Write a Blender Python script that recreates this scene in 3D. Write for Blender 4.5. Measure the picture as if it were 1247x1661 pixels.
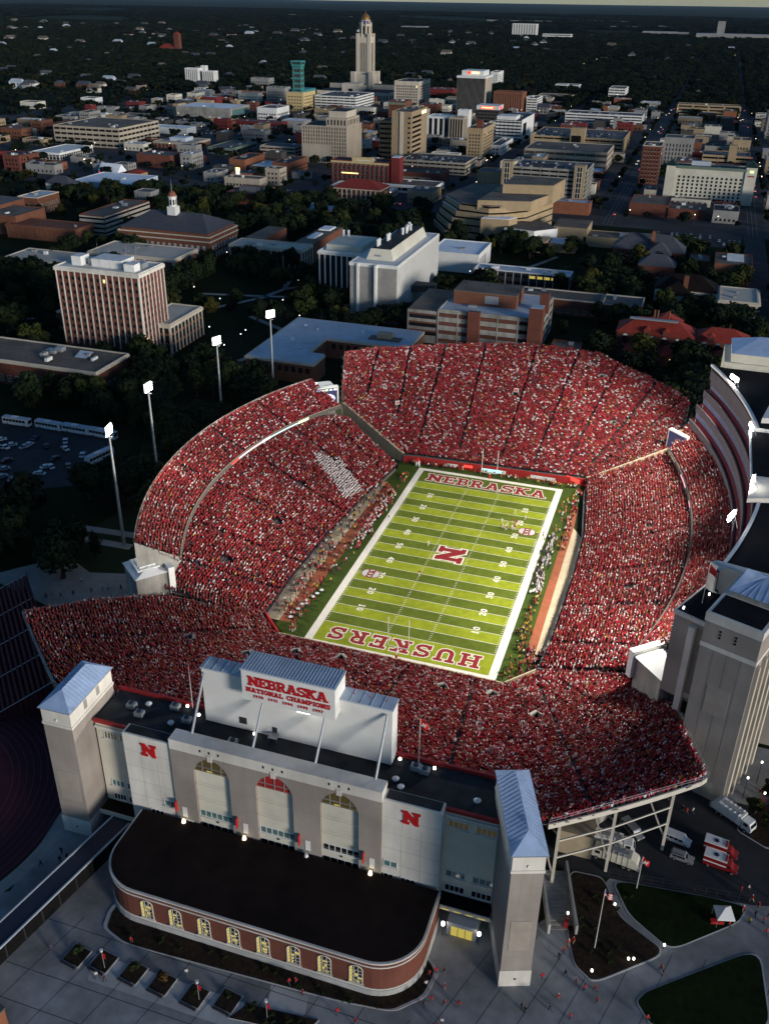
import bpy, bmesh, math, random
import numpy as np
from mathutils import Vector, Matrix, geometry

for o in list(bpy.data.objects):
    bpy.data.objects.remove(o)
S = bpy.context.scene
COL = S.collection
R = math.radians
rnd = random.Random(7)

# ---------------------------------------------------------------- camera, sky, sun, exposure
cam_d = bpy.data.cameras.new('camera')
cam = bpy.data.objects.new('camera', cam_d)
COL.objects.link(cam)
S.camera = cam
cam_d.sensor_fit = 'VERTICAL'
cam_d.sensor_height = 36.0
cam_d.lens = 36.0 * 1522.37 / 1661.0
cam_d.clip_start = 1.0
cam_d.clip_end = 120000.0
fwd = Vector((-0.26654, 0.83518, -0.48108)); rgt = Vector((0.95028, 0.31110, 0.01359)); upv = Vector((-0.16101, 0.45354, 0.87657))
m4 = Matrix((rgt, upv, -fwd)).transposed().to_4x4()
m4.translation = Vector((56.73, -246.31, 153.19))
cam.matrix_world = m4

SUN_EL, SUN_AZ = 8.0, 118.0          # azimuth clockwise from +y: low in the west, to the right of the picture
W = bpy.data.worlds.new('World'); S.world = W; W.use_nodes = True
wn = W.node_tree.nodes; wl = W.node_tree.links
sky = wn.new('ShaderNodeTexSky'); sky.sky_type = 'NISHITA'; sky.sun_disc = False
sky.sun_elevation = R(SUN_EL); sky.sun_rotation = R(SUN_AZ); sky.altitude = 300; sky.dust_density = 0.25; sky.ozone_density = 4.0
wn['Background'].inputs['Strength'].default_value = 0.10
wl.new(sky.outputs[0], wn['Background'].inputs['Color'])
sun_d = bpy.data.lights.new('sun', 'SUN'); sun_d.energy = 2.4; sun_d.angle = R(12); sun_d.color = (1.0, 0.92, 0.83)
sun = bpy.data.objects.new('sun', sun_d); COL.objects.link(sun)
sd = Vector((math.sin(R(SUN_AZ)) * math.cos(R(SUN_EL)), math.cos(R(SUN_AZ)) * math.cos(R(SUN_EL)), math.sin(R(SUN_EL))))
sun.rotation_euler = sd.to_track_quat('Z', 'Y').to_euler()
S.view_settings.view_transform = 'Standard'; S.view_settings.look = 'None'
S.view_settings.exposure = 0.4; S.view_settings.gamma = 1.0; S.view_settings.use_curve_mapping = False
S.cycles.max_bounces = 4; S.cycles.diffuse_bounces = 2; S.cycles.glossy_bounces = 2; S.cycles.transmission_bounces = 2
S.cycles.caustics_reflective = False; S.cycles.caustics_refractive = False; S.cycles.sample_clamp_indirect = 3.0

# ---------------------------------------------------------------- materials
def new_mat(name):
    m = bpy.data.materials.new(name); m.use_nodes = True
    return m, m.node_tree.nodes, m.node_tree.links, m.node_tree.nodes['Principled BSDF']
def N_(nt, t, **kw):
    n = nt.new(t)
    for k, v in kw.items(): setattr(n, k, v)
    return n
def mat(name, col, rough=0.8, var=0.12, scale=0.6, metal=0.0, bump=0.0, spec=0.3, stain=0.0, streak=False):
    """plain surface with grain: noise tints the colour a little, large stains optional"""
    m, n, l, b = new_mat(name)
    b.inputs['Roughness'].default_value = rough; b.inputs['Metallic'].default_value = metal
    b.inputs['Specular IOR Level'].default_value = spec
    tc = N_(n, 'ShaderNodeTexCoord'); nz = N_(n, 'ShaderNodeTexNoise'); nz.inputs['Scale'].default_value = scale; nz.inputs['Detail'].default_value = 6
    geo = N_(n, 'ShaderNodeNewGeometry')
    if streak:
        mp = N_(n, 'ShaderNodeMapping'); mp.inputs['Scale'].default_value = (1, 1, 0.12); l.new(geo.outputs['Position'], mp.inputs['Vector']); l.new(mp.outputs[0], nz.inputs['Vector'])
    else:
        l.new(geo.outputs['Position'], nz.inputs['Vector'])
    mr = N_(n, 'ShaderNodeMapRange'); mr.inputs['From Min'].default_value = 0.3; mr.inputs['From Max'].default_value = 0.7
    mr.inputs['To Min'].default_value = 1 - var; mr.inputs['To Max'].default_value = 1 + var
    l.new(nz.outputs['Fac'], mr.inputs['Value'])
    mul = N_(n, 'ShaderNodeVectorMath', operation='SCALE'); mul.inputs[0].default_value = col[:3]
    last = mr.outputs[0]
    if stain:
        n2 = N_(n, 'ShaderNodeTexNoise'); n2.inputs['Scale'].default_value = scale * 0.16; n2.inputs['Detail'].default_value = 4; l.new(geo.outputs['Position'], n2.inputs['Vector'])
        m2 = N_(n, 'ShaderNodeMapRange'); m2.inputs['From Min'].default_value = 0.35; m2.inputs['From Max'].default_value = 0.62; m2.inputs['To Min'].default_value = 1 - stain; m2.inputs['To Max'].default_value = 1.05
        l.new(n2.outputs['Fac'], m2.inputs['Value'])
        mm = N_(n, 'ShaderNodeMath', operation='MULTIPLY'); l.new(last, mm.inputs[0]); l.new(m2.outputs[0], mm.inputs[1]); last = mm.outputs[0]
    l.new(last, mul.inputs['Scale']); l.new(mul.outputs[0], b.inputs['Base Color'])
    if bump:
        bp = N_(n, 'ShaderNodeBump'); bp.inputs['Strength'].default_value = bump; l.new(nz.outputs['Fac'], bp.inputs['Height']); l.new(bp.outputs[0], b.inputs['Normal'])
    return m
def emit(name, col, strength, base=(0.8, 0.8, 0.8)):
    m, n, l, b = new_mat(name)
    b.inputs['Base Color'].default_value = (*base, 1); b.inputs['Emission Color'].default_value = (*col, 1); b.inputs['Emission Strength'].default_value = strength
    m.cycles.emission_sampling = 'NONE'
    return m
def ramp_by(name, stops, source='object', rough=0.7, interp='CONSTANT', attr=None, spec=0.3):
    """colour picked per object / per island from a constant ramp"""
    m, n, l, b = new_mat(name); b.inputs['Roughness'].default_value = rough; b.inputs['Specular IOR Level'].default_value = spec
    if source == 'object': s = N_(n, 'ShaderNodeObjectInfo').outputs['Random']
    elif source == 'island': s = N_(n, 'ShaderNodeNewGeometry').outputs['Random Per Island']
    else:
        a = N_(n, 'ShaderNodeAttribute', attribute_type='INSTANCER', attribute_name=attr); s = a.outputs['Fac']
    cr = N_(n, 'ShaderNodeValToRGB'); cr.color_ramp.interpolation = interp
    el = cr.color_ramp.elements
    while len(el) < len(stops): el.new(0.5)
    for e, (p, c) in zip(el, stops): e.position = p; e.color = (*c, 1)
    l.new(s, cr.inputs['Fac']); l.new(cr.outputs['Color'], b.inputs['Base Color'])
    return m
def brick_mat(name, c1, c2, mortar, sc=1.0):
    m, n, l, b = new_mat(name); b.inputs['Roughness'].default_value = 0.85; b.inputs['Specular IOR Level'].default_value = 0.2
    geo = N_(n, 'ShaderNodeNewGeometry'); sx = N_(n, 'ShaderNodeSeparateXYZ'); l.new(geo.outputs['Position'], sx.inputs[0])
    ad = N_(n, 'ShaderNodeMath', operation='ADD'); l.new(sx.outputs['X'], ad.inputs[0]); l.new(sx.outputs['Y'], ad.inputs[1])
    cb = N_(n, 'ShaderNodeCombineXYZ'); l.new(ad.outputs[0], cb.inputs['X']); l.new(sx.outputs['Z'], cb.inputs['Y'])
    br = N_(n, 'ShaderNodeTexBrick'); br.inputs['Scale'].default_value = sc; br.inputs['Color1'].default_value = (*c1, 1); br.inputs['Color2'].default_value = (*c2, 1)
    br.inputs['Mortar'].default_value = (*mortar, 1); br.inputs['Mortar Size'].default_value = 0.012; br.inputs['Row Height'].default_value = 0.09; br.inputs['Brick Width'].default_value = 0.26
    l.new(cb.outputs[0], br.inputs['Vector'])
    nz = N_(n, 'ShaderNodeTexNoise'); nz.inputs['Scale'].default_value = 0.25; l.new(geo.outputs['Position'], nz.inputs['Vector'])
    hs = N_(n, 'ShaderNodeHueSaturation'); mr = N_(n, 'ShaderNodeMapRange'); mr.inputs['To Min'].default_value = 0.7; mr.inputs['To Max'].default_value = 1.3
    l.new(nz.outputs['Fac'], mr.inputs['Value']); l.new(mr.outputs[0], hs.inputs['Value']); l.new(br.outputs['Color'], hs.inputs['Color']); l.new(hs.outputs['Color'], b.inputs['Base Color'])
    return m
def glass_mat(name, col, lit_share=0.0, lit_col=(1.0, 0.72, 0.28), lit=1.2):
    m, n, l, b = new_mat(name); b.inputs['Base Color'].default_value = (*col, 1); b.inputs['Roughness'].default_value = 0.12; b.inputs['Specular IOR Level'].default_value = 0.5
    if lit_share > 0:
        g = N_(n, 'ShaderNodeNewGeometry'); gt = N_(n, 'ShaderNodeMath', operation='GREATER_THAN'); gt.inputs[1].default_value = 1 - lit_share
        l.new(g.outputs['Random Per Island'], gt.inputs[0]); ml = N_(n, 'ShaderNodeMath', operation='MULTIPLY'); ml.inputs[1].default_value = lit
        l.new(gt.outputs[0], ml.inputs[0]); l.new(ml.outputs[0], b.inputs['Emission Strength']); b.inputs['Emission Color'].default_value = (*lit_col, 1)
    m.cycles.emission_sampling = 'NONE'
    return m

M = {}
M['cream'] = mat('precast_cream', (0.64, 0.61, 0.55), 0.85, 0.09, 0.5, stain=0.22, streak=True)
M['cream2'] = mat('stucco_cream', (0.60, 0.57, 0.47), 0.9, 0.06, 0.4, stain=0.12)
M['taupe'] = mat('precast_taupe', (0.30, 0.265, 0.235), 0.85, 0.08, 0.5, stain=0.22, streak=True)
M['concrete'] = mat('weathered_concrete', (0.30, 0.29, 0.26), 0.9, 0.2, 0.6, stain=0.35, streak=True)
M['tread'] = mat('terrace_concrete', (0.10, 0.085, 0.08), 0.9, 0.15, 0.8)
M['white'] = mat('white_metal', (0.66, 0.66, 0.64), 0.5, 0.05, 0.3)
M['whitewall'] = mat('white_panel', (0.68, 0.68, 0.65), 0.7, 0.06, 0.25, stain=0.06)
M['blueroof'] = mat('pale_blue_metal_roof', (0.34, 0.45, 0.64), 0.5, 0.12, 0.5, metal=0.2)
M['darkroof'] = mat('dark_membrane_roof', (0.035, 0.037, 0.04), 0.75, 0.35, 0.35, stain=0.4, spec=0.15)
M['blackroof'] = mat('black_tar_roof', (0.010, 0.010, 0.012), 0.9, 0.3, 0.3, spec=0.08)
M['brownroof'] = mat('dark_brown_roof', (0.013, 0.008, 0.007), 0.85, 0.35, 0.3, stain=0.4, spec=0.1)
M['gravelroof'] = mat('gravel_roof', (0.15, 0.125, 0.10), 0.95, 0.2, 0.5, stain=0.35)
M['greyroof'] = mat('grey_roof', (0.10, 0.103, 0.108), 0.9, 0.2, 0.4, stain=0.3)
M['paleroof'] = mat('pale_blue_grey_roof', (0.44, 0.50, 0.56), 0.8, 0.1, 0.3, stain=0.2)
M['whiteroof'] = mat('white_membrane_roof', (0.78, 0.81, 0.84), 0.7, 0.06, 0.2, stain=0.1)
M['redroof'] = mat('red_tile_roof', (0.24, 0.03, 0.018), 0.8, 0.25, 0.8)
M['slate'] = mat('slate_roof', (0.060, 0.065, 0.078), 0.7, 0.25, 0.8)
M['redtrim'] = mat('red_trim', (0.30, 0.02, 0.02), 0.6, 0.08, 0.5)
M['red'] = mat('scarlet_paint', (0.45, 0.012, 0.014), 0.55, 0.05, 0.5)
M['maroon'] = mat('maroon_surface', (0.055, 0.008, 0.016), 0.85, 0.12, 0.5)
M['teal'] = mat('teal_metal', (0.05, 0.23, 0.22), 0.5, 0.15, 0.3)
M['yellowwall'] = mat('ochre_wall', (0.52, 0.40, 0.20), 0.85, 0.07, 0.3)
M['tan'] = mat('tan_stone', (0.36, 0.27, 0.16), 0.85, 0.1, 0.25, stain=0.12)
M['beige'] = mat('beige_stone', (0.40, 0.345, 0.27), 0.85, 0.1, 0.25, stain=0.14, streak=True)
M['limestone'] = mat('pale_limestone', (0.52, 0.46, 0.37), 0.85, 0.08, 0.2, stain=0.12, streak=True)
M['brownwall'] = mat('brown_stone', (0.30, 0.225, 0.14), 0.85, 0.08, 0.25)
M['greywall'] = mat('grey_wall', (0.27, 0.265, 0.25), 0.85, 0.12, 0.3, stain=0.15)
M['darkwall'] = mat('dark_wall', (0.06, 0.055, 0.05), 0.8, 0.15, 0.3)
M['greenwall'] = mat('grey_green_wall', (0.14, 0.19, 0.15), 0.7, 0.1, 0.3)
M['redpaint'] = mat('dark_red_wall', (0.15, 0.022, 0.020), 0.8, 0.12, 0.3)
M['brick'] = brick_mat('red_brick', (0.155, 0.040, 0.025), (0.115, 0.030, 0.019), (0.13, 0.075, 0.055))
M['brick_orange'] = brick_mat('orange_brick', (0.27, 0.085, 0.04), (0.21, 0.065, 0.03), (0.20, 0.12, 0.08))
M['brick_brown'] = brick_mat('brown_brick', (0.19, 0.068, 0.036), (0.14, 0.05, 0.028), (0.14, 0.08, 0.055))
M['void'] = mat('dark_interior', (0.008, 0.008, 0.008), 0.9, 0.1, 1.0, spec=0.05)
M['glass'] = glass_mat('window_glass', (0.012, 0.014, 0.017), 0.025)
M['glassfar'] = glass_mat('far_window_glass', (0.014, 0.013, 0.012), 0.012)
M['tealglass'] = glass_mat('teal_glass', (0.09, 0.17, 0.17))
M['litglass'] = glass_mat('lit_window', (0.3, 0.25, 0.08), 1.0, (1.0, 0.78, 0.16), 0.35)
M['archglass'] = glass_mat('dim_arch_glass', (0.045, 0.035, 0.014), 1.0, (1.0, .75, .3), .025)
M['taupe2'] = mat('pale_taupe_panel', (0.32, 0.28, 0.24), 0.85, 0.08, 0.5, stain=0.1)
M['seatred'] = mat('dark_red_seats', (0.13, 0.012, 0.016), 0.8, 0.1, 1.0)
M['crowdskin'] = mat('crowd_skin', (0.20, 0.08, 0.055), 0.8, .05, 2)
M['crowdlegs'] = mat('crowd_trousers', (0.020, 0.012, 0.018), 0.9, .2, 3)
M['boxglass'] = glass_mat('suite_glass', (0.16, 0.18, 0.30))
M['metal'] = mat('galvanised_metal', (0.36, 0.38, 0.40), 0.5, 0.1, 1.0, metal=0.5)
M['darkmetal'] = mat('dark_metal', (0.03, 0.03, 0.033), 0.5, 0.1, 1.0)
M['steelpaint'] = mat('cream_painted_steel', (0.52, 0.49, 0.42), 0.6, 0.08, 0.6)
M['asphalt'] = mat('asphalt', (0.030, 0.032, 0.036), 0.92, 0.2, 0.3, stain=0.3)
M['lane'] = mat('worn_lane_paint', (0.45, 0.45, 0.42), 0.8, 0.2, 1.0)
M['plaza'] = mat('plaza_concrete', (0.27, 0.275, 0.275), 0.92, 0.14, 0.5, stain=0.45)
M['plazalight'] = mat('pale_plaza_concrete', (0.40, 0.40, 0.39), 0.92, 0.1, 0.6, stain=0.2)
M['path'] = mat('path_concrete', (0.30, 0.28, 0.25), 0.92, 0.12, 0.5, stain=0.2)
M['lawn'] = mat('lawn', (0.010, 0.017, 0.005), 0.95, 0.35, 0.8, stain=0.3, spec=0.05)
M['soil'] = mat('mulch_bed', (0.028, 0.020, 0.014), 0.95, 0.4, 1.2, spec=0.05)
M['turf_l'] = mat('turf_light_stripe', (0.215, 0.250, 0.016), 0.9, 0.14, 0.5, stain=0.16, spec=0.1)
M['turf_d'] = mat('turf_dark_stripe', (0.085, 0.112, 0.013), 0.9, 0.14, 0.5, stain=0.16, spec=0.1)
M['turf_o'] = mat('turf_margin', (0.040, 0.062, 0.010), 0.9, 0.12, 0.7, spec=0.1)
M['line'] = mat('field_line_paint', (0.62, 0.58, 0.50), 0.85, 0.05, 0.5)
M['logo_silver'] = mat('logo_silver_paint', (0.40, 0.42, 0.40), 0.8, 0.08, 0.5)
M['letter'] = mat('crimson_field_paint', (0.20, 0.010, 0.012), 0.85, 0.06, 0.5)
M['rust'] = mat('rust_track', (0.25, 0.075, 0.035), 0.9, 0.15, 0.5, stain=0.3)
M['apron'] = mat('cream_apron', (0.38, 0.31, 0.21), 0.9, 0.08, 0.5, stain=0.12)
M['rubber'] = mat('tyre_rubber', (0.012, 0.012, 0.012), 0.9, 0.1, 2)
M['chrome'] = mat('wheel_rim', (0.4, 0.4, 0.4), 0.4, 0.05, 2, metal=0.6)
M['bark'] = mat('bark', (0.045, 0.032, 0.022), 0.95, 0.3, 3.0)
M['flood'] = emit('flood_lamp', (1.0, 0.96, 0.86), 25)
M['bulb'] = emit('street_bulb', (1.0, 0.80, 0.45), 2.5)
M['bulbw'] = emit('white_bulb', (1.0, 0.95, 0.85), 4)
M['headl'] = emit('head_lamp', (1.0, 0.82, 0.55), 5)
M['taill'] = emit('tail_lamp', (1.0, 0.06, 0.04), 4)
M['signred'] = emit('lit_red_sign', (1.0, 0.05, 0.03), 1.6, (0.5, 0.02, 0.02))
M['signyel'] = emit('lit_yellow_sign', (1.0, 0.75, 0.2), 1.6)
M['signwhite'] = emit('lit_white_sign', (1.0, 0.98, 0.9), 0.7)
M['screenblue'] = emit('screen_blue', (0.25, 0.45, 1.0), 0.7)
M['screendark'] = emit('screen_dark', (0.02, 0.03, 0.12), 0.5, (0.01, 0.01, 0.02))
M['screenpink'] = emit('screen_pink', (1.0, 0.18, 0.35), 0.7)
M['screenwhite'] = emit('screen_white', (0.85, 0.92, 1.0), 0.9)
M['ribbong'] = emit('ribbon_green', (0.55, 1.0, 0.1), 0.8)
M['ribbonb'] = emit('ribbon_teal', (0.1, 0.8, 0.8), 0.6)
M['townground'] = mat('town_pavement', (0.042, 0.044, 0.047), 0.92, 0.3, 0.06, stain=0.4)
M['suitewall'] = mat('suite_grey', (0.085, 0.075, 0.085), 0.8, 0.1, 0.4)
M['gold'] = mat('gold_tile', (0.24, 0.13, 0.04), 0.4, 0.2, 0.5, metal=0.4)
M['bluetile'] = mat('blue_mosaic', (0.03, 0.05, 0.20), 0.5, 0.2, 0.5)
M['carpaint'] = ramp_by('car_paint', [(0, (0.55, 0.55, 0.55)), (0.26, (0.02, 0.02, 0.022)), (0.45, (0.28, 0.29, 0.30)), (0.66, (0.10, 0.012, 0.012)), (0.76, (0.02, 0.035, 0.09)), (0.86, (0.60, 0.60, 0.58)), (0.95, (0.16, 0.13, 0.09))], rough=0.3, spec=0.5)
M['whitepaint'] = mat('white_vehicle_paint', (0.70, 0.70, 0.68), 0.35, 0.04, 1.0, spec=0.5)
M['silverpaint'] = mat('silver_vehicle_paint', (0.30, 0.31, 0.33), 0.3, 0.05, 1.0, metal=0.4)
M['redvehicle'] = mat('red_vehicle_paint', (0.20, 0.01, 0.012), 0.35, 0.05, 1.0, spec=0.5)
M['crowd_shirt'] = ramp_by('crowd_shirts', [(0, (0.29, 0.008, 0.024)), (0.22, (0.18, 0.004, 0.014)), (0.40, (0.41, 0.018, 0.036)), (0.66, (0.09, 0.003, 0.008)), (0.76, (0.50, 0.12, 0.11)), (0.815, (0.66, 0.62, 0.62)), (0.90, (0.02, 0.02, 0.025)), (0.935, (0.03, 0.04, 0.10)), (0.955, (0.30, 0.26, 0.22)), (0.985, (0.50, 0.33, 0.06))], 'inst', attr='pick', spec=0.1)
M['crowd_head'] = ramp_by('crowd_heads', [(0, (0.34, 0.15, 0.10)), (0.10, (0.05, 0.02, 0.015)), (0.30, (0.25, 0.008, 0.018)), (0.75, (0.72, 0.70, 0.70)), (0.85, (0.16, 0.09, 0.05)), (0.90, (0.02, 0.018, 0.016))], 'inst', attr='pick2', spec=0.1)
M['skin'] = mat('skin', (0.34, 0.17, 0.11), 0.7, 0.05, 2)
M['jeans'] = mat('dark_trousers', (0.035, 0.04, 0.06), 0.9, 0.2, 3)
M['khaki'] = mat('khaki_trousers', (0.22, 0.17, 0.10), 0.9, 0.1, 3)
for nm, c in (('shirt_red', (0.36, 0.012, 0.016)), ('shirt_white', (0.62, 0.60, 0.58)), ('shirt_black', (0.015, 0.015, 0.018)), ('shirt_navy', (0.02, 0.03, 0.09)), ('shirt_yellow', (0.62, 0.48, 0.06)), ('shirt_orange', (0.55, 0.12, 0.02)), ('hair', (0.04, 0.025, 0.015)), ('cap_white', (0.6, 0.6, 0.6)), ('helmet_red', (0.36, 0.012, 0.016)), ('pants_white', (0.58, 0.56, 0.54))):
    M[nm] = mat(nm, c, 0.8, 0.08, 3)
M['leaf'] = ramp_by('leaves', [(0, (0.006, 0.012, 0.005)), (0.35, (0.009, 0.017, 0.006)), (0.7, (0.014, 0.023, 0.007)), (0.93, (0.030, 0.038, 0.008)), (1.0, (0.060, 0.055, 0.010))], 'object', 0.8, 'LINEAR', spec=0.12)
M['leaf_far'] = ramp_by('far_leaves', [(0, (0.005, 0.010, 0.007)), (0.5, (0.007, 0.014, 0.008)), (0.85, (0.013, 0.020, 0.008)), (1.0, (0.030, 0.030, 0.010))], 'object', 0.85, 'LINEAR', spec=0.08)
M['shrub'] = mat('shrub_leaves', (0.022, 0.034, 0.010), 0.85, 0.3, 1.5, spec=0.1)
M['shrub_dry'] = mat('dry_shrub_leaves', (0.07, 0.04, 0.015), 0.85, 0.3, 1.5, spec=0.1)

# ---------------------------------------------------------------- mesh helpers
class MB:
    """collects boxes, prisms and quads; build() links them as one mesh object"""
    def __init__(s): s.v = []; s.f = []; s.m = []
    def poly(s, pts, mi=0):
        i = len(s.v); s.v += [tuple(p) for p in pts]; s.f.append(tuple(range(i, i + len(pts)))); s.m.append(mi); return s
    def box(s, x0, x1, y0, y1, z0, z1, mi=0, top=None):
        if x0 > x1: x0, x1 = x1, x0
        if y0 > y1: y0, y1 = y1, y0
        i = len(s.v)
        s.v += [(x0, y0, z0), (x1, y0, z0), (x1, y1, z0), (x0, y1, z0), (x0, y0, z1), (x1, y0, z1), (x1, y1, z1), (x0, y1, z1)]
        for k, q in enumerate(((0, 3, 2, 1), (4, 5, 6, 7), (0, 1, 5, 4), (1, 2, 6, 5), (2, 3, 7, 6), (3, 0, 4, 7))):
            s.f.append(tuple(i + a for a in q)); s.m.append(top if (k == 1 and top is not None) else mi)
        return s
    def prism(s, pts, z0, z1, mi=0, top=None, bottom=True):
        n = len(pts); i = len(s.v)
        a = sum(pts[k][0] * pts[(k + 1) % n][1] - pts[(k + 1) % n][0] * pts[k][1] for k in range(n))
        if a < 0: pts = list(reversed(pts))
        s.v += [(p[0], p[1], z0) for p in pts] + [(p[0], p[1], z1) for p in pts]
        for k in range(n):
            j = (k + 1) % n; s.f.append((i + k, i + j, i + n + j, i + n + k)); s.m.append(mi)
        s.f.append(tuple(i + n + k for k in range(n))); s.m.append(mi if top is None else top)
        if bottom: s.f.append(tuple(i + k for k in reversed(range(n)))); s.m.append(mi)
        return s
    def tube(s, a, b, r0, r1=None, n=8, mi=0, cap=True):
        r1 = r0 if r1 is None else r1
        a = Vector(a); b = Vector(b); d = (b - a).normalized(); t = d.orthogonal().normalized(); u = d.cross(t); i = len(s.v)
        for c, r in ((a, r0), (b, r1)):
            for k in range(n):
                q = c + r * (math.cos(2 * math.pi * k / n) * t + math.sin(2 * math.pi * k / n) * u); s.v.append(tuple(q))
        for k in range(n):
            j = (k + 1) % n; s.f.append((i + k, i + j, i + n + j, i + n + k)); s.m.append(mi)
        if cap:
            s.f.append(tuple(i + n + k for k in range(n))); s.m.append(mi); s.f.append(tuple(i + k for k in reversed(range(n)))); s.m.append(mi)
        return s
    def beam(s, a, b, w, mi=0): return s.tube(a, b, w * 0.7071, n=4, mi=mi)
    def hip(s, x0, x1, y0, y1, z0, z1, over=0.0, mi=0, inset=None, under=True):
        """hip roof on a rectangle, ridge along the longer side"""
        x0 -= over; x1 += over; y0 -= over; y1 += over; i = len(s.v)
        s.v += [(x0, y0, z0), (x1, y0, z0), (x1, y1, z0), (x0, y1, z0)]
        if x1 - x0 >= y1 - y0:
            k = (y1 - y0) / 2 if inset is None else inset; ym = (y0 + y1) / 2
            s.v += [(x0 + k, ym, z1), (x1 - k, ym, z1)]
            fs = [(0, 1, 5, 4), (1, 2, 5), (2, 3, 4, 5), (3, 0, 4)]
        else:
            k = (x1 - x0) / 2 if inset is None else inset; xm = (x0 + x1) / 2
            s.v += [(xm, y0 + k, z1), (xm, y1 - k, z1)]
            fs = [(0, 1, 4), (1, 2, 5, 4), (2, 3, 5), (3, 0, 4, 5)]
        if under: fs.append((3, 2, 1, 0))
        for q in fs: s.f.append(tuple(i + a for a in q)); s.m.append(mi)
        return s
    def mesh(s, name, mats):
        me = bpy.data.meshes.new(name); me.from_pydata(s.v, [], s.f)
        for q in (mats if isinstance(mats, (list, tuple)) else [mats]): me.materials.append(M[q] if isinstance(q, str) else q)
        if any(s.m): me.polygons.foreach_set('material_index', s.m)
        me.update(); return me
    def build(s, name, mats, parent=None, loc=None, rz=0): return put(name, s.mesh(name, mats), parent, loc, rz)
def put(name, me, parent=None, loc=None, rz=0):
    o = bpy.data.objects.new(name, me); COL.objects.link(o)
    if parent: o.parent = parent
    if loc is not None: o.location = loc
    if rz: o.rotation_euler = (0, 0, rz)
    return o
def tag(o, label=None, cat=None, group=None, kind=None):
    if label: o['label'] = label
    if cat: o['category'] = cat
    if group: o['group'] = group
    if kind: o['kind'] = kind
    return o
def empty(name, loc=(0, 0, 0), rz=0, **kw):
    o = put(name, None, None, loc, rz); o.empty_display_size = 0.5; return tag(o, **kw)
KIDS = {}
def kids(o):
    return [c for c in o.children]
def copy_tree(o, parent=None, ch=None):
    c = o.copy(); COL.objects.link(c); c.parent = parent
    for k in (ch if ch is not None else kids(o)): copy_tree(k, c)
    return c
def struct(name, mb, mats): return tag(mb.build(name, mats), kind='structure')
def B1(name, parent, mt, *a, **k): return MB().box(*a).build(name, mt, parent)
def sheet(name, pts, z, mt): return tag(MB().poly([(p[0], p[1], z) for p in pts]).build(name, mt), kind='structure')

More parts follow.
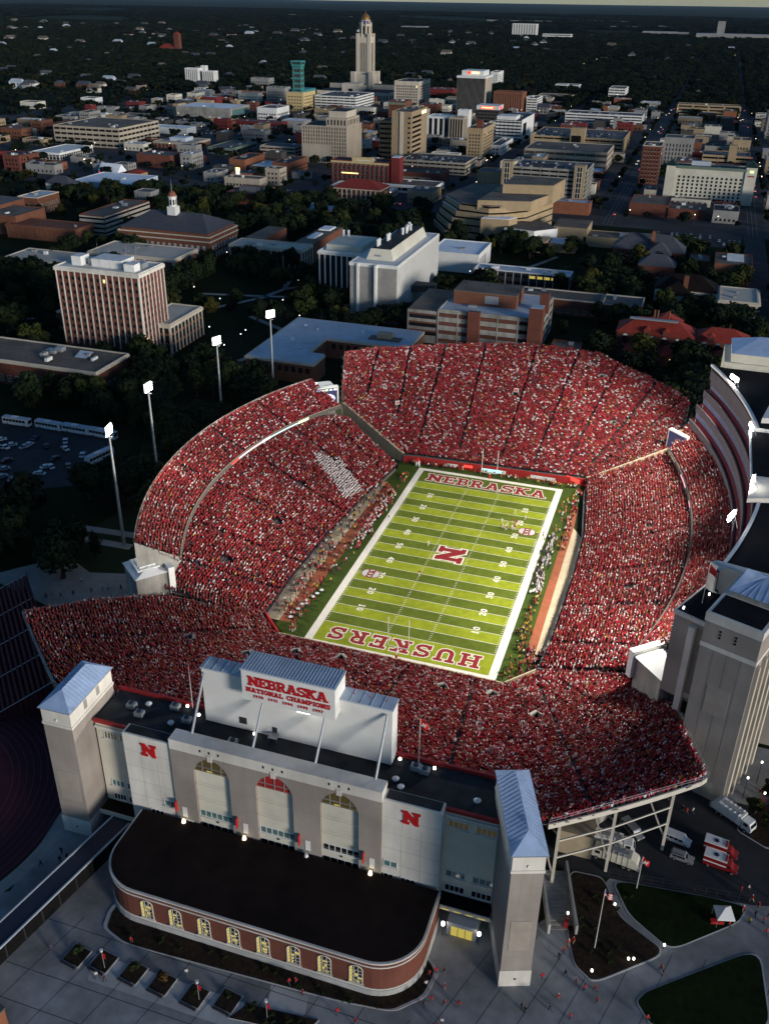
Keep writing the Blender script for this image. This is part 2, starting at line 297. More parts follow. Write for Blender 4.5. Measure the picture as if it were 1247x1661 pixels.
# slab-serif lettering: strokes joined into one flat outline
GL = {
 'N': (11, [('s', [(2.3, 0), (2.3, 10)], 2.4), ('s', [(8.7, 0), (8.7, 10)], 2.4), ('s', [(2.0, 9.2), (9.0, 0.8)], 3.0), ('r', 0, 0, 4.6, 1.8), ('r', 0, 8.2, 3.5, 10), ('r', 6.4, 8.2, 11, 10), ('r', 7.5, 0, 10.2, 1.8)]),
 'E': (9, [('s', [(2.4, 0), (2.4, 10)], 2.4), ('r', 0, 8.1, 8.6, 10), ('r', 0, 0, 8.8, 1.9), ('r', 2, 4.1, 6.2, 5.9), ('r', 6.9, 7, 8.6, 10), ('r', 7.1, 0, 8.8, 3), ('r', 5.2, 3.2, 6.5, 6.8)]),
 'B': (9.4, [('s', [(2.4, 0), (2.4, 10)], 2.4), ('s', [(0, 9.1), (5.6, 9.1), (7.0, 8.4), (7.0, 6.6), (5.6, 5.2), (2.4, 5.2)], 1.9), ('s', [(5.4, 5.2), (7.3, 4.3), (7.5, 2.4), (6.0, 0.95), (0, 0.95)], 1.9)]),
 'R': (10, [('s', [(2.4, 0), (2.4, 10)], 2.4), ('s', [(0, 9.1), (5.6, 9.1), (7.2, 8.3), (7.2, 6.0), (5.6, 4.9), (2.4, 4.9)], 2.0), ('s', [(5.0, 4.9), (7.6, 0.9)], 2.4), ('r', 0, 0, 4.6, 1.8), ('r', 6.4, 0, 10, 1.8)]),
 'A': (11, [('s', [(2.2, 0.5), (5.2, 9.6)], 2.3), ('s', [(8.8, 0.5), (5.8, 9.6)], 2.3), ('r', 3.4, 2.6, 7.6, 4.2), ('r', 0, 0, 4.5, 1.7), ('r', 6.5, 0, 11, 1.7), ('r', 3.2, 8.4, 7, 10)]),
 'S': (9, [('s', [(7.6, 7.2), (6.9, 8.6), (5.0, 9.0), (2.9, 8.8), (1.5, 7.6), (1.6, 6.2), (3.0, 5.4), (6.2, 4.7), (7.5, 3.6), (7.4, 2.2), (6.0, 1.1), (3.8, 0.95), (2.0, 1.4), (1.4, 2.9)], 2.0), ('r', 6.9, 6.5, 8.6, 10), ('r', 0.4, 0, 2.1, 3.5)]),
 'K': (10.5, [('s', [(2.4, 0), (2.4, 10)], 2.4), ('s', [(2.6, 4.3), (7.8, 9.3)], 2.2), ('s', [(4.4, 5.6), (8.0, 0.9)], 2.4), ('r', 0, 0, 4.7, 1.8), ('r', 0, 8.2, 4.7, 10), ('r', 6, 8.2, 10, 10), ('r', 6.2, 0, 10.5, 1.8)]),
 'H': (11, [('s', [(2.4, 0), (2.4, 10)], 2.4), ('s', [(8.6, 0), (8.6, 10)], 2.4), ('r', 2, 4.1, 9, 5.9), ('r', 0, 0, 4.8, 1.8), ('r', 0, 8.2, 4.8, 10), ('r', 6.2, 0, 11, 1.8), ('r', 6.2, 8.2, 11, 10)]),
 'U': (11, [('s', [(2.4, 9.5), (2.4, 3.2), (3.3, 1.6), (5.5, 1.0), (7.7, 1.6), (8.6, 3.2), (8.6, 9.5)], 2.3), ('r', 0, 8.2, 4.8, 10), ('r', 6.2, 8.2, 11, 10)]),
 'T': (9.6, [('s', [(4.8, 0), (4.8, 10)], 2.4), ('r', 0, 8.1, 9.6, 10), ('r', 0, 6.6, 1.7, 10), ('r', 7.9, 6.6, 9.6, 10), ('r', 2.6, 0, 7, 1.7)]),
 'I': (5, [('s', [(2.5, 0), (2.5, 10)], 2.4), ('r', 0, 0, 5, 1.8), ('r', 0, 8.2, 5, 10)]),
 'O': (10, [('s', [(5, 9), (2.6, 8.2), (1.4, 5), (2.6, 1.8), (5, 1), (7.4, 1.8), (8.6, 5), (7.4, 8.2), (5, 9)], 2.2)]),
 'L': (8.8, [('s', [(2.4, 0), (2.4, 10)], 2.4), ('r', 0, 0, 8.6, 1.9), ('r', 0, 8.2, 4.8, 10), ('r', 6.9, 0, 8.6, 3.6)]),
 'C': (9.4, [('s', [(8, 7.2), (6.8, 8.6), (5, 9), (2.7, 8.2), (1.5, 5), (2.7, 1.8), (5, 1), (7, 1.5), (8.2, 3)], 2.1), ('r', 7.1, 6.4, 8.8, 10)]),
 'M': (13, [('s', [(2.4, 0), (2.4, 10)], 2.3), ('s', [(10.6, 0), (10.6, 10)], 2.3), ('s', [(2.4, 9.4), (6.5, 2.0), (10.6, 9.4)], 2.3), ('r', 0, 0, 4.6, 1.7), ('r', 8.4, 0, 13, 1.7), ('r', 0, 8.3, 4, 10), ('r', 9, 8.3, 13, 10)]),
 'P': (9.4, [('s', [(2.4, 0), (2.4, 10)], 2.4), ('s', [(0, 9.1), (5.6, 9.1), (7.4, 8.2), (7.4, 5.8), (5.6, 4.7), (2.4, 4.7)], 2.0), ('r', 0, 0, 4.8, 1.8)]),
 '0': (8, [('s', [(4, 9), (2, 8), (1.3, 5), (2, 2), (4, 1), (6, 2), (6.7, 5), (6, 8), (4, 9)], 1.9)]),
 '1': (6, [('s', [(3, 0), (3, 10)], 2.2), ('r', 0.8, 0, 5.2, 1.6), ('r', 1.2, 7.6, 3, 9.4)]),
 '2': (8, [('s', [(1.2, 7.2), (2.2, 8.7), (4.4, 9.0), (6.4, 7.8), (6.2, 5.8), (1.4, 1.0), (7.2, 1.0)], 1.9)]),
 '3': (8, [('s', [(1.2, 8.9), (6.4, 8.9), (3.8, 5.8), (6.2, 5.0), (6.6, 2.6), (5, 1.1), (2.6, 1.0), (1.2, 2.2)], 1.9)]),
 '4': (8, [('s', [(5.6, 0), (5.6, 10)], 2.0), ('s', [(5.2, 9.4), (1.0, 3.6)], 1.8), ('r', 0.4, 2.4, 7.8, 4.1)]),
 '5': (8, [('s', [(6.8, 9.0), (2.0, 9.0), (1.8, 5.6), (4.6, 6.0), (6.6, 4.6), (6.4, 2.2), (4.4, 0.95), (1.2, 1.4)], 1.9)]),
 '7': (8, [('s', [(0.8, 9.0), (6.8, 9.0), (3.2, 0)], 2.0)]),
 '9': (8, [('s', [(6.3, 6.2), (4, 4.8), (1.8, 5.8), (1.6, 7.8), (3.6, 9.0), (6.0, 8.2), (6.5, 5.8), (5.6, 2.6), (2.4, 0.9)], 1.9)]),
}
def glyph_tris(ch, grow=0.0):
    polys = []
    for it in GL[ch][1]:
        if it[0] == 'r':
            _, x0, y0, x1, y1 = it; polys.append([(x0 - grow, y0 - grow), (x1 + grow, y0 - grow), (x1 + grow, y1 + grow), (x0 - grow, y1 + grow)])
        else:
            pts, w = it[1], it[2] / 2 + grow
            for k in range(len(pts) - 1):
                a = Vector(pts[k]); b = Vector(pts[k + 1]); d = (b - a).normalized(); nrm = Vector((-d.y, d.x)) * w
                e0 = a - d * (grow if k == 0 else 0); e1 = b + d * (grow if k == len(pts) - 2 else 0)
                polys.append([tuple(e0 - nrm), tuple(e1 - nrm), tuple(e1 + nrm), tuple(e0 + nrm)])
                if 0 < k: polys.append([(a.x + w * 0.985 * math.cos(t * math.pi / 5 + .1), a.y + w * 0.985 * math.sin(t * math.pi / 5 + .1)) for t in range(10)])
    vs = []; fs = []
    for p in polys:
        fs.append(list(range(len(vs), len(vs) + len(p)))); vs += [Vector(q) for q in p]
    r = geometry.delaunay_2d_cdt(vs, [], fs, 0, 1e-4)
    return [tuple(q) for q in r[0]], [f for f, of in zip(r[2], r[5]) if of]
_gc = {}
def glyph_mesh(ch, size, mt, grow=0.0, thick=0.0, wide=1.0):
    k = (ch, round(size, 3), mt, grow, thick, wide)
    if k in _gc: return _gc[k]
    v, f = glyph_tris(ch, grow); s = size / 10; cx = GL[ch][0] / 2
    V3 = [((x - cx) * s * wide, (y - 5) * s, 0) for x, y in v]
    me = bpy.data.meshes.new('letter'); 
    if thick:
        bm = bmesh.new(); bv = [bm.verts.new(q) for q in V3]
        for t in f:
            try: bm.faces.new([bv[i] for i in t])
            except ValueError: pass
        bmesh.ops.recalc_face_normals(bm, faces=bm.faces)
        g = bmesh.ops.extrude_face_region(bm, geom=bm.faces[:]); bmesh.ops.translate(bm, vec=(0, 0, thick), verts=[q for q in g['geom'] if isinstance(q, bmesh.types.BMVert)])
        bmesh.ops.recalc_face_normals(bm, faces=bm.faces); bm.to_mesh(me); bm.free()
    else: me.from_pydata(V3, [], f)
    me.materials.append(M[mt]); _gc[k] = me; return me
def text_row(txt, size, gap, wide=1.0):
    s = size / 10 * wide; ws = [GL[c][0] * s if c != ' ' else 6 * s for c in txt]; tot = sum(ws) + gap * (len(txt) - 1); x = -tot / 2; out = []
    for c, w in zip(txt, ws):
        if c != ' ': out.append((c, x + w / 2))
        x += w + gap
    return out, tot
# ---------------------------------------------------------------- ground, streets
def ground_material():
    m, n, l, b = new_mat('open_country'); b.inputs['Roughness'].default_value = 0.95; b.inputs['Specular IOR Level'].default_value = 0.05
    g = N_(n, 'ShaderNodeNewGeometry')
    v = N_(n, 'ShaderNodeTexVoronoi'); v.inputs['Scale'].default_value = 0.0016; l.new(g.outputs['Position'], v.inputs['Vector'])
    nz = N_(n, 'ShaderNodeTexNoise'); nz.inputs['Scale'].default_value = 0.012; nz.inputs['Detail'].default_value = 8; l.new(g.outputs['Position'], nz.inputs['Vector'])
    cr = N_(n, 'ShaderNodeValToRGB'); e = cr.color_ramp.elements
    e[0].position = 0.0; e[0].color = (0.014, 0.024, 0.010, 1); e[1].position = 1.0; e[1].color = (0.045, 0.045, 0.026, 1)
    k = e.new(0.45); k.color = (0.022, 0.034, 0.014, 1); k = e.new(0.75); k.color = (0.026, 0.034, 0.015, 1)
    sp = N_(n, 'ShaderNodeSeparateXYZ'); l.new(v.outputs['Color'], sp.inputs[0]); l.new(sp.outputs[0], cr.inputs['Fac'])
    mx = N_(n, 'ShaderNodeMix', data_type='RGBA'); mx.inputs['B'].default_value = (0.012, 0.021, 0.008, 1)
    mr = N_(n, 'ShaderNodeMapRange'); mr.inputs['From Min'].default_value = 0.42; mr.inputs['From Max'].default_value = 0.56
    l.new(nz.outputs['Fac'], mr.inputs['Value']); l.new(mr.outputs[0], mx.inputs['Factor']); l.new(cr.outputs['Color'], mx.inputs['A']); l.new(mx.outputs['Result'], b.inputs['Base Color'])
    return m
M['country'] = ground_material()
rows = [-1500, -400, 0, 400, 1000, 2000, 4000, 8000, 14000, 22000, 32000, 45000]
mb = MB()
xs = [-40000, -25000, -12000, -5000, -2000, -800, 0, 800, 2000, 5000, 12000, 25000, 40000]
def gz(x, y):   # the plain swells into low hills beyond the town
    t = max(0.0, min(1.0, (y - 6000) / 20000)); return -0.03 + t * (14 * math.sin(x / 3700 + 1) + 12 * math.sin(y / 5200 + x / 9000) - 22)
gx = len(xs)
mb.v = [(x, y, gz(x, y)) for y in rows for x in xs]
for j in range(len(rows) - 1):
    for i in range(gx - 1): mb.f.append((j * gx + i, j * gx + i + 1, (j + 1) * gx + i + 1, (j + 1) * gx + i)); mb.m.append(0)
struct('ground', mb, 'country')
sheet('downtown_pavement', [(-900, 515), (160, 515), (160, 1420), (-760, 1420), (-900, 1150)], 0.004, 'townground')
STX = [98, -10, -148, -290, -412, -520, -640]; STY = [533, 692, 872, 1012, 1130, 1250, 1372]
for x in STX: sheet('street', [(x - 9, 515), (x + 9, 515), (x + 9, 5200), (x - 9, 5200)], 0.012, 'asphalt')
for y in STY: sheet('street', [(-900, y - 8), (160, y - 8), (160, y + 8), (-900, y + 8)], 0.008, 'asphalt')
sheet('street', [(91, 250), (106, 250), (106, 515), (91, 515)], 0.012, 'asphalt')
for x in (98, -10):
    for k, dx in enumerate((-3.2, 0, 3.2)):
        mb = MB()
        for j in range(120): mb.poly([(x + dx - .12, 520 + j * 9, .017), (x + dx + .12, 520 + j * 9, .017), (x + dx + .12, 524 + j * 9, .017), (x + dx - .12, 524 + j * 9, .017)])
        tag(mb.build('lane_marking', 'lane'), kind='structure')
sheet('campus_lawn', [(-520, -60), (-120, -60), (-95, 110), (-60, 150), (130, 140), (130, 510), (-520, 510)], 0.002, 'lawn')
def path(pts, w=2.2, mt='path', name='campus_path', z=0.02):
    mb = MB()
    for i, (a, b) in enumerate(zip(pts, pts[1:])):
        a = Vector(a); b = Vector(b); d = (b - a).normalized(); nn = Vector((-d.y, d.x)) * w / 2; zz = z + .004 * (i % 2)
        a = a - d * w * .25; b = b + d * w * .25
        mb.poly([(*(a - nn), zz), (*(b - nn), zz), (*(b + nn), zz), (*(a + nn), zz)])
    return tag(mb.build(name, mt), kind='structure')
for p in ([(-133, 74), (-112, 66)], [(-126, -24), (-96, -22)], [(-124, -30), (-97, -29)], [(-190, 215), (-175, 240), (-170, 262), (-178, 290)], [(-215, 235), (-190, 240), (-170, 245), (-150, 250)], [(-170, 262), (-150, 285), (-130, 300)], [(-330, 190), (-300, 215), (-285, 260), (-300, 300)], [(-290, 150), (-260, 170), (-255, 215)], [(-150, 120), (-135, 150), (-140, 190), (-165, 205)], [(-55, 340), (-40, 372), (-30, 400)], [(95, 150), (92, 200), (95, 260)], [(60, 128), (82, 134), (95, 150)], [(20, 300), (50, 305), (70, 330)]):
    path(p, 3.2)
# near plaza and service yard
sheet('plaza', [(-62, -185), (120, -185), (120, -60), (84, -60), (60, -112), (48, -126), (-42, -126), (-46, -120), (-52, -128), (-49, -150), (-62, -160)], 0.006, 'plaza')
sheet('service_yard', [(50, -110.5), (88, -107), (100, -104), (100, -80), (80, -80), (74, -60), (45, -64), (45, -112)], 0.012, 'asphalt')
sheet('east_walk', [(-128, -58), (-98, -66), (-80, -64), (-70, -52), (-78, -40), (-100, -46), (-112, -40)], 0.012, 'path')
mb = MB()
for i in range(18):
    x = -46 + i * 8; mb.poly([(x - .06, -175, 0.012), (x + .06, -175, 0.012), (x + 6 + .06, -150.5, 0.012), (x + 6 - .06, -150.5, 0.012)])
for y in (-153, -163, -169): mb.poly([(-40, y - .06, .014), (52, y - .06, .014), (52, y + .06, .014), (-40, y + .06, .014)])
for i in range(9): mb.poly([(36 + i * 6, -150, .014), (36.1 + i * 6, -150, .014), (44 + i * 6, -128 + i, .014), (43.9 + i * 6, -128 + i, .014)])
tag(mb.build('paving_joint', 'asphalt'), kind='structure')
sheet('pale_paving', [(-24, -161.5), (7, -161.5), (4, -156.5), (-26, -156.5)], 0.012, 'plazalight')
sheet('pale_paving', [(9, -160), (16, -160), (14, -152), (7, -152)], 0.012, 'plazalight')
# lawns and beds with kerbs
def bed(name, pts, mt, kerb=0.14, km='plazalight'):
    tag(MB().prism(pts, 0, kerb).build('kerb', km), kind='structure')
    cx = sum(p[0] for p in pts) / len(pts); cy = sum(p[1] for p in pts) / len(pts)
    q = [(cx + (p[0] - cx) * .975, cy + (p[1] - cy) * .975) for p in pts]
    return tag(MB().prism(q, 0.0, kerb + .03).build(name, mt), kind='structure')
def smooth(pts, n=5):
    out = []
    k = len(pts)
    for i in range(k):
        a, b, c = Vector(pts[i - 1]), Vector(pts[i]), Vector(pts[(i + 1) % k])
        for t in range(n + 1):
            s = t / n; p0 = b + (a - b) * .22; p1 = b + (c - b) * .22
            out.append(tuple((1 - s) ** 2 * p0 + 2 * s * (1 - s) * b + s * s * p1))
    return out
bed('mulch_bed', smooth([(53.3, -110), (60, -109.6), (64, -118), (73.2, -123.1), (61, -133.6), (57.2, -131), (54.6, -123)]), 'soil')
bed('lawn', smooth([(61.5, -109.6), (81.1, -107.6), (87.4, -107.8), (85.6, -112), (73.6, -122.4), (65.5, -117)]), 'lawn', .10)
bed('lawn', smooth([(89.4, -116.3), (69.8, -132.2), (68.4, -134.7), (71.5, -138.6), (91, -133)]), 'lawn', .10)
bed('mulch_bed', smooth([(50, -146), (62, -145), (76, -147), (78, -156), (50, -158)]), 'soil')
bed('mulch_bed', smooth([(-28.6, -147.5), (-27.5, -151.5), (-22, -153.2), (19, -151.2), (29, -150), (33.6, -145.5), (34.5, -140), (30, -136), (-26, -136)]), 'soil')
bed('mulch_bed', smooth([(84.5, -88), (92, -78), (96, -70), (100, -80), (92, -92)]), 'soil')
# running track east of the near stand
mb = MB(); tc_ = (-87.5, -138.0)
def ring(mb, r0, r1, z, mi=0, a0=-90, a1=110, n=48):
    for k in range(n):
        t0 = R(a0 + (a1 - a0) * k / n); t1 = R(a0 + (a1 - a0) * (k + 1) / n)
        mb.poly([(tc_[0] + r * math.cos(t), tc_[1] + r * math.sin(t), z) for r, t in ((r0, t0), (r1, t0), (r1, t1), (r0, t1))], mi)
ring(mb, 0.1, 36.5, 0.02, 0)
mb.poly([(-150, -102, .016), (-87.5, -102, .016), (-87.5, -175, .016), (-150, -175, .016)])
struct('running_track', mb, 'maroon')
for k in range(9):
    mb = MB(); r = 35.9 - k * 1.5; ring(mb, r - .05, r + .05, 0.03)
    o = mb.build('lane_line', mat('faint_lane_line', (0.17, 0.06, 0.09), .9) if k == 0 else bpy.data.materials['faint_lane_line'], bpy.data.objects['running_track'])
ringwalk = MB(); ring(ringwalk, 36.9, 39.6, 0.012); struct('track_walk', ringwalk, 'path')

# ---------------------------------------------------------------- playing field
YD = 0.9144
field = empty('football_field', (0, 0, 0), kind='structure')
MB().poly([(-33, -58.5, .02), (30, -58.5, .02), (33, -55, .02), (33.4, 62, .02), (-34, 62, .02), (-36, 40, .02), (-33.5, 10, .02), (-36.5, -52, .02)]).build('turf_margin', 'turf_o', field)
w = 24.385
def quad(name, x0, x1, y0, y1, z, mt, parent): return MB().poly([(x0, y0, z), (x1, y0, z), (x1, y1, z), (x0, y1, z)]).build(name, mt, parent)
quad('end_zone', -w, w, 50 * YD, 60 * YD, .026, 'turf_d', field)
quad('end_zone', -w, w, -60 * YD, -50 * YD, .026, 'turf_l', field)
for k in range(20): quad('turf_stripe', -w, w, (-50 + 5 * k) * YD, (-45 + 5 * k) * YD, .026, 'turf_d' if k % 2 == 0 else 'turf_l', field)
bw = 2.2
quad('sideline', -w - bw, -w, -60 * YD - bw * .8, 60 * YD + bw * .8, .032, 'line', field)
quad('sideline', w, w + bw, -60 * YD - bw * .8, 60 * YD + bw * .8, .032, 'line', field)
quad('end_line', -w, w, 60 * YD, 60 * YD + bw * .8, .032, 'line', field)
quad('end_line', -w, w, -60 * YD - bw * .8, -60 * YD, .032, 'line', field)
for k in range(21): quad('yard_line', -w, w, (-50 + 5 * k) * YD - .075, (-50 + 5 * k) * YD + .075, .032, 'line', field)
mb = MB()
for k in range(-49, 50):
    if k % 5 == 0: continue
    for x in (-w + .1, -6.1, 5.5, w - .7): mb.poly([(x, k * YD - .07, .032), (x + .62, k * YD - .07, .032), (x + .62, k * YD + .07, .032), (x, k * YD + .07, .032)])
tag(mb.build('hash_mark', 'line', field), kind='stuff')
def paint(ch, size, x, y, rz, mt='letter', out=None, wide=1.0, z=.040):
    if out: put('letter_outline', glyph_mesh(ch, size, 'line', out, 0, wide), field, (x, y, z - .004), rz)
    return put('painted_letter', glyph_mesh(ch, size, mt, 0, 0, wide), field, (x, y, z), rz)
rowl, tot = text_row('NEBRASKA', 5.6, 1.15, .92)
k_ = 42.5 / tot
for c, x in rowl: paint(c, 5.6, x * k_, 55 * YD, 0, 'letter', .55, .92)
rowl, tot = text_row('HUSKERS', 5.6, 1.8, .92)
k_ = 42.0 / tot
for c, x in rowl: paint(c, 5.6, -x * k_, -55 * YD, math.pi, 'letter', .55, .92)
paint('N', 8.6, 0, 0, -math.pi / 2, 'letter', .55, .95)
for yd in (-40, -30, -20, -10, 0, 10, 20, 30, 40):
    d = str(50 - abs(yd))
    for sx in (-1, 1):
        x = sx * (w - 7.6); rz = -math.pi / 2 if sx < 0 else math.pi / 2
        for j, ch in enumerate(d):
            off = (-.95 if j == 0 else .95); y = yd * YD + off * (1 if sx > 0 else -1)
            put('yard_number', glyph_mesh(ch, 2.0, 'line', .15, 0, .95), field, (x, y, .038), rz)
for cx, cy in ((-20.0, -18.6), (20.0, 22.4)):
    lg = empty('field_logo', (0, 0, 0)); lg.parent = field; lg.location = (cx, cy, 0)
    for s, z, mt in ((1.0, .044, 'letter'), (.9, .048, 'logo_silver')):
        pts = [(2.9, .9), (2.3, 1.75), (1.2, 2.3), (0, 2.45), (-1.2, 2.3), (-2.3, 1.75), (-2.9, .9), (-2.9, -.9), (-2.3, -1.75), (-1.2, -2.3), (0, -2.45), (1.2, -2.3), (2.3, -1.75), (2.9, -.9)]
        MB().poly([(x * s, y * s, z) for x, y in pts]).build('logo_ground', mt, lg)
    for j, ch in enumerate('300'):
        put('logo_digit', glyph_mesh(ch, 2.4, 'letter', .1), lg, (0, (1 - j) * 1.45 * (1 if cx < 0 else -1), .053), -math.pi / 2 if cx < 0 else math.pi / 2)
# side strips
sheet('rust_strip', [(-36.4, -50), (-33.2, -50), (-32.2, -20), (-31.4, 10), (-31.4, 38), (-34.4, 42), (-35.2, 10), (-36.2, -20)], .028, 'rust')
sheet('cream_apron', [(-41, -50), (-36.4, -50), (-36.2, -20), (-35.2, 10), (-34.4, 42), (-37, 38), (-39.5, 10), (-41, -20)], .026, 'apron')
sheet('rust_strip', [(31.8, -46), (34.2, -46), (34.2, 32), (33.6, 45), (31.8, 45)], .028, 'rust')
sheet('cream_apron', [(34.2, -42), (36.8, -42), (38, 0), (37.6, 24), (34.2, 30)], .026, 'apron')
# goal posts
for sy, lab in ((1, 'white goal post at the far end zone lettered NEBRASKA'), (-1, 'white goal post at the near end zone lettered HUSKERS')):
    g = empty('goal_post', (0, sy * 56.4, 0), label=lab, cat='goal post', group='goal posts of the field')
    MB().tube((0, 0, 0), (0, 0, 2.2), .16).tube((0, 0, 2.2), (0, -sy * 1.5, 3.05), .12).build('post', 'white', g)
    MB().tube((0, 0, 0), (0, 0, 1.7), .34).build('pad', 'red', g)
    MB().tube((-2.82, -sy * 1.5, 3.05), (2.82, -sy * 1.5, 3.05), .11).build('crossbar', 'white', g)
    for sx in (-1, 1): MB().tube((sx * 2.82, -sy * 1.5, 3.05), (sx * 2.82, -sy * 1.5, 12.2), .09).build('upright', 'white', g)

# ---------------------------------------------------------------- grandstands
def base_samples(inner, step=1.0, end_arc=75):
    """points and outward normals along the front line of a stand; the stand lies to the right of travel"""
    pts = [Vector(p) for p in inner]; segs = []
    for a, b in zip(pts, pts[1:]):
        d = (b - a).normalized(); segs.append((a, b, Vector((d.y, -d.x))))
    out = []
    a0 = math.atan2(segs[0][2].y, segs[0][2].x)
    for k in range(end_arc, 0, -3): out.append((pts[0].x, pts[0].y, math.cos(a0 - R(k)), math.sin(a0 - R(k))))
    for i, (a, b, nr) in enumerate(segs):
        L = (b - a).length; m = max(2, int(L / step))
        for k in range(m): p = a.lerp(b, k / m); out.append((p.x, p.y, nr.x, nr.y))
        if i + 1 < len(segs):
            n2 = segs[i + 1][2]; t0 = math.atan2(nr.y, nr.x); t1 = math.atan2(n2.y, n2.x); dt = (t1 - t0 + math.pi) % (2 * math.pi) - math.pi
            m = max(1, int(abs(dt) / R(2.5)))
            for k in range(m): t = t0 + dt * k / m; out.append((b.x, b.y, math.cos(t), math.sin(t)))
    nr = segs[-1][2]; a0 = math.atan2(nr.y, nr.x)
    for k in range(0, end_arc, 3): out.append((pts[-1].x, pts[-1].y, math.cos(a0 + R(k)), math.sin(a0 + R(k))))
    return np.array(out)
def inside(P, poly):
    x, y = P[:, 0], P[:, 1]; c = np.zeros(len(P), bool); n = len(poly)
    for i in range(n):
        x0, y0 = poly[i]; x1, y1 = poly[(i + 1) % n]
        with np.errstate(divide='ignore', invalid='ignore'):
            c ^= ((y0 > y) != (y1 > y)) & (x < (x1 - x0) * (y - y0) / (y1 - y0 + 1e-12) + x0)
    return c
def dist_line(p, inner):
    best = 1e9; p = Vector(p)
    for a, b in zip(inner, inner[1:]):
        a = Vector(a); b = Vector(b); d = b - a; t = max(0, min(1, (p - a).dot(d) / d.length_squared)); best = min(best, (p - (a + d * t)).length)
    return best
CROWD = []        # x, y, z, heading, colour pick, head pick
rs = np.random.RandomState(3)
class Stand:
    def __init__(s, root, inner, poly, z0, slope, rowd=0.8):
        s.root, s.inner, s.poly, s.z0, s.slope, s.rowd = root, inner, poly, z0, slope, rowd
        s.B = base_samples(inner)
    def z(s, p): return s.z0 + s.slope * dist_line(p, s.inner)
    def terraces(s, dmax):
        mb = MB(); B = s.B; nb = len(B)
        for k in range(int(dmax / s.rowd)):
            d0, d1 = k * s.rowd, (k + 1) * s.rowd; z = s.z0 + s.slope * d0; z1 = s.z0 + s.slope * d1
            P0 = B[:, :2] + B[:, 2:] * d0; P1 = B[:, :2] + B[:, 2:] * d1
            mid = (P0[:-1] + P0[1:] + P1[:-1] + P1[1:]) / 4
            ok = inside(mid, s.poly)
            for i in np.nonzero(ok)[0]:
                a, b, c, d = P0[i], P0[i + 1], P1[i + 1], P1[i]
                if abs(a[0] - b[0]) + abs(a[1] - b[1]) < 1e-6: mb.poly([(a[0], a[1], z), (c[0], c[1], z), (d[0], d[1], z)])
                else: mb.poly([(a[0], a[1], z), (b[0], b[1], z), (c[0], c[1], z), (d[0], d[1], z)])
                mb.poly([(d[0], d[1], z), (c[0], c[1], z), (c[0], c[1], z1), (d[0], d[1], z1)])
        o = mb.build('terraces', 'tread', s.root); return o
    def wall(s, pts, name='parapet', up=1.1, down=None, mt='concrete', thick=.35, z=None):
        """a wall along a polyline that follows the slope of the seating; down=None: 1 m below, else to that height"""
        mb = MB(); L = []
        for a, b in zip(pts, pts[1:]):
            m = max(1, int((Vector(b) - Vector(a)).length / 2.5)); L += [tuple(Vector(a).lerp(Vector(b), k / m)) for k in range(m)]
        L.append(tuple(pts[-1]))
        for a, b in zip(L, L[1:]):
            za, zb = (s.z(a), s.z(b)) if z is None else (z, z); d = (Vector(b) - Vector(a)).normalized(); n = Vector((d.y, -d.x)) * thick
            la, lb = (za - 1, zb - 1) if down is None else (down, down)
            A, Bp, C, D = (a[0], a[1]), (b[0], b[1]), (b[0] + n.x, b[1] + n.y), (a[0] + n.x, a[1] + n.y)
            mb.poly([(*A, la), (*Bp, lb), (*Bp, zb + up), (*A, za + up)]); mb.poly([(*C, lb), (*D, la), (*D, za + up), (*C, zb + up)]); mb.poly([(*A, za + up), (*Bp, zb + up), (*C, zb + up), (*D, za + up)])
        return mb.build(name, mt, s.root)
    def crowd(s, d0, dmax, aisles=(), holes=(), white=None, thin=0.03):
        B = s.B
        for k in range(int(d0 / s.rowd), int(dmax / s.rowd)):
            d = (k + .55) * s.rowd; P = B[:, :2] + B[:, 2:] * d; seg = np.linalg.norm(np.diff(P, axis=0), axis=1); cum = np.concatenate([[0], np.cumsum(seg)])
            if cum[-1] < 1: continue
            t = np.arange(0.25, cum[-1], .52) + rs.uniform(-.2, .2, len(np.arange(0.25, cum[-1], .52)))
            x = np.interp(t, cum, P[:, 0]); y = np.interp(t, cum, P[:, 1]); nx = np.interp(t, cum, B[:, 2]); ny = np.interp(t, cum, B[:, 3])
            Q = np.stack([x, y], 1); ok = inside(Q, s.poly) & (rs.rand(len(t)) > thin)
            for (ax, ay, bx, by) in aisles:
                dx, dy = bx - ax, by - ay; L = math.hypot(dx, dy); u = ((x - ax) * dx + (y - ay) * dy) / L; v = np.abs((x - ax) * dy - (y - ay) * dx) / L
                ok &= ~((v < .48) & (u > 0) & (u < L))
            for (hx, hy, hr) in holes: ok &= (x - hx) ** 2 + (y - hy) ** 2 > hr * hr
            x, y, nx, ny = x[ok], y[ok], nx[ok], ny[ok]; n = len(x); jt = rs.uniform(-.22, .22, n); x = x + nx * jt; y = y + ny * jt
            pk = rs.rand(n); p2 = rs.rand(n); cl = np.sin(x * .31 + 1.1 * np.sin(y * .23)) * np.sin(y * .37 + np.sin(x * .17)); dk = (rs.rand(n) < .18) & (cl > .45); pk[dk] = .70; wt = (rs.rand(n) < .12) & (cl < -.5); pk[wt] = .85
            if white is not None:
                wi = inside(np.stack([x, y], 1), white); pk[wi] = .86; p2[wi] = .80 if k % 3 else .5
            z = np.full(n, s.z0 + s.slope * k * s.rowd)
            CROWD.append(np.stack([x, y, z, np.arctan2(-ny, -nx), pk, p2], 1))
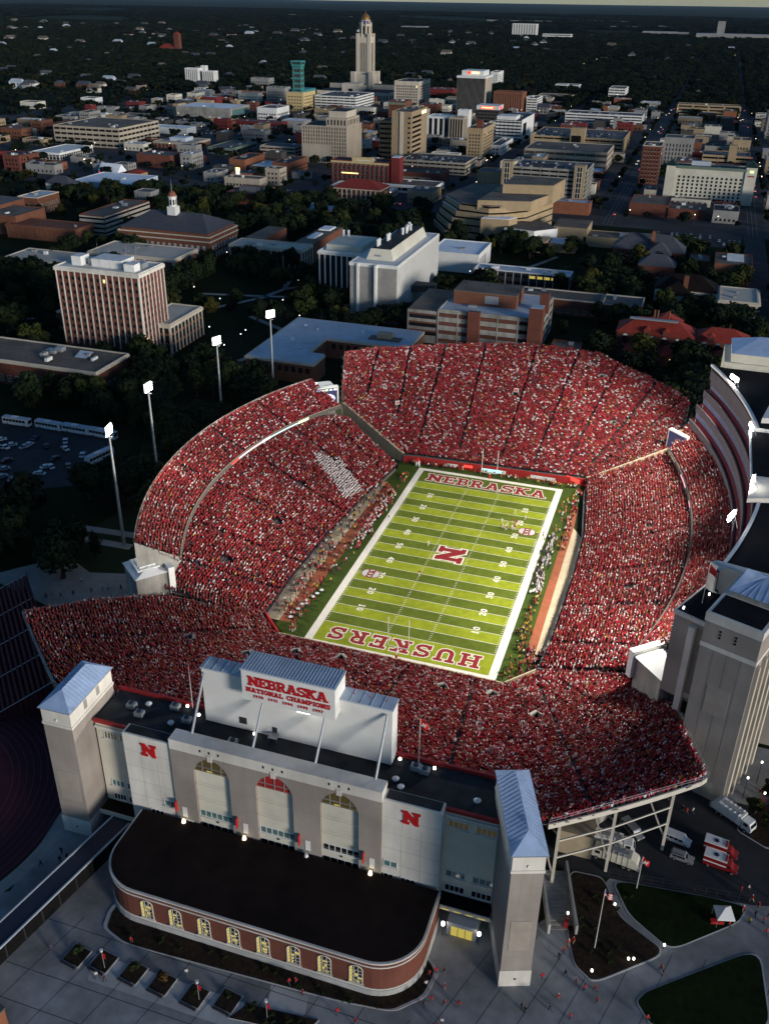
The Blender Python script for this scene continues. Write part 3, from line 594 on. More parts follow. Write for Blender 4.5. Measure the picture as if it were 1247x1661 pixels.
def portal(root, x, y, z, rz, sign=False):
    e = MB().box(-1.3, -1.1, -1.2, 1.6, -1.5, 1.3).box(1.1, 1.3, -1.2, 1.6, -1.5, 1.3).box(-1.3, 1.3, .9, 1.6, .8, 1.3).build('portal_wall', 'concrete', root, (x, y, z), rz)
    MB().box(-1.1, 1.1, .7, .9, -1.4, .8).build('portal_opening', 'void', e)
    if sign:
        MB().box(-.9, .9, 0.80, 0.89, 1.0, 2.6).build('sign_panel', 'whitewall', e)
        put('sign_letter', glyph_mesh('N', 1.2, 'red', 0, .03), e, (0, .77, 1.8), 0).rotation_euler = (R(90), 0, 0)

# north (near) stand
NI = [(-40, -51.5), (-33, -58.5), (0, -59), (29.5, -59.5), (36, -52)]
NP = [(36, -51), (49, -53), (65.5, -56), (70, -72), (76, -96), (75, -97.5), (48.5, -119), (35, -117.2), (-33, -117.2), (-60, -114.5), (-84, -93.5), (-75, -76), (-64, -62.5), (-50, -57), (-40, -50.5), (-33, -57.5), (0, -58), (29.5, -58.5)]
north = empty('grandstand', (0, 0, 0), label='near end grandstand packed with red fans behind the white signboard building', cat='grandstand', group='grandstands round the field')
sN = Stand(north, NI, NP, 1.6, 0.30)
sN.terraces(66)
aN = [(-52, -84, -60, -112), (-20, -62, -26, -117), (5, -62, 6, -117), (22, -62, 28, -117), (38, -60, 56, -112), (42, -56, 68, -88), (-38, -60, -70, -98)]
hN = [(-49, -77, 1.5), (-33.5, -76, 1.5), (-23.5, -68.4, 1.4), (-12, -66, 1.4), (16, -70, 1.4), (28, -68, 1.4), (40, -76, 1.4)]
sN.crowd(0.8, 66, aN, hN)
sN.wall([(29.5, -59.2), (0, -58.7), (-33, -58.2)], 'front_wall', .5, 0.0, 'apron')
sN.wall([(36, -51.6), (29.5, -59.2)], 'front_wall', .9, 0.0, 'apron'); sN.wall([(-33, -58.2), (-40, -51)], 'front_wall', .9, 0.0, 'red')
sN.wall([(-40, -50.8), (-50, -57), (-64, -62.5)], 'side_wall', .55, 0.0, 'tread'); sN.wall([(65.5, -56), (49, -53), (36, -51)], 'side_wall', .55, 0.0, 'tread'); sN.wall([(-50, -57), (-64, -62.5)], 'coping', .75, None, 'concrete', .5); sN.wall([(65.5, -56), (49, -53)], 'coping', .75, None, 'concrete', .5)
sN.wall([(-64, -62.5), (-75, -76), (-84, -93.5), (-60, -114.5), (-48, -116.4)], 'side_wall', .9, None, 'concrete')
sN.wall([(48.5, -119), (75, -97.5), (76, -96), (70, -72), (65.5, -56)], 'rim_beam', .15, None, 'steelpaint', .3)
mb = MB()
for a, b in zip([(48.5, -119), (75, -97.5), (76, -96)], [(75, -97.5), (76, -96), (70, -72)]):
    za, zb = sN.z(a), sN.z(b); d = (Vector(b) - Vector(a)); m = max(1, int(d.length / 1.6)); n = Vector((d.y, -d.x)).normalized() * .4
    for k in range(m + 1):
        p = Vector(a).lerp(Vector(b), k / m); z = za + (zb - za) * k / m; mb.tube((p.x + n.x, p.y + n.y, z + .4), (p.x + n.x, p.y + n.y, z + 1.7), .04, n=4)
    for hh in (1.1, 1.7): mb.beam((a[0] + n.x, a[1] + n.y, za + hh), (b[0] + n.x, b[1] + n.y, zb + hh), .07)
mb.build('railing', 'metal', north)
for (x, y, r) in hN: portal(north, x, y, sN.z((x, y)) - .2, math.atan2(y + 50, x) - math.pi / 2 + math.pi)
# steel legs and bracing under the open near right corner
legs = [(50.5, -115.5), (60.2, -107.8), (70.6, -98.6)]
inn = [(44, -106), (53.5, -98), (63, -89.5)]
for (x, y), (u, v) in zip(legs, inn):
    zt = sN.z((x, y)) - .9; zu = sN.z((u, v)) - .9
    MB().beam((x, y, 0), (x, y, zt), .55).build('leg', 'steelpaint', north); MB().beam((u, v, 0), (u, v, zu), .5).build('leg', 'steelpaint', north)
    MB().beam((x, y, 3.0), (u, v, zu - 1), .28).beam((x, y, zt - 4), (u, v, zu - 4.5), .28).beam((x, y, zt - .5), (u, v, zu - .5), .35).build('brace', 'steelpaint', north)
for (a, b) in zip(legs, legs[1:]):
    za, zb = sN.z(a), sN.z(b)
    MB().beam((*a, za - 6.5), (*b, zb - 6.5), .3).beam((*a, za - 11), (*b, zb - 11), .3).beam((*a, za - 1.2), (*b, zb - 1.2), .4).build('brace', 'steelpaint', north)
for (a, b) in zip(inn, inn[1:]): MB().beam((*a, 2), (*b, sN.z(b) - 2), .25).beam((*b, 2), (*a, sN.z(a) - 2), .25).build('brace', 'steelpaint', north)
MB().prism([(44, -66), (64, -64), (66, -84), (56, -98), (44, -98)], 0, 7.0).build('concourse_wall', 'concrete', north)
MB().box(50, 57, -106, -98.2, 0, 6).build('store_room', 'apron', north)
for x, y in ((44, -110), (39, -100), (20, -108), (-20, -108), (-55, -108), (-70, -98), (-66, -80)): MB().beam((x, y, 0), (x, y, sN.z((x, y)) - .9), .7).build('leg', 'concrete', north)

# east (left) stand, lower and upper deck
EI = [(-40.5, -50), (-41.2, -28), (-40.4, -5), (-38, 24), (-34.5, 51)]
def arc(cx, rr, y0, y1, n=24): return [(cx + math.copysign(1, rr) * -math.sqrt(rr * rr - y * y), y) for y in [y0 + (y1 - y0) * k / n for k in range(n + 1)]]
elip = arc(45, 121, -56, 61); erim = arc(45, 132, -64, 62)
east = empty('grandstand', (0, 0, 0), label='curved left side grandstand with an upper deck under the four light poles', cat='grandstand', group='grandstands round the field')
EP = [(-38, -50.5), (-50, -57), (-64, -61.8)] + [(x - 3.5, y) for x, y in elip] + [(-58, 64.5), (-34, 52.5), (-33, 50), (-37, 24), (-39.4, -5), (-40.2, -28)]
EIr = list(reversed(EI))
sE = Stand(east, EIr, EP, 0.8, 0.415)
sE.terraces(44)
band = [(-60.2, 33.6), (-51, 38.5), (-38.6, 28.5), (-41.9, 18.6)]
aE = [(-41, -38, -68, -48), (-41, -22, -74, -30), (-41, -5, -77, -8), (-40, 12, -76, 16), (-38, 32, -70, 42), (-36, 44, -62, 58)]
sE.crowd(0, 40, aE, [(-54, -10, 1.6), (-58, -38, 1.8), (-56, 14, 1.6)], band)
sE.wall(EI, 'front_wall', .1, 0.0, 'tread')
ez = sE.z((elip[12][0], elip[12][1]))
sEu = Stand(east, list(reversed(elip)), [(x + .3, y) for x, y in elip] + list(reversed(erim)), ez + 2.2, 0.76, .72)
sEu.terraces(12.5)
sEu.crowd(.4, 12.4, [(elip[k][0], elip[k][1], erim[k][0], erim[k][1]) for k in (4, 9, 14, 19)])
mb = MB()
for a, b in zip(elip, elip[1:]):
    for (z0_, z1_) in ((ez + 1.6, ez + 3.0),): mb.poly([(a[0] + .5, a[1], z0_), (b[0] + .5, b[1], z0_), (b[0] + .5, b[1], z1_), (a[0] + .5, a[1], z1_)]); mb.poly([(a[0] + .5, a[1], z1_), (b[0] + .5, b[1], z1_), (b[0] + .1, b[1], z1_), (a[0] + .1, a[1], z1_)])
mb.build('balcony_fascia', 'tread', east)
mb = MB()
for a, b in zip(elip, elip[1:]): mb.beam((a[0] + .3, a[1], ez + 3.05), (b[0] + .3, b[1], ez + 3.05), .22)
mb.build('balcony_rail', 'apron', east)
for k0, k1, mt, h0, h1 in ((13, 16, 'screenpink', .3, .9), (16, 17, 'screenwhite', .25, 1.0), (17, 20, 'ribbonb', .35, .8), (20, 21, 'ribbong', .2, 1.1), (12, 13, 'signred', .3, .9)):
    mb = MB()
    for k in range(k0, k1):
        a, b = elip[k], elip[k + 1]; mb.poly([(a[0] + .56, a[1], ez + 1.7 + h0), (b[0] + .56, b[1], ez + 1.7 + h0), (b[0] + .56, b[1], ez + 1.7 + h1), (a[0] + .56, a[1], ez + 1.7 + h1)])
    mb.build('ribbon_display', mt, east)
zr = ez + 2.2 + .76 * 11
mb = MB()
for a, b in zip(erim, erim[1:]): mb.poly([(b[0], b[1], 0), (a[0], a[1], 0), (a[0], a[1], zr + 1), (b[0], b[1], zr + 1)]); mb.poly([(a[0], a[1], 0), (b[0], b[1], 0), (b[0] - .0, b[1], zr - 1), (a[0], a[1], zr - 1)])
mb.build('outer_wall', 'concrete', east)
mb = MB(); a, b = elip[0], erim[0]; mb.poly([(a[0], a[1], ez + 1.4), (b[0], b[1], 0), (b[0], b[1], zr), (a[0], a[1], ez + 3.2)]); mb.build('end_wall', 'concrete', east)
sE.wall([(-34, 52.6), (-58, 64.6), (-62, 64)], 'side_wall', .4, 0.0, 'tread')

# south (far) stand
SI = [(-33.5, 60), (-28, 61), (24, 62.5), (33.5, 63)]
SP = [(-33.5, 59.4), (-62, 70.5), (-65, 78), (-71.5, 99), (-62, 108), (-45, 115.5), (-25, 121), (2, 125.5), (28, 125), (48, 115), (60, 106), (65, 99), (63, 84), (60.5, 72), (33.8, 62), (24, 61.8), (-28, 60.3)]
south = empty('grandstand', (0, 0, 0), label='far end grandstand full of red fans behind the far goal post', cat='grandstand', group='grandstands round the field')
sS = Stand(south, list(reversed(SI)), SP, 1.9, 0.42)
def south_aisles():
    return [(-56, 82, -60, 109), (-42, 78, -48, 114), (-30, 66, -34, 118), (-14, 66, -18, 123), (2, 66, 3, 125), (14, 66, 20, 125), (26, 68, 36, 120), (34, 68, 52, 112), (38, 70, 62, 100)]
hS = [(-33, 105, 1.4), (-43, 82, 1.4), (0, 98, 1.6), (31, 113, 1.4), (39, 90, 1.4)]
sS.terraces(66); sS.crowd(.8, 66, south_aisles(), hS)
sS.wall([(-33.5, 59.2), (-28, 60.2), (-9, 60.8)], 'front_wall', .4, 0.0, 'redtrim'); sS.wall([(-9, 60.8), (24, 61.8), (33.6, 62.4)], 'front_wall', .6, 0.0, 'redtrim')
sS.wall([(-33.7, 59.3), (-62, 70.3)], 'side_wall', 1.2, 0.0, 'apron', .9); sS.wall([(60.7, 71.8), (34, 61.8)], 'side_wall', 1.2, 0.0, 'apron', .9)
sS.wall([(-62, 70.3), (-65.2, 78), (-71.7, 99)], 'end_wall', 1.2, 0.0, 'darkwall')
sS.wall([(-71.7, 99), (-62, 108), (-45, 115.5), (-25, 121), (2, 125.5), (28, 125), (48, 115), (60, 106), (65, 99), (63, 84), (60.5, 72)], 'outer_wall', .5, 0.0)
for i, (x, y, r) in enumerate(hS): portal(south, x, y, sS.z((x, y)) - .2, math.atan2(y - 40, x) - math.pi / 2, i in (1, 2))
for x0, x1, y, mt in ((-22, -13, 60.45, 'white'), (-2, 5, 60.95, 'white'), (14, 23, 61.3, 'white'), (-10.6, -7.4, 60.6, 'signred'), (-4, 3.5, 60.85, 'ribbonb')):
    MB().box(x0, x1, y - .25, y - .08, .5 if mt != 'signred' else 1.1, 1.7 if mt != 'signred' else 2.0).build('advert_board', mt, south)
MB().box(-5.2, .2, -.12, .12, 0, 1.3).build('lit_board', 'signred', south, (31.5, 60.2, 1.6), R(-28))

# west (right) stand with suites above
def arcw(cx, cy, rr, y0, y1, n=26): return [(cx + math.sqrt(rr * rr - (y - cy) ** 2), y) for y in [y0 + (y1 - y0) * k / n for k in range(n + 1)]]
WI = [(36, -51), (37, -35), (38, 0), (37.6, 24), (34, 56)]
wlip = arcw(-115, 8, 185.2, -52, 68); wrim = arcw(-105, 4, 184.6, -58, 76)
west = empty('grandstand', (0, 0, 0), label='tall right side grandstand with rows of glass suites and a dark roof', cat='grandstand', group='grandstands round the field')
WP = [(35, -50), (49, -52.5), (62, -54.5)] + [(x + 3.2, y) for x, y in wlip] + [(60, 71.5), (34, 61.5), (33, 56), (36.8, 24), (37, 0), (36, -35)]
sW = Stand(west, WI, WP, 1.3, 0.385)
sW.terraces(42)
aW = [(37, -38, 66, -46), (38, -20, 70, -26), (38.5, -2, 72, -4), (38.5, 14, 72, 18), (37.5, 30, 70, 42), (36, 46, 62, 62)]
sW.crowd(.8, 38, aW, [(55, -14, 1.6), (58, 22, 1.6)])
sW.wall(WI, 'front_wall', .25, 0.0, 'concrete')
wz = sW.z(wlip[13])
sWu = Stand(west, wlip, [(x - .3, y) for x, y in wlip] + list(reversed([(x + .2, y) for x, y in wrim])), wz + 2.0, 0.80, .72)
sWu.terraces(13); sWu.crowd(.4, 11.6, [(wlip[k][0], wlip[k][1], wrim[k][0], wrim[k][1]) for k in (5, 10, 15, 20)])
def loft(curve, prof, name, mt, parent, flip=False):
    """sweep a (outward, height) profile along a plan curve"""
    mb = MB(); n = len(curve); nr = []
    for i in range(n):
        a = Vector(curve[max(0, i - 1)]); b = Vector(curve[min(n - 1, i + 1)]); d = (b - a).normalized(); nr.append(Vector((d.y, -d.x)))
    for (o0, z0), (o1, z1) in zip(prof, prof[1:]):
        for i in range(n - 1):
            a, b = Vector(curve[i]), Vector(curve[i + 1]); p0 = a + nr[i] * o0; p1 = b + nr[i + 1] * o0; q0 = a + nr[i] * o1; q1 = b + nr[i + 1] * o1
            mb.poly([(*p0, z0), (*p1, z0), (*q1, z1), (*q0, z1)])
    return mb.build(name, mt, parent)
def posts(curve, off, z0, z1, step, name, mt, parent, wd=.12):
    mb = MB(); acc = 0
    for a, b in zip(curve, curve[1:]):
        a, b = Vector(a), Vector(b); L = (b - a).length; d = (b - a) / L; n = Vector((d.y, -d.x)); m = int(L / step)
        for k in range(m): p = a + d * (k + .5) * L / m + n * off; mb.box(p.x - wd, p.x + wd, p.y - wd, p.y + wd, z0, z1)
    return tag(mb.build(name, mt, parent), kind='stuff')
loft(wlip, [(-.45, wz + 1.2), (-.45, wz + 2.7), (0, wz + 2.7)], 'balcony_fascia', 'darkwall', west)
for k0, k1 in ((17, 18), (20, 22), (24, 26)):
    loft(wlip[k0:k1 + 1], [(-.5, wz + 1.7), (-.5, wz + 2.4)], 'ribbon_display', 'screenpink' if k0 < 24 else 'apron', west)
zt = 24.4
suite = [(p[0] + .3, p[1]) for p in wrim]
for lv in range(3):
    o = lv * 1.7; z = zt + lv * 5.3
    loft(suite, [(o - .2, z - 1.6), (o - .2, z + 1.0), (o + .2, z + 1.0)], 'suite_fascia', 'suitewall', west)
    loft(suite, [(o + .2, z + .3), (o + 1.0, z + .75), (o + 1.0, z + 1.0), (o + 1.9, z + 1.4)], 'suite_seats', 'seatred', west)
    loft(suite, [(o + 1.9, z + .8), (o + 1.9, z + 3.7)], 'suite_glass', 'boxglass', west)
    posts(suite, o + 1.82, z + .8, z + 3.7, 1.6, 'mullion', 'greywall', west, .06)
    posts(suite, o + .9, z + .6, z + 1.7, 5.5, 'seat_divider', 'greywall', west, .1)
loft(suite, [(5.0, zt + 13.4), (5.0, zt + 15.2), (4.4, zt + 15.4), (4.4, 44.4), (4.0, 44.4), (4.0, 45.2), (4.6, 45.2)], 'upper_fascia', 'suitewall', west)
loft(suite, [(3.95, 44.5), (3.95, 45.28), (4.8, 45.28)], 'roof_edge', 'white', west)
rf = [(p[0] + 4.3, p[1]) for p in suite] + [(130, 84), (130, -62), (92, -62)]
MB().prism(rf, 43.6, 45.0).build('roof', 'blackroof', west)
MB().prism([(p[0] + 6.2, p[1]) for p in suite] + [(128, 82), (128, -60)], 0, 43.6).build('wall', 'taupe', west)
MB().prism([(71.5, -57), (73, -58.4), (92, -62.2), (92, -60), (73, -56)], 36, 45.6).build('end_wall', 'cream', west)
# stepped blocks beside the roof pit
MB().box(80.5, 93, -9, 22, 45, 45.5).box(80.5, 93, 21.6, 22, 45.5, 46.6).box(92.6, 93, -9, 21.6, 45.5, 46.6).build('roof_terrace', ['white'], west)
MB().box(81, 92.5, -8.6, 21.5, 45.52, 45.56).build('terrace_floor', 'blackroof', west)
MB().prism([(79.4, -24), (92, -20), (92, -11), (81, -10.2)], 45, 46.2).build('lamp_shelter', 'cream', west)
MB().prism([(84, 30), (100, 34), (100, 64), (90, 60)], 45, 46.6).build('roof_unit', 'whitewall', west)
t = empty('stair_tower', (81.9, -81.8, 0), R(-21), label='tall taupe stair tower with a blue hip roof beside the service yard', cat='tower', group='stair towers of the right stand')
wd, dp, h = 11.4, 19.0, 45.2
MB().box(-wd, 0, 0, dp, 4.4, h).build('wall', 'taupe', t); MB().box(-wd - .1, .1, -.1, dp + .1, 0, 4.4).build('plinth', 'concrete', t)
MB().box(-wd - .15, .15, -.15, dp + .15, h - 1.4, h + .6).build('cornice', 'cream', t); MB().box(-wd - .12, .12, -.12, dp + .12, h - 7.6, h - 6.6).build('string_course', 'cream', t)
MB().box(-wd + .6, -.6, .6, 8.4, h + .35, h + .64).build('flat_roof', 'blackroof', t)
MB().box(-10.0, 13, 8.8, 18.8, h - .2, h + 2.0).build('penthouse', 'concrete', t); pr_ = MB().hip(-10.2, 13.2, 8.6, 19, h + 2.0, h + 4.8, .3).build('hip_roof', 'blueroof', t)
for k in range(13): MB().beam((-8 + k * 1.5, 8.3, h + 2.06), (-8 + k * 1.5 if k > 1 else -5, 13.6, h + 4.84), .07).build('roof_seam', 'blueroof', pr_)
for k in (.42, .70):
    for j in range(3): MB().box(-wd * k - .22, -wd * k + .22, -.06, .05, h - 4.6 + j * .75, h - 4.1 + j * .75).build('slit_window', 'void', t)
for k in range(1, 9): MB().box(-wd - .02, .02, -.02, .02, 4.4 + k * 4.0, 4.44 + k * 4.0).build('panel_joint', 'concrete', t)
for k in range(1, 4): MB().box(-wd * k / 4 - .02, -wd * k / 4 + .02, -.02, .02, 4.4, h - 7.6).build('panel_joint', 'concrete', t)
MB().box(-8.2, -3.4, -.05, .1, 22, 29).build('panel', 'taupe2', t)
for j in range(5): MB().box(0, .8, .4 + j * 4, 1.5 + j * 4, 0, h - 8).build('buttress', 'limestone', t)
for j in range(4):
    for z in (5, 14, 23): MB().box(.02, .12, 1.8 + j * 4, 4.0 + j * 4, z, z + 5.5).build('window', 'glass', t)
t = empty('stair_tower', (79, 72, 0), 0, label='far pale stair tower with a blue hip roof behind the suites', cat='tower', group='stair towers of the right stand')
MB().box(-6, 22, 4, 24, 0, 47).build('wall', 'cream2', t); MB().box(-4, 22, 5, 22, 47, 50).build('penthouse', 'cream2', t); MB().hip(-4, 22, 5, 22, 50, 54, .3).build('hip_roof', 'blueroof', t)
# lower block between tower and suites, with buttress and deck
blk = empty('stair_block', (72.0, -70.8, 0), R(-26), label='grey stepped stair block with a dark roof deck left of the taupe tower', cat='building')
MB().box(-7.0, 0, 0, 15, 17, 37.6).build('wall', 'taupe', blk); MB().box(-7.2, .1, -.2, 15, 37.6, 38.6).build('cornice', 'cream', blk); MB().box(-6.7, -.3, .3, 15, 38.5, 38.72).build('roof_deck', 'blackroof', blk)
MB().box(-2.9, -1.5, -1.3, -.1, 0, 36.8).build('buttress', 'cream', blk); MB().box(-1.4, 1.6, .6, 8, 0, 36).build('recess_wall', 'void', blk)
for z in (6, 12, 18): MB().box(-1.4, 1.4, -.2, .6, z, z + 1.2).build('landing', 'cream', blk)
MB().tube((-4, 6, 38.5), (-4, 6, 49), .07).build('flag_pole', 'white', blk); MB().poly([(-4, 6, 48.8), (-2.4, 6.2, 47.6), (-2.0, 6.1, 45.9), (-4, 6, 46.8)]).build('flag', 'red', blk)
for x, y in ((-5.8, 1.2), (-4.4, 10)): MB().tube((x, y, 38.7), (x, y, 39.3), .2, .2, 6).build('deck_lamp', 'bulbw', blk)

def corner_box(x, y, rz, z0, z1, lab, wd=9, dp=8, screen=None, base=0, cap='white'):
    t = empty('screen_tower', (x, y, 0), rz, label=lab, cat='tower', group='corner screen towers')
    MB().box(-wd / 2, wd / 2, 0, dp, base, z1 - .8).build('concrete_shaft', 'concrete', t)
    MB().hip(-wd / 2, wd / 2, 0, dp, z1 - .8, z1 + .9, .4, inset=2.6).build('roof', cap, t)
    s = MB().box(-wd / 2 - .8, wd / 2 + .8, -1.9, -.25, z0, z1 + .5).build('screen_case', 'whitewall', t)
    MB().box(-wd / 2 - .3, wd / 2 + .3, -1.97, -1.91, z0 + .6, z1).build('screen', 'screendark', s)
    if screen:
        h = (z0 + z1) / 2
        pts = [(3.4 * math.cos(a * math.pi / 10), -2.02, h + 1.9 * math.sin(a * math.pi / 10)) for a in range(20)]
        MB().poly(pts).build('screen_picture', 'screenblue', s); MB().poly([(p[0] * .8, -2.06, h + (p[2] - h) * .45 + .5) for p in pts]).build('screen_picture', 'screenpink', s)
        MB().poly([(p[0] * .8, -2.06, h + (p[2] - h) * .2 - .9) for p in pts]).build('screen_picture', 'screenwhite', s)
        for k in range(5): MB().box(-3.9 + k * 1.7, -2.7 + k * 1.7, -2.03, -1.98, z1 - .9, z1 - .3).build('screen_caption', ['screenblue', 'screenwhite', 'ribbong', 'screenblue', 'screenwhite'][k], s)
        MB().box(-3.4, 3.4, -2.03, -1.98, z0 + .9, z0 + 1.3).build('screen_caption', 'screenwhite', s)
    return t
e = corner_box(-66.5, 63.5, R(38), 16, 24, 'lit video screen tower at the far end of the left stand', 8, 7, True)
corner_box(63.5, 72, R(-44), 14, 21, 'tan screen tower with a dark screen at the far end of the right stand', 7.5, 8, None, cap='tan')
t = corner_box(-67.5, -57.5, R(140), 10, 17.6, 'stained concrete block with a stepped white roof at near end of left stand', 10, 8.5)
for k in range(3): MB().box(-3.4 + k, 3.4 - k, 1.2 + k * .9, 7.4 - k * .9, 17 + k * .45 + .8, 17.5 + k * .45 + .8).build('roof_step', 'white', t)
corner_box(62.6, -58, R(222), 13, 20, 'stained grey concrete block with a white screen back beside the taupe tower', 8, 9)

# floodlights: four poles on the left, four racks on the right roof, each with its own lamp
def flood(root, x, y, z, aim, power, angle=74):
    d = bpy.data.lights.new('flood_beam', 'SPOT'); d.energy = power; d.spot_size = R(angle); d.spot_blend = .75; d.shadow_soft_size = 1.5; d.color = (1.0, .95, .84)
    o = bpy.data.objects.new('flood_beam', d); COL.objects.link(o); o.parent = root; o.location = (x, y, z)
    o.rotation_euler = (Vector((x, y, z)) - (Vector(aim) - root.location)).to_track_quat('Z', 'Y').to_euler()
POLES = [(-99, -28.4, 38.5, 'first light pole from the left, beside the white roofed concrete block'), (-109, 10.5, 36.5, 'second light pole from the left behind the left stand'), (-112, 66, 35, 'third light pole from the left behind the left stand'), (-107, 105, 35, 'farthest light pole, in front of the low pale roofed building')]
FP = 400000
def rack(root, x, y, z, aim, nx, nz, post=True, sc=1.0):
    v = Vector(aim) - Vector((root.location.x + x, root.location.y + y, z)); az = math.atan2(v.y, v.x) - math.pi / 2
    f = MB()
    for r_ in range(nz + 1): f.box(-nx * .36 * sc - .2, nx * .36 * sc + .2, -.1, .1, (r_ - nz / 2) * .85 * sc - .05, (r_ - nz / 2) * .85 * sc + .05)
    for c in (-.5, 0, .5): f.box(c * nx * .7 * sc - .06, c * nx * .7 * sc + .06, -.18, -.1, -nz * .45 * sc, nz * .45 * sc)
    fr = f.build('lamp_rack', 'metal', root, (x, y, z), az)
    for r_ in range(nz):
        for c in range(nx):
            cx = (c - (nx - 1) / 2) * .72 * sc; cz = (r_ - (nz - 1) / 2) * .85 * sc
            MB().tube((cx, .02, cz), (cx, .42, cz - .16), .20 * sc, .33 * sc, 8).build('lamp', 'flood', fr)
    return az
for x, y, h, lab in POLES:
    p = empty('light_pole', (x, y, 0), label=lab, cat='light pole', group='tall light poles behind the left stand')
    MB().tube((0, 0, 0), (0, 0, h), .55, .28, 12).build('pole', 'metal', p); MB().box(-1.2, 1.2, -.3, .3, h - 1.3, h - 1.0).build('platform', 'darkmetal', p)
    rack(p, 0, 0, h + 1.2, (0, y * .35, 0), 6, 4, sc=.9)
    flood(p, 0, 0, h + 1.2, (0, max(-32, min(62, y * 1.0)), 3), FP, 104)
for x, y, lab in ((76.6, 57.7, 'farthest lit lamp rack on the dark roof of the right stand'), (81.2, 18.6, 'second lit lamp rack from the far end of the dark roof'), (81.0, -17.3, 'lit lamp rack by the pale wedge block on the dark roof'), (76.0, -38.4, 'nearest lamp rack leaning over the edge of the dark roof')):
    p = empty('roof_floodlight', (x, y, 45.05), label=lab, cat='floodlight', group='floodlight racks on the dark stand roof')
    MB().beam((1.2, 0, 0), (0, 0, 3.4), .18).beam((0, -2, 0), (0, -2, 3), .15).beam((0, 2, 0), (0, 2, 3), .15).build('bracket', 'metal', p)
    rack(p, -.4, 0, 3.2, (0, y * .3, 0), 7, 2, sc=.9)
    flood(p, -.4, 0, 3.2, (2, max(-66, min(66, y * 1.5)), 3), FP, 110)
# ---------------------------------------------------------------- near stadium building with the signboard
nb = empty('stadium_building', (0, 0, 0), label='cream and taupe stadium office building with arched windows and red letter N panels', cat='building')
FY = -130.0
def window(x0, x1, y, z0, z1, parent, glass='glass', nx=3, frame='whitewall', nz=1):
    """recessed pane with frame bars and a sill, in a wall facing -y"""
    f = MB()
    t = .07
    for k in range(nx + 1): xx = x0 + (x1 - x0) * k / nx; f.box(xx - t, xx + t, y - .14, y + .02, z0, z1)
    for k in range(nz + 1): zz = z0 + (z1 - z0) * k / nz; f.box(x0 - t, x1 + t, y - .13, y + .02, zz - t, zz + t)
    o = f.build('window', frame, parent)
    MB().box(x0, x1, y - .06, y + .01, z0, z1).build('pane', glass, o)
    MB().box(x0 - .2, x1 + .2, y - .3, y + .02, z0 - .3, z0 - .08).build('sill', 'cream', o)
    return o
# main mass
MB().box(-41.2, 41.2, -126.9, -117.4, 0, 26.2).build('core', 'cream2', nb)
MB().box(-41.2, 41.2, -126.9, -117.0, 26.2, 26.5).build('roof', 'darkroof', nb)
MB().box(-41.4, 41.4, -117.4, -116.9, 26.2, 27.3).build('roof_curb', 'redtrim', nb)
for x0, x1 in ((-41.2, -33), (30.8, 41.2)):
    MB().box(x0, x1, -127.5, -126.9, 26.2, 26.9).build('roof_curb', 'redtrim', nb); MB().box(x0, x1, -127.3, -126.9, 24.6, 25.2).build('string_course', 'cream', nb)
# letter panels
for x0, x1, lx in ((-33.2, -22.7, -27.6), (20.0, 31.0, 25.4)):
    MB().box(x0, x1, -129.6, -126.9, 0, 27.6).build('letter_panel', 'cream', nb)
    MB().box(x0 + .4, x1 - .4, -129.2, -127, 27.6, 27.64).build('panel_roof', 'darkroof', nb)
    for k in range(1, 7): MB().box(x0 + .02, x1 - .02, -129.615, -129.58, k * 3.9, k * 3.9 + .045).build('panel_joint', 'concrete', nb)
    for k in range(1, 3): MB().box(x0 + (x1 - x0) * k / 3, x0 + (x1 - x0) * k / 3 + .045, -129.615, -129.58, 0, 23 if k == 1 else 22).build('panel_joint', 'concrete', nb)
    o = put('wall_letter', glyph_mesh('N', 3.1, 'red', 0, .18), nb, (lx, -129.62, 24.6)); o.rotation_euler = (R(90), 0, 0)
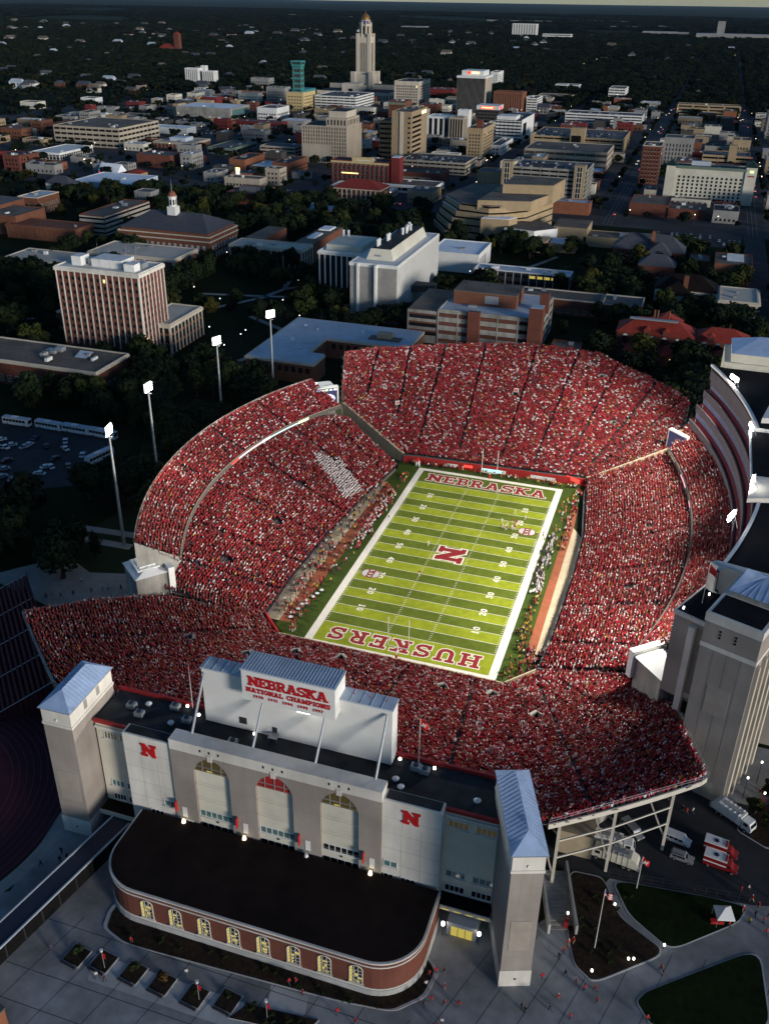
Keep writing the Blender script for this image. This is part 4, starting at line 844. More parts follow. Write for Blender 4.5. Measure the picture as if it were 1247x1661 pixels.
# centre block: piers, recesses with arched heads, upper band
MB().box(-22.7, 20.0, FY, -126.9, 27.0, 29.4).build('upper_band', 'cream', nb)
MB().box(-22.7, 20.0, -127.2, -126.9, 26.5, 28.2).build('parapet_back', 'cream', nb)
arches = [-14.2, -1.2, 11.8]; aw = 3.75; edges = [-22.7] + sum([[a - aw, a + aw] for a in arches], []) + [20.0]
for k in range(1, 7): MB().box(-22.68, 19.98, FY + .005, FY + .03, k * 3.9, k * 3.9 + .045).build('panel_joint', 'concrete', nb)
for k in range(0, len(edges), 2): MB().box(edges[k], edges[k + 1], FY + .02, -126.9, 0, 27.0).build('pier', 'taupe', nb)
for i, a in enumerate(arches):
    MB().box(a - aw, a + aw, -129.2, -126.9, 0, 22.6).build('recess_wall', 'cream2', nb)
    # arched window: spandrel round the arch, pane and bars
    sp = MB(); n = 14; zb, zh = 22.7, 26.5
    pts = [(a - aw + 2 * aw * k / n, zb + (zh - zb) * math.sin(math.pi * k / n) ** .62) for k in range(n + 1)]
    for (xa, za), (xb, zb2) in zip(pts, pts[1:]): sp.poly([(xa, FY + .03, za), (xb, FY + .03, zb2), (xb, FY + .03, 27.0), (xa, FY + .03, 27.0)]); sp.poly([(xa, FY + .03, za), (xa, FY + .8, za), (xb, FY + .8, zb2), (xb, FY + .03, zb2)])
    sp.build('arch_spandrel', 'taupe', nb)
    w_ = MB().poly([(x, FY + .45, z) for x, z in pts]).build('arched_window', 'redtrim' if i == 1 else 'archglass', nb)
    fb = MB()
    for t in (-.5, 0, .5): fb.box(a + t * aw * 1.05 - .05, a + t * aw * 1.05 + .05, FY + .3, FY + .44, 22.7, 25.6 if t else 26.3)
    fb.box(a - aw, a + aw, FY + .3, FY + .44, 23.9, 24.02).build('glazing_bar', 'greywall', w_)
    if i != 1:
        for t in (-.3,): MB().box(a + t * aw, a + t * aw + 1.2, FY + .40, FY + .43, 22.9, 23.2).build('lit_pane', 'litglass', w_)
    MB().prism([(a - .5, FY - .12), (a + .5, FY - .12), (a + .5, FY + .1), (a - .5, FY + .1)], 26.1, 27.6).build('keystone', 'cream', nb)
    for t in (-1.9, 0, 1.9): MB().box(a + t - .18, a + t + .18, FY - .03, FY + .1, 28.0, 28.6).build('slot_window', 'void', nb)
    window(a - aw + .1, a + aw - .1, -129.2, 10.4, 12.0, nb, 'tealglass' if i < 2 else 'glass', 6)
    window(a - aw + .1, a + aw - .1, -129.2, 6.9, 8.7, nb, 'glass', 5)
    MB().tube((a, -129.3, 9.5), (a, -129.2, 9.5), .28).build('vent', 'darkmetal', nb)
for x in (-27.4, -20.6, 20.9, 25.2): window(x - 1.4, x + 1.4, -129.6 if abs(x + 1) > 21.4 else FY, 7.2, 8.9, nb, 'glass', 3)
for x in (-24.2, 21.7): window(x - 1.3, x + 1.3, -129.6, 10.9, 12.4, nb, 'tealglass', 2)
for x0, x1 in ((-39.4, -36.6), (-35.9, -33.5), (31.7, 35.4), (36.8, 40.6)):
    window(x0, x1, -126.9, 22.2, 23.9, nb, 'archglass', 4); window(x0, x1, -126.9, 9.4, 11.0, nb, 'tealglass', 3); window(x0, x1, -126.9, 5.6, 7.2, nb, 'glass', 4)
# banners, lanterns on the piers
for x in (-20.9, -7.7, 5.3, 18.2):
    MB().tube((x, FY, 9.3), (x, FY - .9, 9.3), .05).build('lantern_arm', 'darkmetal', nb)
    MB().box(x - .5, x + .5, FY - .08, FY, 9.6, 12.2).build('plaque', 'whitewall', nb)
    b = MB().tube((x, FY - .9, 8.9), (x, FY - .9, 9.6), .42, .3, 8).build('lantern', 'bulb' if x < 0 or x > 15 else 'whitewall', nb)
    MB().box(x - 1.6, x - 1.5, FY - .9, FY - .1, 11.0, 13.6).build('banner', 'red', nb)
# entrances under the side bays
for x0, x1 in ((-41.2, -33.2), (31.0, 41.2)):
    MB().box(x0, x1, -130.2, -127, 3.9, 5.0).build('canopy', 'cream2', nb); MB().box(x0 + .1, x1 - .1, -130.0, -127, 5.0, 5.06).build('canopy_roof', 'brownroof', nb)
    MB().box(x0 + .3, x1 - .3, -127.0, -126.8, .1, 3.8).build('entrance_glass', 'glass', nb)
MB().box(33.6, 39.2, -132.0, -127.05, 0, 3.4).build('entrance_surround', 'whitewall', nb)
MB().box(34.4, 38.6, -132.1, -132.01, .1, 2.4).build('doors', 'litglass', nb)
for k in range(4): MB().box(34.3 + k * 1.4, 34.4 + k * 1.4, -132.16, -132.1, .1, 2.4).build('door_frame', 'darkmetal', nb)
for k in range(4): MB().box(32 + k * 2.3, 33.4 + k * 2.3, -130.26, -130.2, 4.15, 4.35).build('canopy_light', 'litglass', nb)
for x in (33.0, 39.8):
    MB().tube((x, -132.5, 0), (x, -132.5, 2.8), .06).build('lamp_stem', 'darkmetal', nb); MB().tube((x, -132.5, 2.8), (x, -132.5, 3.4), .34, .34, 8).build('lamp_globe', 'bulbw', nb)
# end towers
def end_tower(x, y, rz, wd, dp, h, lab):
    t = empty('end_tower', (x, y, 0), rz, label=lab, cat='tower', group='end towers of the stadium building')
    MB().box(0, wd, 0, dp, 4.2, h - 4.2).build('shaft', 'taupe', t); MB().box(-.12, wd + .12, -.12, dp, 0, 4.2).build('plinth', 'cream', t)
    MB().box(-.15, wd + .15, -.15, dp + .15, h - 4.2, h - 3.6).build('string_course', 'cream', t); MB().box(0, wd, 0, dp, h - 3.6, h).build('crown', 'cream', t)
    MB().box(.9, wd - .9, -.06, 0, 9.5, 17).build('panel', 'taupe2', t)
    MB().tube((wd / 2, -.2, 2), (wd / 2, -.1, 2), .22).build('vent', 'darkmetal', t); MB().box(wd / 2 - .15, wd / 2 + .15, -.2, 0, h - 2.9, h - 2.3).build('wall_lamp', 'whitewall', t)
    for k in range(1, 7): MB().box(-.015, wd + .015, -.015, dp, 4.2 + k * 3.5, 4.245 + k * 3.5).build('panel_joint', 'concrete', t)
    for k in (.34, .67): MB().box(wd * k, wd * k + .045, -.015, .02, 4.2, h - 4.2).build('panel_joint', 'concrete', t)
    MB().box(-.4, wd + .4, -.42, dp + .4, h - .12, h).build('gutter', 'metal', t)
    rf = MB().hip(0, wd, 0, dp, h, h + 2.6, .35).build('hip_roof', 'blueroof', t)
    sm = MB()
    for k in range(1, int(dp / .9)):
        yy = k * .9; e = min(yy, dp - yy, wd / 2) / (wd / 2)
        for sx in (0, 1): xa = -.3 if sx == 0 else wd + .3; xm = wd / 2 + (-1 if sx == 0 else 1) * (1 - e) * wd / 2; sm.beam((xa, yy, h + .06), (xm, yy, h + .1 + 2.6 * e), .06)
    sm.build('roof_seam', 'blueroof', rf)
    for k in (.35, .65): MB().box(wd, wd + .05, dp * k - .5, dp * k + .5, h - 2.8, h - .8).build('louvre', 'greywall', t)
    return t
end_tower(45.1, -139.3, R(20), 5.4, 18.5, 33, 'right end tower with a long pale blue roof beside the open steel stand')
end_tower(-48.0, -133.4, R(1), 6.4, 14.5, 33, 'left end tower with a pale blue roof above the running track')
# roof plant: ducts, vents, lamps
roofs = [(-36, -121.5, 'box'), (-33.2, -123.2, 'box'), (-33, -120, 'vent'), (-26, -123.5, 'vent'), (-27.5, -119, 'box'), (-23.4, -121.8, 'box'), (-12, -124.6, 'box'), (8, -126, 'box'), (23.2, -119.6, 'box'), (25.0, -119.9, 'box'), (22, -125.2, 'vent'), (36, -124, 'vent'), (20.5, -123.6, 'vent')]
for x, y, k in roofs:
    if k == 'box':
        u = empty('rooftop_unit', (x, y, 26.5), label='small grey air handling unit on the dark stadium building roof', cat='air unit', group='air units on the stadium building roof')
        MB().box(-.9, .9, -.7, .7, .12, 1.1).build('casing', 'metal', u); MB().tube((0, 0, 1.1), (0, 0, 1.4), .5, .5, 10).build('fan', 'darkmetal', u); MB().box(-1, 1, -.8, .8, 0, .12).build('skid', 'darkmetal', u)
    else:
        u = empty('roof_vent', (x, y, 26.5), label='small white mushroom vent on the dark stadium building roof', cat='vent', group='vents on the stadium building roof')
        MB().tube((0, 0, 0), (0, 0, .6), .4, .4, 10).build('duct', 'metal', u); MB().tube((0, 0, .6), (0, 0, 1.0), .7, .3, 10).build('cap', 'white', u)
for x, y, lab in ((-25.2, -118.2, 'lit white lamp on the roof left of the signboard, by the flag pole'), (-21.8, -119.8, 'lit white lamp at the left foot of the signboard'), (19.8, -118.6, 'lit white lamp at the right foot of the signboard'), (26.6, -118.8, 'lit white lamp on the roof right of the twin air units'), (-9.0, -121.2, 'lit white lamp on the roof in front of the signboard')):
    u = empty('roof_lamp', (x, y, 26.5), label=lab, cat='lamp', group='lamps on the stadium building roof')
    MB().tube((0, 0, 0), (0, 0, .5), .08).build('stem', 'darkmetal', u); MB().tube((0, 0, .5), (0, 0, .85), .3, .3, 8).build('globe', 'bulbw', u)
    if x == -9.0: pass
# signboard
sb = empty('signboard', (0, 0, 26.5), label='big white signboard reading Nebraska National Champions above the building roof', cat='signboard')
MB().box(-20.0, 18.6, -120.2, -116.9, .2, 13.2).build('panel', 'whitewall', sb)
MB().box(-20.2, 18.8, -120.4, -116.7, 13.2, 13.5).build('cap', 'paleroof', sb)
for k in range(19): MB().box(-19.6 + k * 2.0, -19.5 + k * 2.0, -120.45, -116.7, 13.5, 13.56).build('cap_seam', 'paleroof', sb)
bx = MB().box(-10.2, 8.4, -122.6, -117.2, 10.2, 17.2).build('sign_box', 'whitewall', sb)
MB().box(-10.4, 8.6, -122.8, -117.0, 17.2, 17.5).build('box_roof', 'paleroof', sb)
for k in range(30): MB().box(-10.1 + k * .63, -10.0 + k * .63, -122.75, -117.1, 17.5, 17.56).build('roof_rib', 'paleroof', sb)
for txt, size, z, gap, wide, tw in (('NEBRASKA', 2.2, 15.0, .25, .98, 15.6), ('NATIONAL CHAMPIONS', 1.05, 12.9, .10, .9, 16.8), ('1970  1971  1994  1995  1997', .62, 11.5, .08, 1.0, 14.0)):
    r_, tot = text_row(txt, size, gap, wide)
    for c, x in r_:
        o = put('sign_letter', glyph_mesh(c, size, 'red', .02, .1, wide), bx, (-.9 + x * tw / tot, -122.62, z)); o.rotation_euler = (R(90), 0, 0)
for x in (-19.2, -6.6, 6.0, 17.8): MB().tube((x, -129.0, 0), (x, -120.6, 12.4 if abs(x + .5) > 10 else 10.6), .26, .26, 8).build('strut', 'metal', sb)
MB().box(-12.6, -11, -120.26, -120.2, 1.6, 3.2).build('hatch', 'darkmetal', sb); MB().box(-5.6, -4.6, -120.27, -120.2, .3, 2.6).build('door', 'darkmetal', sb)
MB().box(-5.8, -4.0, -122, -120.3, 1.2, 1.3).tube((-5.8, -122, 0), (-5.8, -122, 2.2), .04).tube((-4.0, -122, 0), (-4.0, -122, 2.2), .04).box(-5.8, -4, -122.03, -121.97, 2.1, 2.2).build('landing', 'metal', sb)
for x in (-17.5, -14.6, 10.5, 13.8, 16.9): MB().tube((x, -118.5, 13.4), (x, -116.9, 14.4), .06).build('cable_stay', 'redtrim', sb)
MB().box(.6, 3.2, -122.2, -120.6, 9.7, 10.1).build('sign_lamp', 'bulbw', sb)
def flag_pole(x, y, z, h, lab, kind='red', dirn=(1, .3), rz=0):
    u = empty('flag_pole', (x, y, z), rz, label=lab, cat='flag pole')
    MB().tube((0, 0, 0), (0, 0, h), .09, .05, 8).build('pole', 'white', u); MB().tube((0, 0, h), (0, 0, h + .15), .1, .1, 6).build('finial', 'gold', u)
    L = 2.6; dx, dy = dirn
    n = 6; mb = MB()
    for k in range(n):
        a, b = k / n, (k + 1) / n; f = lambda t: (dx * L * t * .55, dy * L * t * .55 + .2 * math.sin(t * 8), -1.4 * t)
        pa, pb = f(a), f(b)
        if kind == 'red': mb.poly([(pa[0], pa[1], h - .1 + pa[2]), (pb[0], pb[1], h - .1 + pb[2]), (pb[0], pb[1], h - 1.7 + pb[2] * .9), (pa[0], pa[1], h - 1.7 + pa[2] * .9)])
        else:
            for s in range(7):
                t0 = .1 + s * .24; mb.poly([(pa[0], pa[1], h - t0 + pa[2]), (pb[0], pb[1], h - t0 + pb[2]), (pb[0], pb[1], h - t0 - .24 + pb[2]), (pa[0], pa[1], h - t0 - .24 + pa[2])], 2 if (s < 4 and k < 3) else s % 2)
    mb.build('flag', ['red', 'white', 'shirt_navy'] if kind != 'red' else 'red', u)
    if kind == 'red': put('flag_letter', glyph_mesh('N', .8, 'white', 0, .02), u, (dx * .7, dy * .7 - .12, h - 1.6)).rotation_euler = (R(90), R(25), 0)
    return u
flag_pole(-24.2, -117.9, 26.5, 11, 'red flag on a white pole left of the signboard')
flag_pole(23.4, -118.4, 26.5, 11.5, 'red flag on a white pole right of the signboard')
flag_pole(60.3, -126.3, 0, 16, 'striped national flag on a tall pole in the mulch bed', 'us')
flag_pole(66.5, -110.2, 0, 9, 'red banner flag on a dark pole at the lawn edge by the service yard')

# ---------------------------------------------------------------- brick field house with rounded ends
fh = empty('brick_building', (0, 0, 0), label='low red brick building with rounded ends, dark roof and lit arched windows', cat='building')
def rr_plan(x0, x1, y0, y1, rad, n=10):
    pts = [(x0, y1), (x0, y0 + rad)] + [(x0 + rad - rad * math.cos(t), y0 + rad - rad * math.sin(t)) for t in [math.pi / 2 * k / n for k in range(1, n)]] + [(x0 + rad, y0), (x1 - rad, y0)] + [(x1 - rad + rad * math.sin(t), y0 + rad - rad * math.cos(t)) for t in [math.pi / 2 * k / n for k in range(1, n)]] + [(x1, y0 + rad), (x1, y1)]
    return pts
g = lambda e: rr_plan(-30.6 - e, 31.6 + e, -148.2 - e, -130.4, 8.5 + e)
MB().prism(g(.25), 0, 1.5).build('plinth', 'plazalight', fh); MB().prism(g(0), 1.5, 8.35).build('wall', 'brick', fh)
MB().prism(g(.15), 7.35, 7.6).build('string_course', 'cream', fh); MB().prism(g(.2), 8.35, 8.65).build('cornice', 'cream', fh); MB().prism(g(-.25), 8.65, 8.85).build('roof', 'brownroof', fh)
MB().prism(g(.12), 1.5, 1.8).build('base_course', 'cream', fh)
def arch_window(x, y, parent, wd=1.2, z0=2.3, z1=6.9, lit=True):
    n = 8; pts = [(x - wd, z0), (x + wd, z0)] + [(x + wd * math.cos(math.pi * k / n), z1 - wd * .8 + wd * .8 * math.sin(math.pi * k / n)) for k in range(n + 1)]
    o = MB().poly([(a, y - .03, b) for a, b in pts]).build('arched_window', 'glass', parent)
    fr = MB()
    q = pts + pts[:1]
    for (a, b), (c, d) in zip(q, q[1:]): fr.beam((a, y - .08, b), (c, y - .08, d), .14)
    for t in (-.33, .33): fr.box(x + t * wd - .05, x + t * wd + .05, y - .12, y - .04, z0, z1 - .3)
    for k in range(1, 5): fr.box(x - wd, x + wd, y - .12, y - .04, z0 + k * .85 - .05, z0 + k * .85 + .05)
    fr.build('frame', 'cream2', o); MB().box(x - wd - .25, x + wd + .25, y - .35, y - .02, z0 - .35, z0).build('sill', 'cream', o)
    MB().box(x - wd + .08, x - wd + .5, y - .06, y - .034, z0 + .1, z1 - .5).build('lit_jamb', 'litglass', o)
    for k in range(4):
        a_ = rnd.uniform(-.5, .3); MB().box(x + wd * a_, x + wd * min(.9, a_ + rnd.uniform(.2, 1.0)), y - .06, y - .034, z0 + .85 * k + rnd.uniform(.1, .4), z0 + .85 * k + rnd.uniform(.5, .8)).build('lit_pane', 'litglass', o)
for k in range(8): arch_window(-19.4 + k * 5.85, -148.2, fh)
# covered walkway running to the lower left
wk = empty('covered_walkway', (0, 0, 0), label='long covered walkway with a dark blue roof running to the lower left', cat='walkway')
a = Vector((-36.0, -130.5)); b = Vector((-46.5, -185)); d = (b - a).normalized(); n_ = Vector((-d.y, d.x)) * 2.1
MB().prism([tuple(a - n_), tuple(b - n_), tuple(b + n_), tuple(a + n_)], 3.7, 4.0).build('roof', mat('blue_black_roof', (.018, .022, .04), .6), wk)
for s in (-1, 1): MB().beam((*(a + n_ * s * 1.02), 4.0), (*(b + n_ * s * 1.02), 4.0), .3).build('roof_edge', 'paleroof', wk)
for k in range(13):
    p = a.lerp(b, (k + .5) / 13)
    for s in (-1, 1): MB().beam((*(p + n_ * s * .92), 0), (*(p + n_ * s * .92), 3.7), .25).build('post', 'darkmetal', wk)
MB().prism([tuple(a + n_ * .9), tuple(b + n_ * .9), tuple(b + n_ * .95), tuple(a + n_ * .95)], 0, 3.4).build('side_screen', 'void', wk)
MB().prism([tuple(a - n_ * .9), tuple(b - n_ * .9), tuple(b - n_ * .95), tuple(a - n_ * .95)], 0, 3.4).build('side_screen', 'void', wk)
lb = empty('low_building', (-40, -170, 0), R(-14), label='dark roofed brick building cut by the lower left picture corner', cat='building')
MB().box(-16, 9, -14, -1, 0, 5).build('wall', 'brick_orange', lb); MB().box(-16.2, 9.2, -14, -.8, 5, 5.3).build('roof', 'greyroof', lb)

# empty red bleachers by the track
bl = empty('bleacher', (-109, -62.5, 0), R(-45.5), label='empty dark red bleachers beside the running track at the left edge', cat='bleachers')
for k in range(14):
    MB().box(0, 52, -1.0 - k * 1.25, -k * 1.25, 0, 6.8 - k * .46).build('tier', 'maroon', bl)
    MB().box(.3, 51.7, -.75 - k * 1.25, -.35 - k * 1.25, 6.8 - k * .46 + .05, 6.8 - k * .46 + .42).build('bench', 'redpaint', bl)
for x in (0, 13, 26, 39, 52):
    MB().beam((x, -.2, 7.2), (x, -17.6, .9), .16).build('aisle_rail', 'metal', bl)
MB().box(0, 52, .1, .3, 6, 8).build('back_rail', 'maroon', bl); MB().beam((0, -17.9, 1.2), (52, -17.9, 1.2), .18).build('front_rail', 'metal', bl)
# ---------------------------------------------------------------- campus and town buildings
FOOT = []      # footprints already taken: x0, x1, y0, y1
def face_boxes(mb, side, W, D, cells, proud=.08, mi=0):
    """cells are (u0, u1, z0, z1) along a face; side n = facing -y, e = facing +x, w = facing -x"""
    for u0, u1, z0, z1 in cells:
        if side == 'n': mb.box(-W + u0, -W + u1, -proud, .02, z0, z1, mi)
        elif side == 'e': mb.box(-.02, proud, u0, u1, z0, z1, mi)
        else: mb.box(-W - proud, -W + .02, u0, u1, z0, z1, mi)
def cells_grid(L, h, bay, fl, ww, wh, z0=1.2, top=1.0, edge=.8):
    n = max(1, int((L - 2 * edge) / bay)); m = max(1, int((h - z0 - top) / fl)); off = (L - n * bay) / 2
    return [(off + (i + .5) * bay - ww / 2, off + (i + .5) * bay + ww / 2, z0 + j * fl + .5, z0 + j * fl + .5 + wh) for i in range(n) for j in range(m)]
def bldg(name, label, x1, y0, Wd, Dp, h, wall='beige', roof='gravelroof', style='grid', bay=3.4, fl=3.7, ww=1.5, wh=1.9, glass='glassfar', trim=None, units=3, indiv=False, cat='building', group=None, sides=None, z0=1.2, top=1.2, pen=None, uc='whitewall', pw=.5, base=None):
    t = empty(name, (x1, y0, 0), label=label, cat=cat, group=group); FOOT.append((x1 - Wd, x1, y0, y0 + Dp))
    sides = sides or ('n' + ('e' if x1 < 57 else 'w')); trim = trim or wall
    core = {'grid': wall, 'blank': wall, 'bands': glass, 'piers': glass, 'gar': 'void'}[style]
    MB().box(-Wd, 0, 0, Dp, 0, h).build('wall' if style in ('grid', 'blank') else 'core', core, t)
    P = .45
    MB().box(-Wd - .1, .1, -.1, P, h, h + .7).box(-Wd - .1, .1, Dp - P, Dp + .1, h, h + .7).box(-Wd - .1, -Wd + P, P, Dp - P, h, h + .7).box(-P, .1, P, Dp - P, h, h + .7).build('parapet', trim, t)
    MB().box(-Wd + P, -P, P, Dp - P, h, h + .12).build('roof', roof, t)
    if style == 'grid':
        if indiv:
            meshes = {}
            for s in sides:
                L = Wd if s == 'n' else Dp
                for (a, b, c, d) in cells_grid(L, h, bay, fl, ww, wh, z0, top):
                    if s not in meshes:
                        f = MB(); g_ = MB(); u = b - a; v = d - c
                        f.box(-u / 2 - .15, u / 2 + .15, -.2, .02, -.2, 0); f.box(-.05, .05, -.12, .02, 0, v); f.box(-u / 2, u / 2, -.12, .02, v / 2 - .05, v / 2 + .05); f.box(-u / 2 - .1, -u / 2, -.12, .02, 0, v); f.box(u / 2, u / 2 + .1, -.12, .02, 0, v); f.box(-u / 2 - .1, u / 2 + .1, -.12, .02, v, v + .12)
                        f.box(-u / 2, u / 2, -.05, .02, 0, v, 1)
                        meshes[s] = f.mesh('window', [trim if trim != wall else 'whitewall', glass])
                    if s == 'n': put('window', meshes[s], t, (-Wd + (a + b) / 2, 0, c))
                    elif s == 'e': put('window', meshes[s], t, (0, (a + b) / 2, c), R(90))
                    else: put('window', meshes[s], t, (-Wd, (a + b) / 2, c), R(-90))
        else:
            mb = MB()
            for s in sides: face_boxes(mb, s, Wd, Dp, cells_grid(Wd if s == 'n' else Dp, h, bay, fl, ww, wh, z0, top), .06)
            tag(mb.build('window', glass, t), kind='stuff')
            mb = MB()
            for s in sides: face_boxes(mb, s, Wd, Dp, [(a - .15, b + .15, c - .25, c) for a, b, c, d in cells_grid(Wd if s == 'n' else Dp, h, bay, fl, ww, wh, z0, top)], .22)
            tag(mb.build('sill', trim, t), kind='stuff')
    elif style in ('bands', 'gar'):
        m = max(1, round(h / fl)); f = h / m
        for j in range(m + 1):
            zz = max(0, j * f - f * .28); z1 = min(h - .01, j * f + f * .28) if j < m else h - .01
            MB().box(-Wd - .25, .25, -.25, Dp + .25, zz, z1).build('spandrel', wall, t)
        mb = MB()
        for s in sides:
            L = Wd if s == 'n' else Dp; n = max(2, int(L / bay))
            face_boxes(mb, s, Wd, Dp, [(L * k / n - pw / 2, L * k / n + pw / 2, 0, h) for k in range(n + 1)], .38)
        tag(mb.build('column', trim, t), kind='stuff')
    elif style == 'piers':
        mesh = MB().box(-pw / 2, pw / 2, -min(.55, pw * .6), .02, base or 0, h - .05).mesh('pier', trim); mesh.name = 'pier'
        for s in sides:
            L = Wd if s == 'n' else Dp; n = max(2, round(L / bay))
            for k in range(n + 1):
                u = pw / 2 + (L - pw) * k / n
                if s == 'n': put('pier', mesh, t, (-Wd + u, 0, 0))
                elif s == 'e': put('pier', mesh, t, (0, u, 0), R(90))
                else: put('pier', mesh, t, (-Wd, u, 0), R(-90))
        m = max(1, round(h / fl)); mb = MB()
        for j in range(m + 1):
            zz = j * h / m; mb.box(-Wd - .12, .12, -.12, Dp + .12, max(0, zz - .55), min(h - .02, zz + .55))
        mb.build('floor_band', wall, t)
        MB().box(-Wd - .62, .62, -.62, Dp + .62, h - 1.4, h + .2).build('cornice', trim, t) if pen != 'nocornice' else None
    for k in range(units):
        a, b, c = rnd.uniform(1, min(4, Wd * .2)), rnd.uniform(1, min(4, Dp * .2)), rnd.uniform(.8, 2.2)
        ux, uy = rnd.uniform(-Wd + 2 + a, -2 - a), rnd.uniform(2 + b, Dp - 2 - b)
        MB().box(ux - a / 2, ux + a / 2, uy - b / 2, uy + b / 2, h + .1, h + c).build('roof_unit', rnd.choice([uc, 'metal', 'greywall', 'metal']), t)
    return t
# --- campus
t = bldg('office_tower', 'tall brick tower with cream vertical piers and white boxes on its roof', -180, 123, 44, 22, 41, 'brick', 'darkroof', 'piers', 3.35, 80, trim='cream', units=0, pw=.5, glass='brick', base=4.5)
mb = MB(); cg = [(1.2 + i * 3.35 + .5, 1.2 + i * 3.35 + 1.6, 6 + j * 3.3, 7.6 + j * 3.3) for i in range(13) for j in range(10)]
face_boxes(mb, 'n', 44, 22, cg, .08); face_boxes(mb, 'e', 44, 22, [q for q in cg if q[1] < 21.5], .08); tag(mb.build('window', 'glass', t), kind='stuff')
for a, b, c, d, z in ((-38, -33, 5, 12, 4.2), (-28, -12, 6, 17, 3.6), (-9, -3.5, 3, 8, 3.4), (-7, -3, 9, 14, 2.6), (-32, -29, 9, 12, 2.5)): MB().box(a, b, c, d, 41.2, 41.2 + z).build('roof_unit', 'whitewall' if z > 2.7 else 'metal', t)
for x, y in ((-30, 15), (-22, 5), (-16, 17), (-18, 6), (-10, 16)): MB().tube((x, y, 41), (x, y, 50), .08, .04, 5).build('antenna', 'metal', t)
bldg('brick_wing', 'low brick wing with cream piers and a black roof right of the brick tower', -174.4, 136.5, 17, 32, 14.2, 'brick_brown', 'blackroof', 'piers', 3.4, 4.2, trim='limestone', units=0, pw=.6, glass='glass')
bldg('brick_wing', 'low brown brick wing half hidden left of the brick tower', -226, 150, 22, 26, 9, 'brick_brown', 'blackroof', 'grid', trim='limestone', units=1)
t = bldg('library', 'long brick library with a slate hip roof and a white cupola', -241, 306, 68, 41, 14.6, 'brick_brown', 'slate', 'grid', 4.2, 4.7, 1.7, 2.8, trim='limestone', units=0, indiv=True, glass='paleroof')  # window panes use a pale roof colour to imitate light reflected in the glass
MB().box(-68.3, .3, -.3, 41.3, 11.6, 12.4).build('string_course', 'limestone', t); MB().box(-66, -2, 1.5, 39.5, 14.6, 17.0).build('attic', 'brick_brown', t)
MB().hip(-66.5, -1.5, 1.0, 40, 17, 25.5, .4, inset=14).build('hip_roof', 'slate', t)
cu = MB().box(-37.5, -31.5, 14, 20, 24, 29.5).build('cupola_base', 'white', t)
def ngon(n, r, cx, cy, a0=.3927): return [(cx + r * math.cos(a0 + 2 * math.pi * k / n), cy + r * math.sin(a0 + 2 * math.pi * k / n)) for k in range(n)]
MB().prism(ngon(8, 2.7, -34.5, 17), 29.5, 35.5).build('cupola_drum', 'white', cu); MB().prism(ngon(8, 3.0, -34.5, 17), 35.5, 36.0).build('cupola_cornice', 'white', cu)
for k in range(8):
    an = k * math.pi / 4; MB().box(-.55, .55, -.06, .06, 0, 3.4).build('cupola_window', 'glass', cu, (-34.5 + 2.53 * math.sin(an), 17 - 2.53 * math.cos(an), 30.6), an)
mb = MB(); rr_ = [(2.9, 36.0), (2.7, 37), (2.0, 38.2), (1.0, 39), (.15, 39.4)]
for (r0, z0), (r1, z1) in zip(rr_, rr_[1:]):
    A, Bq = ngon(12, r0, -34.5, 17), ngon(12, r1, -34.5, 17)
    for k in range(12): j = (k + 1) % 12; mb.poly([(*A[k], z0), (*A[j], z0), (*Bq[j], z1), (*Bq[k], z1)])
mb.build('cupola_dome', 'brick_orange', cu); MB().tube((-34.5, 17, 39.2), (-34.5, 17, 46), .12, .04, 6).build('spire', 'metal', cu)
bldg('brick_hall', 'flat brick hall with cream bands between the brick tower and the library', -243, 262, 60, 30, 10.5, 'brick_brown', 'gravelroof', 'piers', 7, 5, trim='limestone', units=3, glass='brick_brown', pw=.8)
bldg('brick_hall', 'low flat wing with a pale rim behind the brick tower', -300, 240, 50, 26, 7.5, 'brick_brown', 'greyroof', 'piers', 8, 4, trim='limestone', units=2, glass='brick_brown', pw=.8)
t = bldg('classroom_hall', 'dark roofed classroom hall with pale columns left of the white science tower', -178, 308, 50, 18, 11.5, 'brick_brown', 'gravelroof', 'piers', 4.2, 5.5, trim='limestone', units=3, glass='glass', pw=.8)
MB().box(-14, 0, 18.2, 75, 0, 11.5).build('wall', 'brick_brown', t); MB().box(-13.6, -.4, 18.4, 74.6, 11.5, 11.62).build('roof', 'gravelroof', t); MB().box(-50, -36, 18.2, 60, 0, 11.5).build('wall', 'brick_brown', t); MB().box(-49.6, -36.4, 18.4, 59.6, 11.5, 11.62).build('roof', 'gravelroof', t)
for a, b, c, d in ((-12, -4, 60, 72), (-10, -5, 34, 50)): MB().box(a, b, c, d, 11.6, 12.5).build('skylight', 'whiteroof', t)
# white science tower: ribbed slab, blank bays, left wing
t = bldg('science_tower', 'big white ribbed science tower with cream penthouse and roof fans', -87, 219, 26, 82, 30.5, 'whitewall', 'blackroof', 'piers', 2.05, 40, trim='whitewall', units=0, glass='greywall', sides='e', pw=.5, pen='nocornice')
MB().box(-26.3, .3, -.35, 82.3, 29.4, 31.0).build('cornice', 'whitewall', t)
for a, b in ((-25.8, -21.6), (-21.0, -11.8), (-10.4, -.4)): MB().box(a, b, -.3, 0, 0, 29.4).build('blank_panel', 'greywall', t)
for a in (-21.3, -11.1): MB().box(a - .6, a + .6, -1.3 if a < -20 else -2.4, 0, 0, 31.0).build('rib', 'whitewall', t)
for k in range(7): MB().box(-25.8, -.4, -.34, -.29, 3.6 + k * 3.7, 3.66 + k * 3.7).build('panel_joint', 'concrete', t)
pts = [(-20, 9), (-5, 9), (-5, 74), (-20, 74)]
mb = MB(); q = [(-18, 11), (-7, 11), (-7, 72), (-18, 72)]
